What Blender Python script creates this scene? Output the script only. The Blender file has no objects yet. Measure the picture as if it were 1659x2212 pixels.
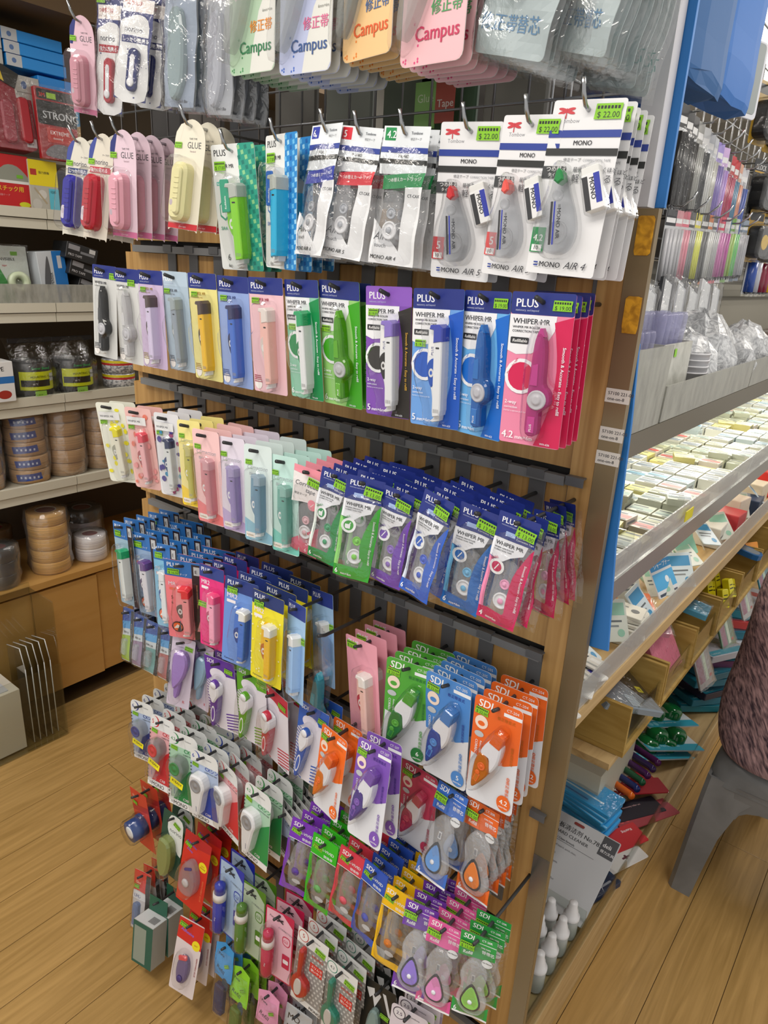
import bpy, bmesh, math, random
from mathutils import Vector, Matrix
S = bpy.context.scene
COL = S.collection
random.seed(7)

# ---------------------------------------------------------------- camera
cd = bpy.data.cameras.new('camera'); cam = bpy.data.objects.new('camera', cd); COL.objects.link(cam)
R = Matrix(((0.780144, 0.623445, 0.051883), (0.245719, -0.229097, -0.941880), (-0.575323, 0.747550, -0.331920)))
cam.matrix_world = Matrix.Translation((0, -.9, 1.70)) @ Matrix((R[0], -R[1], -R[2])).transposed().to_4x4()
cd.sensor_fit = 'HORIZONTAL'; cd.sensor_width = 36.0; cd.lens = 36.0 * 1528.65 / 1659.0
cd.clip_start = .02; cd.clip_end = 60
S.camera = cam
# ---------------------------------------------------------------- world, lights, exposure
S.view_settings.view_transform = 'Standard'; S.view_settings.look = 'None'
S.view_settings.exposure = 0.08; S.view_settings.gamma = 1.0
try: S.view_settings.use_curve_mapping = False
except Exception: pass
wd = bpy.data.worlds.new('shop_ambient'); S.world = wd; wd.use_nodes = True
wd.node_tree.nodes['Background'].inputs[0].default_value = (1.0, .97, .93, 1)
wd.node_tree.nodes['Background'].inputs[1].default_value = .72
def area(name, loc, rot, sx, sy, power, col=(1, .95, .88)):
    l = bpy.data.lights.new(name, 'AREA'); l.shape = 'RECTANGLE'; l.size = sx; l.size_y = sy
    l.energy = power; l.color = col
    o = bpy.data.objects.new(name, l); COL.objects.link(o); o.location = loc; o.rotation_euler = rot
    return o
# the shop's ceiling fluorescents (fixtures below) and the strip lamps under the right-hand shelves
area('ceiling_tube_light', (-.55, -1.25, 2.72), (0, 0, 0), 1.2, .25, 20)
area('ceiling_tube_light', (-1.75, -.9, 2.72), (0, 0, 0), .25, 1.2, 15)
area('ceiling_tube_light', (.35, .5, 2.72), (0, 0, 0), .25, 1.2, 12)
area('ceiling_tube_light', (.35, 3.0, 2.72), (0, 0, 0), .25, 1.2, 22)
area('ceiling_tube_light', (-1.9, 2.0, 2.72), (0, 0, 0), .25, 1.2, 14)
area('shelf_strip_light', (-.56, 2.0, 1.425), (0, 0, 0), .04, 2.9, 10, (1, .96, .86))
area('shelf_strip_light', (-.56, 2.0, 1.165), (0, 0, 0), .04, 2.9, 6, (1, .93, .78))

# ---------------------------------------------------------------- materials
MATS = {}
def lin(h):
    h = h.lstrip('#'); c = [int(h[i:i + 2], 16) / 255 for i in (0, 2, 4)]
    return tuple(x / 12.92 if x <= .04045 else ((x + .055) / 1.055) ** 2.4 for x in c) + (1,)
def newmat(key):
    m = bpy.data.materials.new(key); m.use_nodes = True; MATS[key] = m
    return m, m.node_tree.nodes, m.node_tree.links
def col(h, rough=.42, metal=0):
    k = 'c%s_%g_%g' % (h, rough, metal)
    if k in MATS: return MATS[k]
    m, n, l = newmat(k); b = n['Principled BSDF']
    b.inputs['Base Color'].default_value = lin(h); b.inputs['Roughness'].default_value = rough
    b.inputs['Metallic'].default_value = metal
    return m
def tint(h, alpha=.62, rough=.12):
    """coloured see-through plastic"""
    k = 't%s_%g' % (h, alpha)
    if k in MATS: return MATS[k]
    m, n, l = newmat(k); b = n['Principled BSDF']
    b.inputs['Base Color'].default_value = lin(h); b.inputs['Roughness'].default_value = rough
    t = n.new('ShaderNodeBsdfTransparent'); c = lin(h); q_ = .35 if alpha > .4 else .8; t.inputs[0].default_value = tuple(q_ + (1 - q_) * v for v in c[:3]) + (1,)
    x = n.new('ShaderNodeMixShader'); x.inputs[0].default_value = alpha
    l.new(t.outputs[0], x.inputs[1]); l.new(b.outputs[0], x.inputs[2]); l.new(x.outputs[0], n['Material Output'].inputs[0])
    return m
def film(key, base=.03, bump=0, scale=60, rough=.06, tintc=(.97, .97, .97, 1), gain=.9, haze=0):
    """thin clear plastic: see-through with a fresnel gloss and, for bags, creases"""
    if key in MATS: return MATS[key]
    m, n, l = newmat(key); n.remove(n['Principled BSDF'])
    t = n.new('ShaderNodeBsdfTransparent'); t.inputs[0].default_value = tintc
    g = n.new('ShaderNodeBsdfGlossy'); g.inputs['Roughness'].default_value = rough
    fr = n.new('ShaderNodeLayerWeight'); fr.inputs['Blend'].default_value = .5
    pw = n.new('ShaderNodeMath'); pw.operation = 'POWER'; pw.inputs[1].default_value = 3.2
    ma = n.new('ShaderNodeMath'); ma.operation = 'MULTIPLY_ADD'; ma.inputs[1].default_value = gain; ma.inputs[2].default_value = base
    ma.use_clamp = True
    l.new(fr.outputs['Facing'], pw.inputs[0]); l.new(pw.outputs[0], ma.inputs[0])
    x = n.new('ShaderNodeMixShader'); l.new(ma.outputs[0], x.inputs[0]); l.new(t.outputs[0], x.inputs[1]); l.new(g.outputs[0], x.inputs[2])
    out = x
    if haze:
        d = n.new('ShaderNodeBsdfDiffuse'); d.inputs[0].default_value = (.85, .87, .88, 1)
        y = n.new('ShaderNodeMixShader'); y.inputs[0].default_value = haze
        l.new(x.outputs[0], y.inputs[1]); l.new(d.outputs[0], y.inputs[2]); out = y
    l.new(out.outputs[0], n['Material Output'].inputs[0])
    if bump:
        tc = n.new('ShaderNodeTexCoord'); no = n.new('ShaderNodeTexNoise'); no.inputs['Scale'].default_value = scale
        no.inputs['Detail'].default_value = 3; no.inputs['Distortion'].default_value = 1.5
        bp = n.new('ShaderNodeBump'); bp.inputs['Strength'].default_value = bump; bp.inputs['Distance'].default_value = .004
        l.new(tc.outputs['Object'], no.inputs['Vector']); l.new(no.outputs[0], bp.inputs['Height'])
        l.new(bp.outputs[0], g.inputs['Normal']); l.new(bp.outputs[0], fr.inputs['Normal'])
    return m
BLIS = lambda: film('blister_plastic', .04, .25, 45, .08)
BAG = lambda: film('crinkled_film', .09, .7, 60, .12, gain=.75)
HAZEBAG = lambda: film('hazy_film', .13, .8, 42, .12, gain=.8, haze=.03)
ACRYL = lambda: film('clear_acrylic', .05, 0, 1, .05, (.93, .95, .93, 1))
def SCUFF():
    if 'scuffed_acrylic' in MATS: return MATS['scuffed_acrylic']
    m = film('scuffed_acrylic', .05, .3, 20, .3, (.9, .9, .88, 1), haze=.5); n = m.node_tree.nodes; l = m.node_tree.links
    d = [q for q in n if q.type == 'BSDF_DIFFUSE'][0]; d.inputs[0].default_value = (.42, .42, .38, 1)
    mx = l_ = [q for q in n if q.type == 'MIX_SHADER' and q.inputs[2].is_linked and q.inputs[2].links[0].from_node == d][0]
    tc = n.new('ShaderNodeTexCoord'); mp = n.new('ShaderNodeMapping'); mp.inputs['Scale'].default_value = (40, 60, 18); no = n.new('ShaderNodeTexNoise'); no.inputs['Scale'].default_value = 1; no.inputs['Detail'].default_value = 5
    r = n.new('ShaderNodeMapRange'); r.inputs[1].default_value = .35; r.inputs[2].default_value = .65; r.inputs[3].default_value = .4; r.inputs[4].default_value = .75
    l.new(tc.outputs['Object'], mp.inputs[0]); l.new(mp.outputs[0], no.inputs['Vector']); l.new(no.outputs[0], r.inputs[0]); l.new(r.outputs[0], mx.inputs[0]); return m
FENCE = lambda: film('worn_acrylic', .06, .3, 25, .25, (.94, .95, .94, 1), haze=.2)
WRAP = lambda: film('stack_wrap', .12, .8, 30, .1, gain=.9, haze=.06)
def noisy(key, c1, c2, scale=(6, 6, 6), rough=.6, detail=5, dist=.6, bump=.0, lo=.35, hi=.65, metal=0, rot=(0, 0, 0)):
    if key in MATS: return MATS[key]
    m, n, l = newmat(key); b = n['Principled BSDF']; b.inputs['Roughness'].default_value = rough; b.inputs['Metallic'].default_value = metal
    tc = n.new('ShaderNodeTexCoord'); mp = n.new('ShaderNodeMapping'); mp.inputs['Scale'].default_value = scale; mp.inputs['Rotation'].default_value = rot
    if any(rot): mp.vector_type = 'TEXTURE'; mp.inputs['Scale'].default_value = [1 / q for q in scale]
    no = n.new('ShaderNodeTexNoise'); no.inputs['Scale'].default_value = 1; no.inputs['Detail'].default_value = detail
    no.inputs['Distortion'].default_value = dist
    r = n.new('ShaderNodeValToRGB'); r.color_ramp.elements[0].position = lo; r.color_ramp.elements[1].position = hi
    r.color_ramp.elements[0].color = lin(c1); r.color_ramp.elements[1].color = lin(c2)
    oi = n.new('ShaderNodeObjectInfo'); ad = n.new('ShaderNodeVectorMath'); ad.operation = 'ADD'
    sc = n.new('ShaderNodeVectorMath'); sc.operation = 'SCALE'; sc.inputs['Scale'].default_value = 9.0
    cmb = n.new('ShaderNodeCombineXYZ')
    for i in range(3): l.new(oi.outputs['Random'], cmb.inputs[i])
    l.new(cmb.outputs[0], sc.inputs[0]); l.new(tc.outputs['Object'], mp.inputs[0]); l.new(mp.outputs[0], ad.inputs[0]); l.new(sc.outputs[0], ad.inputs[1])
    l.new(ad.outputs[0], no.inputs['Vector']); l.new(no.outputs[0], r.inputs[0]); l.new(r.outputs[0], b.inputs['Base Color'])
    if bump:
        bp = n.new('ShaderNodeBump'); bp.inputs['Strength'].default_value = bump; bp.inputs['Distance'].default_value = .002
        l.new(no.outputs[0], bp.inputs['Height']); l.new(bp.outputs[0], b.inputs['Normal'])
    return m
WOODV = lambda: noisy('oak_vertical', '#a37a42', '#c49c60', (70, 70, 2.2), .5, 6, .8, .15, .3, .7)
WOODP = lambda: noisy('oak_floor', '#9a7944', '#bd985e', (30, 1.8, 5), .3, 8, 2.2, .08, .25, .75)
PLY = lambda: noisy('maple_veneer', '#b38544', '#c4985a', (5, 2.0, 14), .45, 5, .7, 0, .2, .8)
BINW = lambda: noisy('bin_wood', '#9c7c3a', '#b39552', (8, 40, 60), .5, 5, .6, 0, .3, .7)
PAPERBAG = '#d8d8d6'

# ---------------------------------------------------------------- object helpers
def tag(o, label=None, cat=None, group=None, kind=None):
    if label: o['label'] = label
    if cat: o['category'] = cat
    if group: o['group'] = group
    if kind: o['kind'] = kind
    return o
def empty(name, loc, rot=(0, 0, 0), scale=1):
    o = bpy.data.objects.new(name, None); COL.objects.link(o); o.empty_display_size = .02
    o.rotation_mode = 'YXZ'; o.location = loc; o.rotation_euler = rot; o.scale = (scale,) * 3
    return o
def link(name, me, parent=None, loc=None, rot=None):
    o = bpy.data.objects.new(name, me); COL.objects.link(o)
    if parent is not None: o.parent = parent
    if loc is not None: o.location = loc
    if rot is not None: o.rotation_euler = rot
    return o
_T = {}
_tc = bpy.data.curves.new('lettering', 'FONT'); _to = bpy.data.objects.new('lettering', _tc); COL.objects.link(_to)
def text_geo(s, bold, shear):
    k = (s, bold, shear)
    if k not in _T:
        _tc.body = s; _tc.resolution_u = 2 if len(s) > 3 else 3
        _tc.shear = shear; _tc.fill_mode = 'FRONT'
        dg = bpy.context.evaluated_depsgraph_get(); dg.update()
        me = bpy.data.meshes.new_from_object(_to.evaluated_get(dg))
        v = [(q.co.x, q.co.y, 0) for q in me.vertices]; f = [tuple(p.vertices) for p in me.polygons]; nv = len(v)
        if bold: f += [tuple(i + nv for i in p) for p in f]; v = v + [(a + .034, b + .004, .02) for a, b, c in v]
        w = max([a[0] for a in v] or [0]); bpy.data.meshes.remove(me)
        _T[k] = (v, f, w)
    return _T[k]
def rrect(cx, cz, w, h, r=2, n=3):
    r = min(r, w / 2 - .01, h / 2 - .01); out = []
    for qx, qz, a0 in ((1, 1, 0), (-1, 1, 90), (-1, -1, 180), (1, -1, 270)):
        for i in range(n + 1):
            a = math.radians(a0 + 90 * i / n)
            out.append((cx + qx * (w / 2 - r) + r * math.cos(a), cz + qz * (h / 2 - r) + r * math.sin(a)))
    return out
def ell(cx, cz, rx, rz=None, n=18):
    rz = rz or rx
    return [(cx + rx * math.cos(2 * math.pi * i / n), cz + rz * math.sin(2 * math.pi * i / n)) for i in range(n)]
def spline(pts, n=4):
    out = []; N = len(pts)
    for i in range(N):
        p0, p1, p2, p3 = pts[i - 1], pts[i], pts[(i + 1) % N], pts[(i + 2) % N]
        for j in range(n):
            t = j / n
            out.append(tuple(.5 * (2 * p1[k] + (p2[k] - p0[k]) * t + (2 * p0[k] - 5 * p1[k] + 4 * p2[k] - p3[k]) * t * t + (3 * p1[k] - p0[k] - 3 * p2[k] + p3[k]) * t ** 3) for k in (0, 1)))
    return out
def xf(pts, dx=0, dz=0, s=1, a=0):
    c, n = math.cos(math.radians(a)), math.sin(math.radians(a))
    return [(dx + s * (x * c - z * n), dz + s * (x * n + z * c)) for x, z in pts]
class MB:
    """collects geometry in millimetres: x right, z up, -y towards the viewer"""
    def __init__(s): s.v = []; s.f = []; s.mi = []; s.m = []; s.lay = 0; s.sm = []
    def _m(s, m):
        if isinstance(m, str): m = col(m)
        if m not in s.m: s.m.append(m)
        return s.m.index(m)
    def add(s, vs, fs, m, smooth=False):
        b = len(s.v); s.v += vs; k = s._m(m)
        for f in fs: s.f.append(tuple(b + i for i in f)); s.mi.append(k); s.sm.append(smooth)
    def flat(s, pts, m, y=None):
        """flat print: each call lies a hair in front of the one before"""
        if y is None: s.lay += 1; y = s.base - .1 * s.lay
        s.add([(x, y, z) for x, z in pts], [tuple(range(len(pts)))], m)
        return s
    base = -.6; tl = 0
    def rect(s, x0, z0, x1, z1, m, r=0): return s.flat(rrect((x0 + x1) / 2, (z0 + z1) / 2, abs(x1 - x0), abs(z1 - z0), r) if r else [(x0, z0), (x1, z0), (x1, z1), (x0, z1)], m)
    def text(s, x, z, size, t, m, rot=0, bold=True, al='l', shear=0):
        v, f, w = text_geo(t, bold, shear); off = {'l': 0, 'c': -w / 2, 'r': -w}[al]
        s.lay += 1; y = s.base - .1 * s.lay - s.tl; c, n = math.cos(math.radians(rot)), math.sin(math.radians(rot))
        s.add([(x + size * ((a + off) * c - b * n), y - d, z + size * ((a + off) * n + b * c)) for a, b, d in v], f, m)
        return s
    def prism(s, pts, y0, y1, m, bev=1.0, back=True, smooth=True):
        """outline pushed from y0 (back) to y1 (front, more negative) with a bevelled front edge"""
        n = len(pts); A = sum(pts[i][0] * pts[(i + 1) % n][1] - pts[(i + 1) % n][0] * pts[i][1] for i in range(n))
        if A < 0: pts = pts[::-1]
        ins = []
        for i in range(n):
            a, b, c = pts[i - 1], pts[i], pts[(i + 1) % n]
            d1 = Vector((b[0] - a[0], b[1] - a[1])); d2 = Vector((c[0] - b[0], c[1] - b[1]))
            if d1.length > 1e-9: d1.normalize()
            if d2.length > 1e-9: d2.normalize()
            t = d1 + d2
            if t.length < 1e-6: t = d1
            t.normalize(); ins.append((b[0] - t.y * bev, b[1] + t.x * bev))
        vs = [(x, y0, z) for x, z in pts] + [(x, y1 + bev, z) for x, z in pts] + [(x, y1, z) for x, z in ins]
        fs = [tuple(range(2 * n, 3 * n))]
        for k in (0, n):
            for i in range(n):
                j = (i + 1) % n; fs.append((k + i, k + j, k + n + j, k + n + i))
        if back: fs.append(tuple(range(n - 1, -1, -1)))
        s.add(vs, fs[:1], m); b = len(s.v) - len(vs); k = s._m(m)
        for f in fs[1:]: s.f.append(tuple(b + i for i in f)); s.mi.append(k); s.sm.append(False)
        return s
    def box(s, x0, y0, z0, x1, y1, z1, m):
        s.add([(x0, y0, z0), (x1, y0, z0), (x1, y1, z0), (x0, y1, z0), (x0, y0, z1), (x1, y0, z1), (x1, y1, z1), (x0, y1, z1)],
              [(0, 3, 2, 1), (4, 5, 6, 7), (0, 1, 5, 4), (1, 2, 6, 5), (2, 3, 7, 6), (3, 0, 4, 7)], m); return s
    def tube(s, pts, r, m, n=8, cap=True):
        rings = []; 
        for i, p in enumerate(pts):
            p = Vector(p); a = Vector(pts[max(i - 1, 0)]); b = Vector(pts[min(i + 1, len(pts) - 1)]); d = (b - a).normalized()
            u = d.cross(Vector((0, 0, 1)));
            if u.length < .1: u = d.cross(Vector((1, 0, 0)))
            u.normalize(); w = d.cross(u); rr = r[i] if isinstance(r, (list, tuple)) else r
            rings.append([tuple(p + rr * (math.cos(2 * math.pi * k / n) * u + math.sin(2 * math.pi * k / n) * w)) for k in range(n)])
        fs = [(i * n + k, i * n + (k + 1) % n, (i + 1) * n + (k + 1) % n, (i + 1) * n + k) for i in range(len(pts) - 1) for k in range(n)]
        if cap: fs += [tuple(range(n))[::-1], tuple((len(pts) - 1) * n + k for k in range(n))]
        s.add([v for r_ in rings for v in r_], fs, m, True); return s
    def lathe(s, prof, cx, cy, m, n=20, axis='z', base=0, cap=True):
        """profile [(radius, height)] turned about an axis"""
        vs = []
        for r, h in prof:
            for k in range(n):
                a = 2 * math.pi * k / n; p = (r * math.cos(a), r * math.sin(a))
                vs.append((cx + p[0], cy + p[1], base + h) if axis == 'z' else ((cx + p[0], base + h, cy + p[1]) if axis == 'y' else (base + h, cx + p[0], cy + p[1])))
        fs = [(i * n + k, i * n + (k + 1) % n, (i + 1) * n + (k + 1) % n, (i + 1) * n + k) for i in range(len(prof) - 1) for k in range(n)]
        if cap: fs += [tuple(range(n))[::-1], tuple((len(prof) - 1) * n + k for k in range(n))]
        s.add(vs, fs, m, True); return s
    def grid(s, x0, z0, x1, z1, nx, nz, fn, m):
        vs = []
        for j in range(nz + 1):
            for i in range(nx + 1):
                x = x0 + (x1 - x0) * i / nx; z = z0 + (z1 - z0) * j / nz; vs.append((x, fn(x, z), z))
        s.add(vs, [(j * (nx + 1) + i, j * (nx + 1) + i + 1, (j + 1) * (nx + 1) + i + 1, (j + 1) * (nx + 1) + i) for j in range(nz) for i in range(nx)], m, True); return s
    def mesh(s, name, fold=None, scale=.001):
        me = bpy.data.meshes.new(name)
        vs = s.v; fs = s.f
        me.from_pydata([(x * scale, y * scale, z * scale) for x, y, z in vs], [], fs)
        for m in s.m: me.materials.append(m)
        me.polygons.foreach_set('material_index', s.mi); me.polygons.foreach_set('use_smooth', s.sm)
        if fold:
            bm = bmesh.new(); bm.from_mesh(me)
            zs = [v.co.z for v in bm.verts]; xs = [v.co.x for v in bm.verts]
            def cut(co, no): bmesh.ops.bisect_plane(bm, geom=bm.verts[:] + bm.edges[:] + bm.faces[:], plane_co=co, plane_no=no, dist=1e-6)
            gx = []; gz = []; z = min(zs) + .006
            while z < max(zs): cut((0, 0, z), (0, 0, 1)); gz.append(z); z += .009
            x = min(xs) + .008
            while x < max(xs): cut((x, 0, 0), (1, 0, 0)); gx.append(x); x += .011
            gx = [min(xs) - .001] + gx + [max(xs) + .001]; gz = [min(zs) - .001] + gz + [max(zs) + .001]; cache = {}
            def node(i, j):
                if (i, j) not in cache: cache[i, j] = fold(gx[i] / scale, gz[j] / scale) * scale
                return cache[i, j]
            for v in bm.verts:  # the same facets for print and ground, so flat print stays in front of what it is printed on
                i = 0
                while i < len(gx) - 2 and v.co.x > gx[i + 1]: i += 1
                j = 0
                while j < len(gz) - 2 and v.co.z > gz[j + 1]: j += 1
                u = (v.co.x - gx[i]) / (gx[i + 1] - gx[i]); w = (v.co.z - gz[j]) / (gz[j + 1] - gz[j])
                v.co.y += (node(i, j) * (1 - u) + node(i + 1, j) * u) * (1 - w) + (node(i, j + 1) * (1 - u) + node(i + 1, j + 1) * u) * w
            bm.to_mesh(me); bm.free()
        me.update(); return me
STACKS = [
    ('r0a', 'glue_pink', -1.2659, -0.15, 2.0593, 0.179, 0.107, 0.163, 0.836, 1, 25),
    ('r0b', 'norino_red_bag', -1.2078, -0.13, 2.0866, 0.128, 0.023, 0.15, 0.898, 1, 25),
    ('r0c', 'norino_blue_bag', -1.0821, -0.16, 2.0668, 0.4, -0.052, 0.157, 0.797, 3, 24),
    ('r0d', 'refill_navy_bag', -0.9927, -0.15, 2.0849, 0.044, -0, 0.1, 1.001, 3, 22),
    ('r0e', 'refill_white_bag', -0.9041, -0.15, 2.0682, -0.144, 0.001, 0.107, 0.997, 4, 22),
    ('r0f', 'campus_green', -0.832, -0.16, 2.1213, -0.041, 0.001, 0.02, 0.999, 7, 18),
    ('r0g', 'campus_blue', -0.7316, -0.16, 2.112, -0.025, 0.001, 0.027, 0.999, 7, 18),
    ('r0h', 'campus_orange', -0.6341, -0.16, 2.1174, -0.207, 0.006, 0.005, 0.996, 7, 18),
    ('r0i', 'campus_pink', -0.5289, -0.17, 2.0986, -0.118, 0.005, 0.023, 0.996, 7, 18),
    ('r0j', 'campus_refill_a', -0.4004, -0.17, 2.0771, -0.235, -0, 0.247, 0.993, 5, 20),
    ('r0k', 'campus_refill_b', -0.3299, -0.17, 2.0739, -0.481, -0.01, 0.275, 0.991, 6, 20),
    ('r0l', 'campus_refill_c', -0.3298, -0.09, 2.0708, -0.395, -0.001, 0.215, 0.99, 3, 20),
    ('r1a', 'glue_blue', -1.2958, -0.15, 1.8805, 0.17, -0.113, 0.094, 0.957, 2, 22),
    ('r1b', 'glue_red', -1.2247, -0.15, 1.8822, 0.08, -0.119, 0.095, 0.989, 3, 22),
    ('r1c', 'glue_pink2', -1.166, -0.15, 1.8848, 0.088, 0.011, 0.075, 0.969, 4, 28),
    ('r1d', 'glue_cream', -0.9673, -0.16, 1.8852, 0.077, -0.106, 0.082, 0.898, 3, 28),
    ('r1e', 'decor_green', -0.8918, -0.15, 1.8507, 0.044, 0.102, -0.008, 1.012, 3, 22),
    ('r1f', 'decor_blue', -0.7886, -0.15, 1.8578, -0.27, 0.013, 0.024, 1.012, 4, 26),
    ('r1g', 'mono_bag_blue', -0.6871, -0.16, 1.8596, -0.212, -0.146, 0.034, 0.887, 2, 22),
    ('r1h', 'mono_bag_red', -0.6302, -0.16, 1.8535, 0.048, -0.097, 0.115, 0.857, 2, 22),
    ('r1i', 'mono_bag_green', -0.5616, -0.16, 1.8504, 0.057, -0.044, 0.067, 0.861, 3, 22),
    ('r1j', 'mono_air_red5', -0.4832, -0.15, 1.8529, 0.116, 0.065, 0.04, 0.965, 2, 22),
    ('r1k', 'mono_air_pink5', -0.4071, -0.15, 1.8546, -0.085, -0.005, 0.069, 0.936, 2, 22),
    ('r1l', 'mono_air_green4', -0.3457, -0.15, 1.8641, 0.03, -0.061, 0.041, 0.963, 5, 20),
    ('r2a', 'whiper_black', -1.2517, -0.15, 1.6688, 0.053, -0.043, 0.031, 0.975, 1, 24),
    ('r2b', 'whiper_clear', -1.1844, -0.15, 1.6665, 0.026, 0.022, 0.016, 0.982, 1, 24),
    ('r2c', 'whiper_lilac', -1.1115, -0.15, 1.6669, -0.004, 0.011, -0.005, 0.976, 1, 24),
    ('r2d', 'whiper_grey', -1.0444, -0.15, 1.6682, -0.001, 0.064, -0.003, 0.968, 2, 24),
    ('r2e', 'whiper_yellow', -0.9704, -0.15, 1.6691, -0.031, 0.045, -0.014, 1.002, 1, 24),
    ('r2f', 'whiper_cobalt', -0.8962, -0.15, 1.6683, -0.011, 0.049, -0.005, 1.005, 1, 24),
    ('r2g', 'whiper_pink', -0.8224, -0.15, 1.6702, -0.004, 0.053, -0.019, 1.01, 1, 24),
    ('r2h', 'whiper_green', -0.7483, -0.15, 1.6713, -0.095, 0.071, -0.031, 1, 1, 24),
    ('r2i', 'whiper_lime', -0.6762, -0.15, 1.6739, -0.03, 0.099, -0.002, 1.023, 2, 24),
    ('r2j', 'whiper_purple', -0.5895, -0.15, 1.6716, 0.034, 0.03, -0.034, 0.995, 1, 24),
    ('r2k', 'whiper_blue', -0.5116, -0.15, 1.6736, 0.018, 0.014, -0.038, 1.006, 1, 24),
    ('r2l', 'whiper_sky', -0.4425, -0.15, 1.6753, -0.233, 0.006, -0.028, 1.013, 1, 24),
    ('r2m', 'whiper_magenta', -0.3657, -0.16, 1.6783, 0.083, -0.007, -0.018, 1, 4, 18),
    ('r3a', 'tape_polka', -1.2527, -0.16, 1.4173, 0.37, 0.104, -0.054, 0.979, 2, 26),
    ('r3b', 'tape_coral', -1.1755, -0.15, 1.4188, 0.226, 0.069, -0.039, 0.962, 2, 26),
    ('r3c', 'tape_navy', -1.0859, -0.15, 1.423, 0.14, 0.024, -0.04, 0.933, 3, 26),
    ('r3d', 'tape_lemon', -1.0209, -0.15, 1.4215, 0.012, -0.029, -0.089, 0.929, 3, 26),
    ('r3e', 'tape_rose', -0.9614, -0.16, 1.4164, 0.042, 0.017, -0.042, 1.002, 4, 26),
    ('r3f', 'tape_lavender', -0.8995, -0.155, 1.4147, -0.007, -0.024, -0.081, 0.967, 4, 26),
    ('r3g', 'tape_ice', -0.8353, -0.155, 1.4143, 0.004, -0.061, -0.077, 0.964, 4, 26),
    ('r3h', 'tape_mint', -0.7749, -0.155, 1.409, -0.045, -0.041, -0.082, 0.942, 4, 26),
    ('r3i', 'refill_rose_bag', -0.714, -0.155, 1.4049, 0.139, 0.032, 0.1, 0.914, 4, 24),
    ('r3j', 'refill_green_bag', -0.661, -0.15, 1.4097, 0.102, -0.1, 0.102, 0.868, 5, 24),
    ('r3k', 'refill_lime_bag', -0.5992, -0.16, 1.4154, 0.317, -0.119, 0.074, 0.908, 5, 24),
    ('r3l', 'refill_purple_bag', -0.5425, -0.155, 1.4102, -0.039, -0.028, 0.085, 0.87, 5, 22),
    ('r3m', 'refill_blue_bag', -0.4755, -0.155, 1.4174, -0.194, -0.138, 0.1, 0.892, 5, 22),
    ('r3n', 'refill_sky_bag', -0.4176, -0.15, 1.4157, 0.065, 0.017, 0.127, 0.909, 5, 22),
    ('r3o', 'refill_magenta_bag', -0.3597, -0.155, 1.4199, 0.013, -0.079, 0.082, 0.881, 1, 20),
    ('r3p', 'refill_magenta_bag', -0.3499, -0.12, 1.4123, -0.616, -0.151, -0.147, 0.834, 1, 20),
    ('r3q', 'refill_magenta_bag', -0.3526, -0.09, 1.404, -0.438, -0.036, -0.164, 0.821, 1, 20),
    ('r3r', 'refill_magenta_bag', -0.3609, -0.05, 1.4001, -0.544, 0.097, -0.166, 0.819, 2, 20),
    ('r4a', 'mr_green', -1.2407, -0.16, 1.1736, -0.065, -0.039, -0.141, 1.032, 5, 28),
    ('r4b', 'mr_purple', -1.1739, -0.155, 1.1664, 0.094, -0.015, -0.087, 1.028, 5, 28),
    ('r4c', 'mr_blue', -1.1123, -0.15, 1.1604, 0.036, -0.091, -0.135, 0.992, 4, 28),
    ('r4d', 'mr_red', -1.0355, -0.165, 1.1531, 0.487, 0.098, 0.032, 1.023, 4, 28),
    ('r4e', 'mr2_pink', -0.9619, -0.155, 1.1622, 0.052, -0.071, -0.051, 0.934, 4, 28),
    ('r4f', 'mr2_blue', -0.8727, -0.16, 1.1658, 0.193, -0.049, 0.043, 0.975, 4, 28),
    ('r4g', 'mr2_yellow', -0.8004, -0.165, 1.1659, 0.036, -0.045, 0, 0.98, 4, 28),
    ('r4h', 'mr_skyblue', -0.7476, -0.15, 1.1628, -0.363, -0.104, -0.182, 0.966, 2, 60),
    ('r4i', 'clear_teal', -0.6841, -0.145, 1.1354, -0.176, 0.113, 0.237, 1.19, 1, 20),
    ('r4j', 'card_pinkplain', -0.642, -0.108, 1.1185, -0.155, 0.009, -0.124, 1.045, 4, 24),
    ('r4k', 'sdi_green', -0.5427, -0.108, 1.1178, 0.157, -0.025, -0.012, 1.005, 4, 22),
    ('r4l', 'sdi_blue', -0.4715, -0.106, 1.1193, -0.05, -0.002, -0.047, 1.041, 5, 19),
    ('r4m', 'sdi_orange', -0.3841, -0.108, 1.1201, -0.005, -0.081, -0.053, 0.971, 4, 24),
    ('r5a', 'slim_lime', -1.2558, -0.15, 0.9701, -0.058, -0.203, -0.163, 1.037, 3, 24),
    ('r5b', 'slim_lilac', -1.2091, -0.15, 0.9705, 0.039, -0.227, -0.099, 1, 3, 24),
    ('r5c', 'slim_teal', -1.162, -0.15, 0.971, 0.173, -0.131, 0.063, 1.037, 3, 24),
    ('r5d', 'slim_red', -1.1157, -0.15, 0.9753, -0.023, -0.213, -0.081, 0.974, 2, 24),
    ('r5e', 'oval_lilac', -1.0617, -0.15, 0.9728, 0.392, -0.069, 0.108, 0.93, 2, 30),
    ('r5f', 'oval_blue', -1.0343, -0.12, 0.9556, 0.075, -0.067, 0.08, 0.875, 2, 26),
    ('r5g', 'hood_purple', -0.9429, -0.16, 0.9797, 0.129, 0.045, -0.042, 0.956, 2, 24),
    ('r5h', 'hood_green', -0.8632, -0.15, 0.9834, 0.045, 0.029, 0.015, 0.961, 2, 24),
    ('r5i', 'hood_red', -0.8026, -0.15, 0.9704, -0.152, 0.087, 0.082, 1.045, 2, 35),
    ('r5j', 'hood_blue', -0.7117, -0.14, 0.9725, -0.025, -0.096, 0.007, 0.898, 2, 35),
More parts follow.
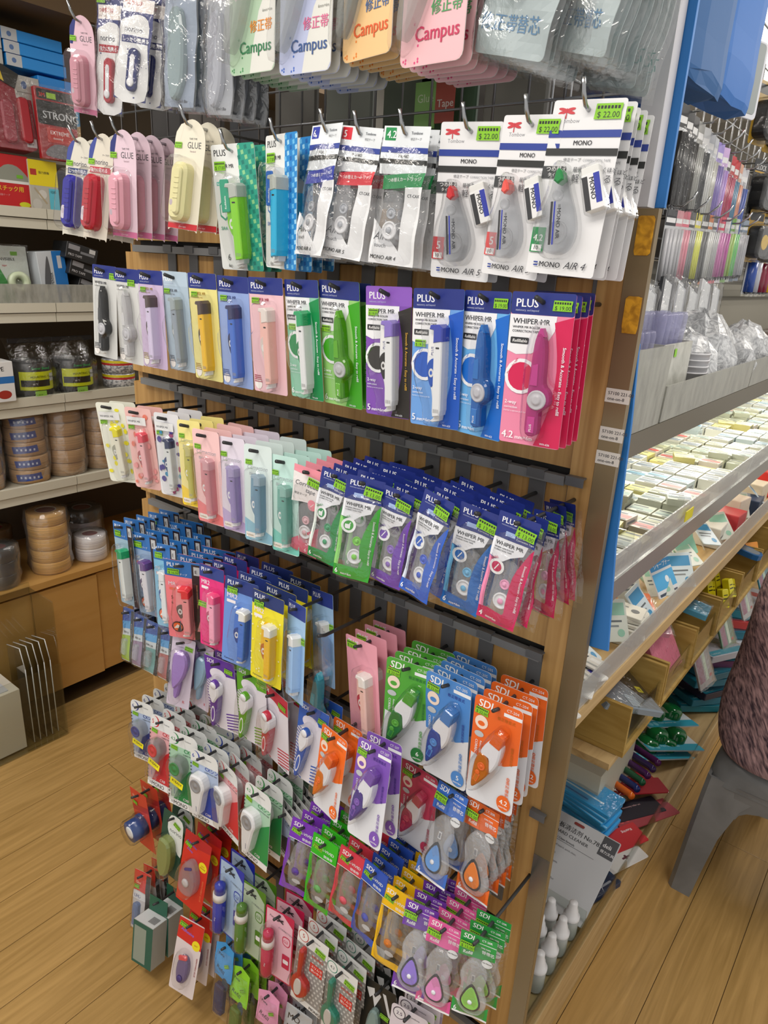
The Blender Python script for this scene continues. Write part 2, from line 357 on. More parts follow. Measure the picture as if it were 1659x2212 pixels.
    ('r5k', 'sdi_tangerine', -0.6459, -0.16, 0.9657, -0.206, -0.133, -0.035, 0.877, 2, 32),
    ('r5l', 'sdi_purple', -0.5572, -0.165, 0.9909, -0.124, -0.229, -0.125, 0.922, 2, 24),
    ('r5m', 'sdi_crimson', -0.5254, -0.08, 0.9107, -0.079, 0.001, -0.011, 0.961, 1, 30),
    ('r5n', 'sdi_refill_blue', -0.4524, -0.085, 0.9154, -0.155, -0.325, -0.061, 0.907, 2, 30),
    ('r5o', 'sdi_refill_orange', -0.3977, -0.085, 0.9185, -0.143, -0.161, -0.099, 0.926, 4, 20),
    ('r6a', 'mono_cx_navy', -1.2165, -0.16, 0.7563, 0.154, -0.062, -0.076, 0.982, 4, 28),
    ('r6b', 'mono_cx_red', -1.1379, -0.16, 0.7535, 0.089, -0.166, -0.059, 1.057, 4, 28),
    ('r6c', 'mono_cx_green', -1.0671, -0.16, 0.7467, 0.133, -0.122, -0.069, 1.081, 5, 26),
    ('r6d', 'mono_white_blue', -0.9926, -0.165, 0.7419, 0.098, -0.068, -0.058, 1.005, 4, 30),
    ('r6e', 'mono_white_red', -0.9385, -0.15, 0.732, -0.182, -0.009, -0.03, 1.052, 4, 30),
    ('r6f', 'mono_white_green', -0.8347, -0.16, 0.7402, -0.061, -0.09, -0.023, 1.004, 5, 28),
    ('r6g', 'mono_flat', -0.7894, -0.13, 0.696, -0.177, 0.074, 0.247, 0.93, 9, 13),
    ('r6h', 'vivid_purple', -0.7081, -0.16, 0.7392, 0.248, -0.136, 0.104, 0.898, 4, 24),
    ('r6i', 'vivid_green', -0.6519, -0.165, 0.7407, 0.109, -0.085, 0.068, 0.92, 4, 24),
    ('r6j', 'vivid_red', -0.5933, -0.16, 0.7472, 0.082, -0.093, 0.089, 0.884, 4, 24),
    ('r6k', 'vivid_blue', -0.5419, -0.16, 0.7486, -0.059, -0.137, 0.054, 0.872, 5, 22),
    ('r6l', 'vivid_yellow', -0.4945, -0.16, 0.7335, 0.091, -0.159, 0.036, 0.873, 5, 22),
    ('r6m', 'sdi_refill_violet', -0.4463, -0.16, 0.7405, 0.206, -0.342, -0.031, 0.835, 4, 24),
    ('r6n', 'sdi_refill_pink', -0.3973, -0.165, 0.7437, 0.183, -0.226, -0.009, 0.845, 4, 24),
    ('r6o', 'sdi_refill_green', -0.3409, -0.165, 0.7644, 0.276, -0.159, -0.016, 0.82, 3, 22),
    ('r7a', 'red_roll', -1.2436, -0.17, 0.5019, -0.032, 0.029, -0.123, 1.069, 3, 30),
    ('r7b', 'norino_olive', -1.13, -0.15, 0.4912, 0.097, -0.117, 0.086, 1.119, 2, 26),
    ('r7c', 'red_glue', -1.0214, -0.165, 0.5051, 0.088, -0.144, 0.084, 1.123, 4, 28),
    ('r7d', 'tube_blue', -0.9176, -0.16, 0.4982, -0.01, -0.106, -0.03, 1.097, 2, 28),
    ('r7e', 'tube_green', -0.8522, -0.16, 0.486, 0.043, -0.104, -0.035, 1.033, 2, 28),
    ('r7f', 'tube_red', -0.7682, -0.165, 0.4837, 0.135, -0.066, 0.003, 1.01, 3, 26),
    ('r7g', 'spoon_red', -0.6767, -0.165, 0.4917, 0.04, -0.121, 0.011, 0.976, 4, 26),
    ('r7h', 'spoon_teal', -0.6032, -0.165, 0.4722, 0.006, -0.093, -0.012, 0.957, 4, 26),
    ('r7i', 'mono_black_card', -0.5381, -0.13, 0.4474, 0.102, -0.185, -0.015, 0.89, 3, 24),
    ('r7j', 'eraser_violet', -0.459, -0.15, 0.4753, 0.186, -0.13, 0, 0.881, 4, 18),
    ('r8a', 'small_red', -1.2818, -0.15, 0.2168, 0.044, -0.307, -0.204, 1.115, 3, 24),
    ('r8c', 'red_white', -1.0527, -0.17, 0.2446, 0.187, -0.306, -0.015, 1.172, 3, 26),
    ('r8d', 'slimrefill_blue', -0.9417, -0.16, 0.2587, 0.037, -0.232, -0.099, 1.112, 3, 24),
    ('r8e', 'slimrefill_green', -0.8898, -0.16, 0.2284, 0.02, -0.219, -0.087, 1.105, 4, 24),
    ('r8f', 'slimrefill_pink', -0.8011, -0.16, 0.2343, 0.154, -0.141, 0.004, 1.11, 3, 24),
    ('r8g', 'mono_zero', -0.7348, -0.14, 0.2137, 0.139, -0.166, 0.033, 1.108, 3, 20),
    ('r8b', 'green_box', -1.2015, -0.16, 0.1953, 0.139, -0.21, -0.069, 1.172, 2, 45),
]
# ---------------------------------------------------------------- products that hang on the end panel
class Prod:
    def __init__(s, label, cat='correction tape'): s.label = label; s.cat = cat; s.parts = []
    def part(s, name, mb, parent=None, fold=None, label=None):
        s.parts.append((name, mb.mesh(name, fold), parent, label)); return len(s.parts) - 1
NAVY = '#22307e'; GREEN = '#86c526'; DARK = '#26262a'; WHITE = '#e6e6e4'
def fold_fn(A=2.2, ph=0):
    return lambda x, z: A * (.6 * math.sin(z / 10 + x / 17 + ph) + .4 * math.sin(z / 23 - x / 8 + ph * 2)) * min(1, max(0, (-z - 8) / 30))
_stick = {}
def sticker(P, x, z, price='19.00', w=22, rot=0, fold=None, y=-1.9, yellow=False, parent=None):
    k = (x, z, price, w, rot, y, bool(fold), yellow)
    m = MB(); m.base = y; h = w * .5
    m.flat(xf([(-w / 2, -h / 2), (-w / 2 + 1, h / 2), (w / 2, h / 2), (w / 2, h / 2 - 2), (w / 2 - .8, 0), (w / 2, -h / 2)], x, z, 1, rot), col('#f0e020' if yellow else GREEN, .5))
    q = [(-w * .42 + i * w * .125, h * .14) for i in range(7)]
    for i, (a, b) in enumerate(q): m.flat(xf(rrect(a + w * .04, b + h * .12, w * .085, h * .2, .1, 1), x, z, 1, rot), DARK, y=y - .2)
    c, n = math.cos(math.radians(rot)), math.sin(math.radians(rot))
    m.text(x - w * .4 * c + h * .4 * n, z - w * .4 * n - h * .4 * c, h * .55, '$ ' + price, DARK, rot, False)
    P.part('price_sticker', m, parent, fold)
def card(W, H, c, r=3, arch=False, slot=True, back='#d9d6d0', notch=0):
    m = MB()
    if arch:
        pts = spline([(-W / 2, -H + 4), (-W / 2, -H / 2), (-W / 2, -W * .5), (-W * .36, -W * .16), (0, 0), (W * .36, -W * .16), (W / 2, -W * .5), (W / 2, -H / 2), (W / 2, -H + 4), (W * .4, -H), (0, -H), (-W * .4, -H)], 4)
    else: pts = rrect(0, -H / 2, W, H, r)
    m.prism(pts, 0, -.6, col(c, .35), .1); m.outline = pts
    return m
def clipx(pts, f):
    return [(x, z) for x, z in pts if f(x, z)]
def blister(P, pts, depth, parent=None, bev=4):
    m = MB(); m.prism(pts, -.7, -depth, BLIS(), bev, back=False); P.part('blister', m, parent)
def vcurve(W, H, side, c0, c1, m, c):
    """colour band down the right edge with a bowed inner edge"""
    pts = [(W / 2 - .2, side), (W / 2 - .2, -H + .3)] + [(c0 - (c0 - c1) * math.sin(math.pi * t / 8) - t * .2, -H + .3 + (H + side) * t / 8) for t in range(9)]
    m.flat(pts, c)
# ---- devices
def dev_box(P, cx, top, L, body, cap, window, k=1.0, foot='#d9dadb', d=17, logo='PLUS', rot=0, lw=13, clear=False):
    """upright slim tape dispenser: flat wing with the window on the left, raised rib with cap on the right"""
    B = (lambda c: tint(c, .5)) if clear else (lambda c: col(c, .28))
    m = MB(); w = 12 * k; T = lambda p: xf(p, cx, top, 1, rot)
    m.prism(T([(0, -2), (w, -7), (w + .5, -L + 9), (w - 1, -L + 2), (1, -L), (0, -L + 6)]), -.7, -d, B(body), 1.4)
    m.prism(T([(-lw * k, -6), (-lw * k + 2, -1), (1, -1), (1, -L + 8), (-2, -L + 4), (-lw * .5 * k, -L * .72), (-lw * k, -L * .55), (-lw * k * 1.1, -L * .4)]), -.7, -d * .55, B(body), 1.2)
    m.base = -d - .05; c = MB()
    m.flat(T(rrect(w * .5, -L * .24, w * .45, 2.2, 1)), DARK)
    for i in range(5): m.flat(T(rrect(w * .25 + i * w * .14, -L + 8, .7, 5, .3, 1)), '#9a9a9a', y=-d - .2)
    b = P.part('roller_body', m)
    c.prism(T([(-lw * .4 * k, 0), (w * .6, 1), (w + .6, -3), (w + .6, -L * .17), (-.4, -L * .19), (-.4, -6), (-lw * .5 * k, -5)]), -.7, -d - 1.2, B(cap) if clear else col(cap, .22), 1.6)
    P.part('roller_cap', c, b)
    g = MB(); g.base = -d * .55 - .1
    g.prism(T(spline([(-lw * .95 * k, -L * .42), (-lw * .3 * k, -L * .36), (-2, -L * .45), (-2, -L * .6), (-lw * .5 * k, -L * .68), (-lw * .95 * k, -L * .55)], 3)), -d * .5, -d * .55 - 1, tint(window, .75), .6)
    g.base = -d * .55 - 1.1
    g.flat(T(ell(-lw * .5 * k, -L * .52, 3.6 * k, 5.5 * k)), '#d8d8d8'); g.flat(T(ell(-lw * .5 * k, -L * .52, 1.8 * k, 2.6 * k)), window)
    P.part('window', g, b)
    f = MB(); f.prism(T([(1, -L + 1), (w * .8, -L + 2), (w * .7, -L - 5), (-2, -L - 8), (-5, -L - 6), (-1, -L - 3)]), -2, -d * .7, col(foot, .3), 1)
    P.part('tape_head', f, b)
    if logo and not clear:
        t = MB(); t.base = -d * .55 - .2
        t.flat(T(rrect(-lw * .52 * k, -L * .22, lw * .62 * k, L * .24, 1)), '#f2f2f0'); t.text(cx - lw * .34 * k, top - L * .33, 5 * k, logo, NAVY, 90)
        P.part('logo_label', t, b)
    return b
def dev_roller(P, cx, top, L, c):
    """see-through pen-shaped tape roller with white reel"""
    o = spline([(-2, 0), (3, 0), (7, -L * .1), (9, -L * .3), (10, -L * .48), (17, -L * .56), (18, -L * .68), (9, -L * .76), (8, -L * .8), (7.5, -L), (-5.5, -L), (-7, -L * .8), (-7, -L * .45), (-5, -L * .1)], 3)
    m = MB(); m.prism(xf(o, cx, top), -2, -15, tint(c, .5, .08), 2)
    b = P.part('roller_body', m)
    k = MB(); k.prism(xf([(-4, -L * .3), (3, -L * .28), (4, -L * .5), (-5, -L * .5)], cx, top), -15, -16.2, tint(c, .85), .6)
    k.prism(xf(rrect(1, -L * .9, 9, L * .17, 1), cx, top), -15, -16.5, tint(c, .9), .6); k.base = -16.5
    k.text(cx + 2.5, top - L * .97, 4, 'PLUS', '#f0f0f0', 90); P.part('grip', k, b)
    r = MB(); r.lathe([(11, 0), (11, -4), (9.6, -4.6), (9, -4.2), (5.6, -4.2), (5.2, -5.4), (3, -5.4)], cx + 5, top - L * .64, tint('#d4d4da', .75), 24, 'y', -12.5)
    P.part('tape_reel', r, b)
    t = MB(); t.prism(xf([(-4, -L * .02), (6, -L * .02), (2.5, 7), (-.5, 7)], cx, top), -4, -13, tint(c, .8), 1); P.part('tip', t, b)
    return b
def dev_sdi(P, cx, top, L, c, dark, rot=-20):
    """almond-shaped roller: coloured cap, white shell, coloured lower half with gears"""
    T = lambda p: xf(p, cx, top, 1.14, rot)
    m = MB(); m.prism(T(spline([(-7.5, -16), (7.5, -16), (12.5, -L * .3), (14, -L * .46), (11, -L * .62), (6, -L * .56), (0, -L * .44), (-11, -L * .46), (-13, -L * .36)], 3)), -.7, -17, col('#dedfe6', .2), 2.5)
    b = P.part('roller_body', m)
    k = MB(); k.prism(T([(-6, 1), (6, 1), (8, -2), (8.2, -19), (-8.2, -19), (-8, -2)]), -2, -18.5, tint(c, .8), 1.6); P.part('roller_cap', k, b)
    g = MB(); g.prism(T(spline([(-12, -L * .43), (-4, -L * .42), (4, -L * .5), (9, -L * .62), (9, -L * .72), (3, -L * .92), (-1, -L), (-5, -L * .95), (-12, -L * .7), (-14, -L * .55)], 3)), -.7, -18, tint(dark, .85), 2.2)
    q = P.part('gear_case', g, b)
    h = MB(); T0 = lambda x, z: xf([(x, z)], cx, top, 1.14, rot)[0]
    x, z = T0(-2, -L * .6); h.lathe([(6.5, 0), (6.5, -1.2), (5, -1.4), (4.6, -.9), (2.4, -.9), (2.2, -2), (1.2, -2)], x, z, col(c, .3), 18, 'y', -17.8)
    x, z = T0(-3, -L * .72); h.lathe([(4, 0), (4, -1.2), (2.8, -1.3)], x, z, col(c, .3), 14, 'y', -17.8)
    h.prism(T(rrect(-1.5, -L * .8, 7, 13, 1)), -17.5, -18.8, col(c, .3), .5); h.base = -18.8; h.flat(T(rrect(-1.5, -L * .8, 4.4, 10, 1)), dark)
    P.part('gears', h, b)
    return b
def dev_glue(P, cx, top, c, L=92, W=38, see=False):
    """rounded bar-shaped glue tape with ridges"""
    mt = tint(c, .85, .15) if see else col(c, .3)
    m = MB(); m.prism(rrect(cx, top - L / 2, W, L, W * .38, 5), -.7, -20, mt, 5)
    m.prism(rrect(cx + W * .17, top - L * .5, W * .42, L * .8, W * .18, 4), -20, -26, mt, 3)
    for i in range(5): m.prism(rrect(cx + W * .17, top - L * .28 - i * 8, W * .3, 1.6, .7, 1), -25, -27, mt, .4)
    b = P.part('roller_body', m)
    d = MB(); d.base = -20.2; d.flat(rrect(cx - W * .24, top - L * .72, W * .26, L * .26, W * .13, 4), '#c9c2cc' if see else c); d.flat(ell(cx - W * .24, top - L * .7, W * .1, W * .13), '#b7a9b4')
    P.part('side_disc', d, b)
    blister(P, rrect(cx - 1, top - L / 2 + 2, W + 12, L + 14, W * .45, 5), 31, bev=6)
    return b
def dev_mono(P, cx, top, L, c, rot=7):
    """clear teardrop roller with coloured tip"""
    T = lambda p: xf(p, cx, top, 1, rot)
    m = MB(); m.prism(T(spline([(-5, 2), (5, 2), (10, -L * .18), (18, -L * .5), (20, -L * .76), (12, -L * .95), (0, -L), (-12, -L * .95), (-20, -L * .76), (-17, -L * .45), (-9, -L * .18)], 3)), -2, -17, tint('#c4c8ce', .2, .06), 2.5)
    b = P.part('roller_body', m)
    h = MB(); h.prism(T([(-5, -4), (-3, 5), (0, 8), (4, 4), (6, -4), (0, -8)]), -5, -19, col(c, .3), 2); P.part('tip', h, b)
    r = MB(); x, z = xf([(1, -L * .72)], cx, top, 1, rot)[0]
    r.lathe([(12, 0), (12, -3), (10, -3.4), (10, -2.6), (6, -2.6), (5, -4), (2, -4)], x, z, tint('#d4d6da', .35), 24, 'y', -12)
    x, z = xf([(0, -L * .24)], cx, top, 1, rot)[0]; r.lathe([(6, 0), (6, -3), (4.5, -3.4), (3, -2)], x, z, tint('#d4d6da', .35), 18, 'y', -13)
    P.part('tape_reel', r, b)
    s = MB(); s.base = -17.1; s.flat(T(rrect(-5, -L * .6, 2.6, L * .56, .2, 1)), DARK); s.flat(T(rrect(-1.6, -L * .6, 1.8, L * .56, .2, 1)), '#2434a8')
    x, z = xf([(1.6, -L * .36)], cx, top, 1, rot)[0]; s.text(x, z, 6.2, '=MONO AIR', '#20222c', -90 + rot); P.part('stripe_print', s, b)
    blister(P, T(spline([(-6, 12), (6, 12), (14, -L * .18), (22, -L * .5), (24, -L * .78), (14, -L * 1.02), (0, -L * 1.06), (-14, -L * 1.02), (-24, -L * .78), (-21, -L * .45), (-12, -L * .18)], 3)), 23, bev=5)
def dev_eraser(P, cx, cz, rot=18, k=1):
    T = lambda p: xf(p, cx, cz, k, rot)
    m = MB(); m.prism(T(rrect(0, 0, 17, 40, 1)), -.7, -13, '#e9e9e6', .8); b = P.part('eraser', m)
    s = MB(); s.prism(T(rrect(0, -3, 17.6, 33, .4, 1)), -.5, -13.3, '#f0f0f0', .2); s.base = -13.3
    s.flat(T(rrect(-6, -4, 5.4, 31, .2, 1)), DARK); s.flat(T(rrect(5.6, -1, 5.8, 27, .2, 1)), '#2434a8')
    x, z = T([(-1.6, 10)])[0]; s.text(x, z, 6.4 * k, 'MONO', '#15151a', -90 + rot); P.part('eraser_sleeve', s, b)
    blister(P, T(rrect(0, 0, 22, 46, 3)), 16, bev=3)
def dev_hood(P, cx, top, L, c, rot=-10):
    """pen-type roller: round capped head in white hood, coloured barrel with oval window"""
    T = lambda p: xf(p, cx, top, 1, rot); T0 = lambda x, z: T([(x, z)])[0]
    m = MB(); m.prism(T(spline([(-9, -L * .24), (9, -L * .26), (10, -L * .6), (5, -L), (-5, -L), (-10, -L * .6)], 3)), -.7, -15, tint(c, .85), 2.5); b = P.part('roller_body', m)
    h = MB(); h.prism(T(spline([(-9, -2), (9, -2), (13, -L * .18), (9, -L * .3), (3, -L * .42), (-3, -L * .42), (-9, -L * .3), (-13, -L * .18)], 3)), -2, -19, col('#e4e4ea', .25), 3); P.part('hood', h, b)
    k = MB(); x, z = T0(0, 0); k.lathe([(9.5, 0), (9.5, -8), (8, -9.5)], x, z, col(c, .25), 20, 'y', -10, cap=False); k.lathe([(8, 0), (6.5, -1.5), (0.1, -1.8)], x, z, col('#e9e9ee', .25), 20, 'y', -19.4, cap=False); P.part('head_cap', k, b)
    w = MB(); w.base = -15.1; w.flat(T(ell(0, -L * .72, 5.6, L * .2)), '#e3e3e8'); w.flat(T(ell(0, -L * .72, 3.8, L * .16)), c); P.part('window', w, b)
def dev_cx(P, cx, top, c='#e3e4e6', see=False, R=20, L=70):
    """round-headed roller with handle"""
    mt = tint('#c0c4c8', .2, .08) if see else col(c, .22)
    m = MB(); m.prism(spline([(cx - R, top - R), (cx - R * .7, top - 3), (cx, top), (cx + R * .7, top - 3), (cx + R, top - R), (cx + R * .75, top - R * 1.8), (cx + R * .2, top - L), (cx - R * .2, top - L - 3), (cx - R * .62, top - L), (cx - R * .8, top - R * 1.8)], 3), -.7, -20, mt, 3)
    b = P.part('roller_body', m)
    d = MB(); d.lathe([(R * .66, 0), (R * .66, -1.5), (R * .56, -1.6), (R * .5, -.4), (R * .2, -.4), (R * .16, -1.6), (.1, -1.6)], cx, top - R, col('#8d9096', .3) if not see else col(c, .3), 22, 'y', -20, cap=False); P.part('wheel', d, b)
    t = MB(); t.base = -20.1; t.text(cx + 2, top - L * .92, 4, 'MONO', '#3a4a80', 90); P.part('print', t, b)
    blister(P, spline([(cx - R - 3, top - R), (cx - R * .7, top), (cx, top + 4), (cx + R * .7, top), (cx + R + 3, top - R), (cx + R * .9, top - R * 1.8), (cx + R * .4, top - L - 3), (cx - R * .2, top - L - 7), (cx - R * .8, top - L - 3), (cx - R, top - R * 1.8)], 3), 25)
def refill(P, cx, top, c, W=34, L=78, fold=None):
    """refill cartridge: clear case with two reels"""
    m = MB(); m.prism(spline([(cx - W * .36, top), (cx + W * .36, top), (cx + W / 2, top - L * .5), (cx + W * .45, top - L), (cx - W * .45, top - L), (cx - W / 2, top - L * .5)], 3), -2, -9, tint('#d0d2d6', .2, .1), 1.2)
    b = P.part('refill_case', m)
    r = MB()
    for z, rr, cc in ((top - L * .4, 7.5, c), (top - L * .74, 12.5, '#d7d8dc')):
        r.lathe([(rr, 0), (rr, -3), (rr * .8, -3.4), (rr * .78, -2.6), (rr * .45, -2.6), (rr * .4, -4), (rr * .2, -4)], cx + 2, z, col(cc, .3), 20, 'y', -6.5)
        r.lathe([(rr * .38, 0), (rr * .34, -1)], cx + 2, z, col(c, .3), 14, 'y', -10.4)
    P.part('tape_reel', r, b)
def pouch(P, W, H, ph=0, A=2.4, y=-9, mat=None, margin=4, z0=0, kind='pouch'):
    m = MB(); f = fold_fn(A, ph); rn = random.Random(ph)
    def fn(x, z):
        u = max(-1, min(1, x / (W / 2 + margin))); v = min(1, max(0, (-z - 20) / 25)) * min(1, max(0, (H + margin + z) / 14))
        return y * (1 - u ** 4) * (.35 + .65 * v) - .6 + f(x, z) * .7 + rn.uniform(-.7, .7) * v
    m.grid(-W / 2 - margin, z0 + 1, W / 2 + margin, -H - margin, 8, 16, fn, mat or BAG()); P.part(kind, m)

# ---- finished articles
PR = {}
def reg(key, P): PR[key] = P; return P
def whiper(key, label, light, dark, dev, cap='', body='#e4e6e8', mm='5', navy=NAVY, art=True, title='WHIPER MR', price='19.00', st=None, band=True, bandtxt='#e9eef6'):
    W, H = 74, 170; P = reg(key, Prod(label)); m = card(W, H, light, 3)
    m.rect(-37, -24, 37, 0, navy, 2.5); m.text(-32, -16, 12.5, 'PLUS', '#f2f2f6'); m.text(-31.5, -20.5, 3, 'stationery, and beyond', '#c4cbe6', bold=False)
    if band:
        m.flat([(-37, -24.2), (18, -24.2), (17, -40), (8, -56), (-8, -66), (-26, -68), (-37, -64)], '#e9eaee')
        m.flat([(37, -24.2), (37, -169)] + [(8 + 13 * math.sin(math.pi * t / 8) + 10 * t / 8 - 2, -169 + 138 * t / 8) for t in range(9)], dark)
        m.text(-33, -34, 8.2, title, '#23242c'); m.text(-33, -39, 3.6, title + ' ROLLER', '#34353c'); m.text(-33, -43.4, 3.6, 'CORRECTION TAPE', '#34353c')
        m.rect(-34, -56, -12, -49, '#2c2c30', 1); m.text(-32, -54.4, 5, 'Refillable', '#e9e9e9', shear=.2)
        m.flat(ell(-17, -92, 20), '#eceef2'); m.flat(ell(-17, -92, 16), dark); m.text(-33, -91, 3.2, 'Most roller type', dark, 60)
        m.text(-34, -124, 6, '2-way', '#f0f2f8'); m.text(-34, -129, 3.8, 'correction', '#e6eaf4'); m.text(-34, -133, 2.6, 'Pull for a narrow push for', '#e6eaf4', bold=False)
        m.text(29, -56, 5.4, 'Smooth & Accurate - Easy to refill', bandtxt, -90)
        m.text(-34, -164, 12, mm, '#f4f4f8'); m.text(-34 + 4.6 * len(mm) + 3, -164, 6.5, 'mm×6m', '#f4f4f8'); m.text(14, -167, 3.4, 'WH-6' + str(len(key) + 12), '#e6eaf4')
    else:
        m.text(-30, -34, 7, title, dark); m.text(-30, -39, 3.2, 'CORRECTION TAPE', dark, bold=False); m.flat(ell(-26, -158, 8), '#efeae6')
        for i in range(4): m.rect(-34, -146 - i * 3, -20 + i, -144.6 - i * 3, dark)
    P.part('card', m)
    if dev == 'box': dev_box(P, 6, -42, 112, body, cap, dark if band else cap, logo='PLUS' if band else None); blister(P, spline([(-12, -38), (6, -32), (22, -36), (24, -60), (24, -140), (20, -162), (-4, -164), (-8, -140), (-20, -110), (-20, -84), (-10, -70)], 3), 22)
    else: dev_roller(P, 5, -44, 110, cap); blister(P, spline([(0, -32), (10, -33), (18, -60), (20, -88), (28, -104), (28, -122), (18, -132), (17, -158), (-4, -159), (-8, -120), (-8, -60)], 3), 19)
    s = st or ((23, -13) if band and dev == 'roller' else (-24, -66) if band else (-22, -33)); sticker(P, s[0], s[1], price, 22 if s[0] > 0 else 17)
    return P
whiper('whiper_black', 'clear card with a black correction tape roller', '#c9cac8', '#3a3a3e', 'roller', '#26272a', band=False, title='WHIPER MR', st=(28, -18))
whiper('whiper_clear', 'grey card with a colourless see-through correction tape roller', '#cfd0ce', '#6a6a6e', 'roller', '#d8d8da', band=False, st=(16, -24))
whiper('whiper_lilac', 'lilac card with a lilac slim tape dispenser with brown cap', '#c6b2d2', '#9a8430', 'box', '#4c3a38', '#d2c6e4', band=False)
whiper('whiper_grey', 'pale blue-grey card with a grey slim tape dispenser', '#a9bccc', '#555a66', 'box', '#98a4a8', '#8f9aa6', band=False, navy='#b3c6d6')
whiper('whiper_yellow', 'yellow card with a yellow slim tape dispenser with brown cap', '#e2d98a', '#a8842a', 'box', '#43302a', '#e8b81c', band=False)
whiper('whiper_cobalt', 'periwinkle card with a blue slim tape dispenser with navy cap', '#8fa6da', '#3c4a80', 'box', '#262a5a', '#3f6cc8', band=False)
whiper('whiper_pink', 'pale pink card with a peach slim tape dispenser', '#e6bcc4', '#a03a50', 'box', '#e2d8d2', '#eab8ae', band=False)
whiper('whiper_green', 'green card with a white tape dispenser with green cap', '#8cc9ac', '#128a4a', 'box', '#12a062', mm='6')
whiper('whiper_lime', 'lime card with a see-through lime correction tape roller', '#9ad178', '#3fa31c', 'roller', '#64b80a', mm='6', st=(-26, -64))
whiper('whiper_purple', 'purple and black card with a white tape dispenser with lilac cap', '#7d4bae', '#2c2824', 'box', '#8a74c8', navy='#8a58bc', st=(-24, -33), bandtxt='#d8a93a')
whiper('whiper_blue', 'blue card with a white tape dispenser with dark blue cap', '#6a9ee0', '#1c58c0', 'box', '#3a48b0')
whiper('whiper_sky', 'blue card with a see-through blue correction tape roller', '#6ab0e8', '#1468c8', 'roller', '#1c74c8')
whiper('whiper_magenta', 'pink card with a see-through magenta correction tape roller', '#e888a8', '#cf1a52', 'roller', '#c83c92', mm='4.2')
def bold_tape(key, label, bg, spots, cap, body, win, clear=False, corner=None, W=68, H=168):
    P = reg(key, Prod(label)); m = card(W, H, bg, 6); rn = random.Random(len(key) * 7 + ord(key[5]))
    if spots:
        for i in range(30):
            x, z = rn.uniform(-W / 2 + 7, W / 2 - 7), -rn.uniform(10, H - 8)
            m.flat(ell(x, z, rn.uniform(3, 6.6), rn.uniform(3, 6.6), 10), spots[i % len(spots)])
        m.rect(-W / 2 + 5, -34, W / 2 - 14, -18, '#dfe0e0'); m.text(-W / 2 + 8, -29, 6, 'WHIPER MR', '#55555c'); z = -40
    else:
        m.text(-W / 2 + 7, -42, 11, 'Correction', '#9aa0a8', bold=False, shear=.3); m.text(-W / 2 + 12, -52, 9, 'tape', '#9aa0a8', bold=False, shear=.3); z = -30
        if corner:
            m.flat([(-W / 2, -H * .76), (W / 2, -H * .9), (W / 2, -H + 2), (-W / 2 + 3, -H + .2), (-W / 2, -H + 4)], corner)
            m.rect(-W / 2 + 3, -H + 6, -W / 2 + 26, -H + 15, '#e9e4dc', 1); m.text(-W / 2 + 5, -H + 8.6, 4.6, 'Refillable', '#a88a66')
    P.part('card', m)
    dev_box(P, 5, -48, 100, body, cap, win, clear=clear, logo=None, d=15, k=1.15 if clear else 1)
    blister(P, spline([(-16, -42), (4, -38), (22, -42), (24, -90), (24, -140), (18, -158), (-6, -158), (-12, -130), (-18, -105), (-17, -80)], 3), 20)
    sticker(P, -W / 2 + 13, z, '25.00', 17)
bold_tape('tape_polka', 'white card with yellow spots and a yellow-capped tape dispenser', '#e6e8da', ['#e8de28'], '#e6dc10', '#e4e2d0', '#b0b0a0')
bold_tape('tape_coral', 'pink card with coral blots and a red-capped pink tape dispenser', '#e8b9b4', ['#e07a66', '#e89a9a'], '#e04a5c', '#eab0b4', '#b86a6a')
bold_tape('tape_navy', 'white card with navy and purple blots, navy-capped dispenser', '#dcdce0', ['#3a2a86', '#2a86b0', '#a02a6a'], '#1e2a52', '#d2d6d6', '#3a4a7a')
bold_tape('tape_lemon', 'pale yellow card with a clear yellow tape dispenser', '#ecdf8c', None, '#e2dc9a', '#d8d468', '#c8c040', True, '#f0cc10')
bold_tape('tape_rose', 'pale pink card with a clear pink tape dispenser', '#f0c4c4', None, '#f0c8d0', '#e8a8b0', '#d89090', True, '#e87a7c')
bold_tape('tape_lavender', 'pale lavender card with a clear lilac tape dispenser', '#ddd4e2', None, '#cabfe4', '#b4a4d8', '#a090c4', True, '#b8a4d0')
bold_tape('tape_ice', 'pale grey-blue card with a clear blue-grey tape dispenser', '#d2e0de', None, '#c0d4e2', '#88b0c8', '#7898b0', True, '#84b4c8')
bold_tape('tape_mint', 'pale mint card with a clear mint tape dispenser', '#bee0d8', None, '#b4e0d8', '#84c4b8', '#70a8a0', True, '#74c8ba')
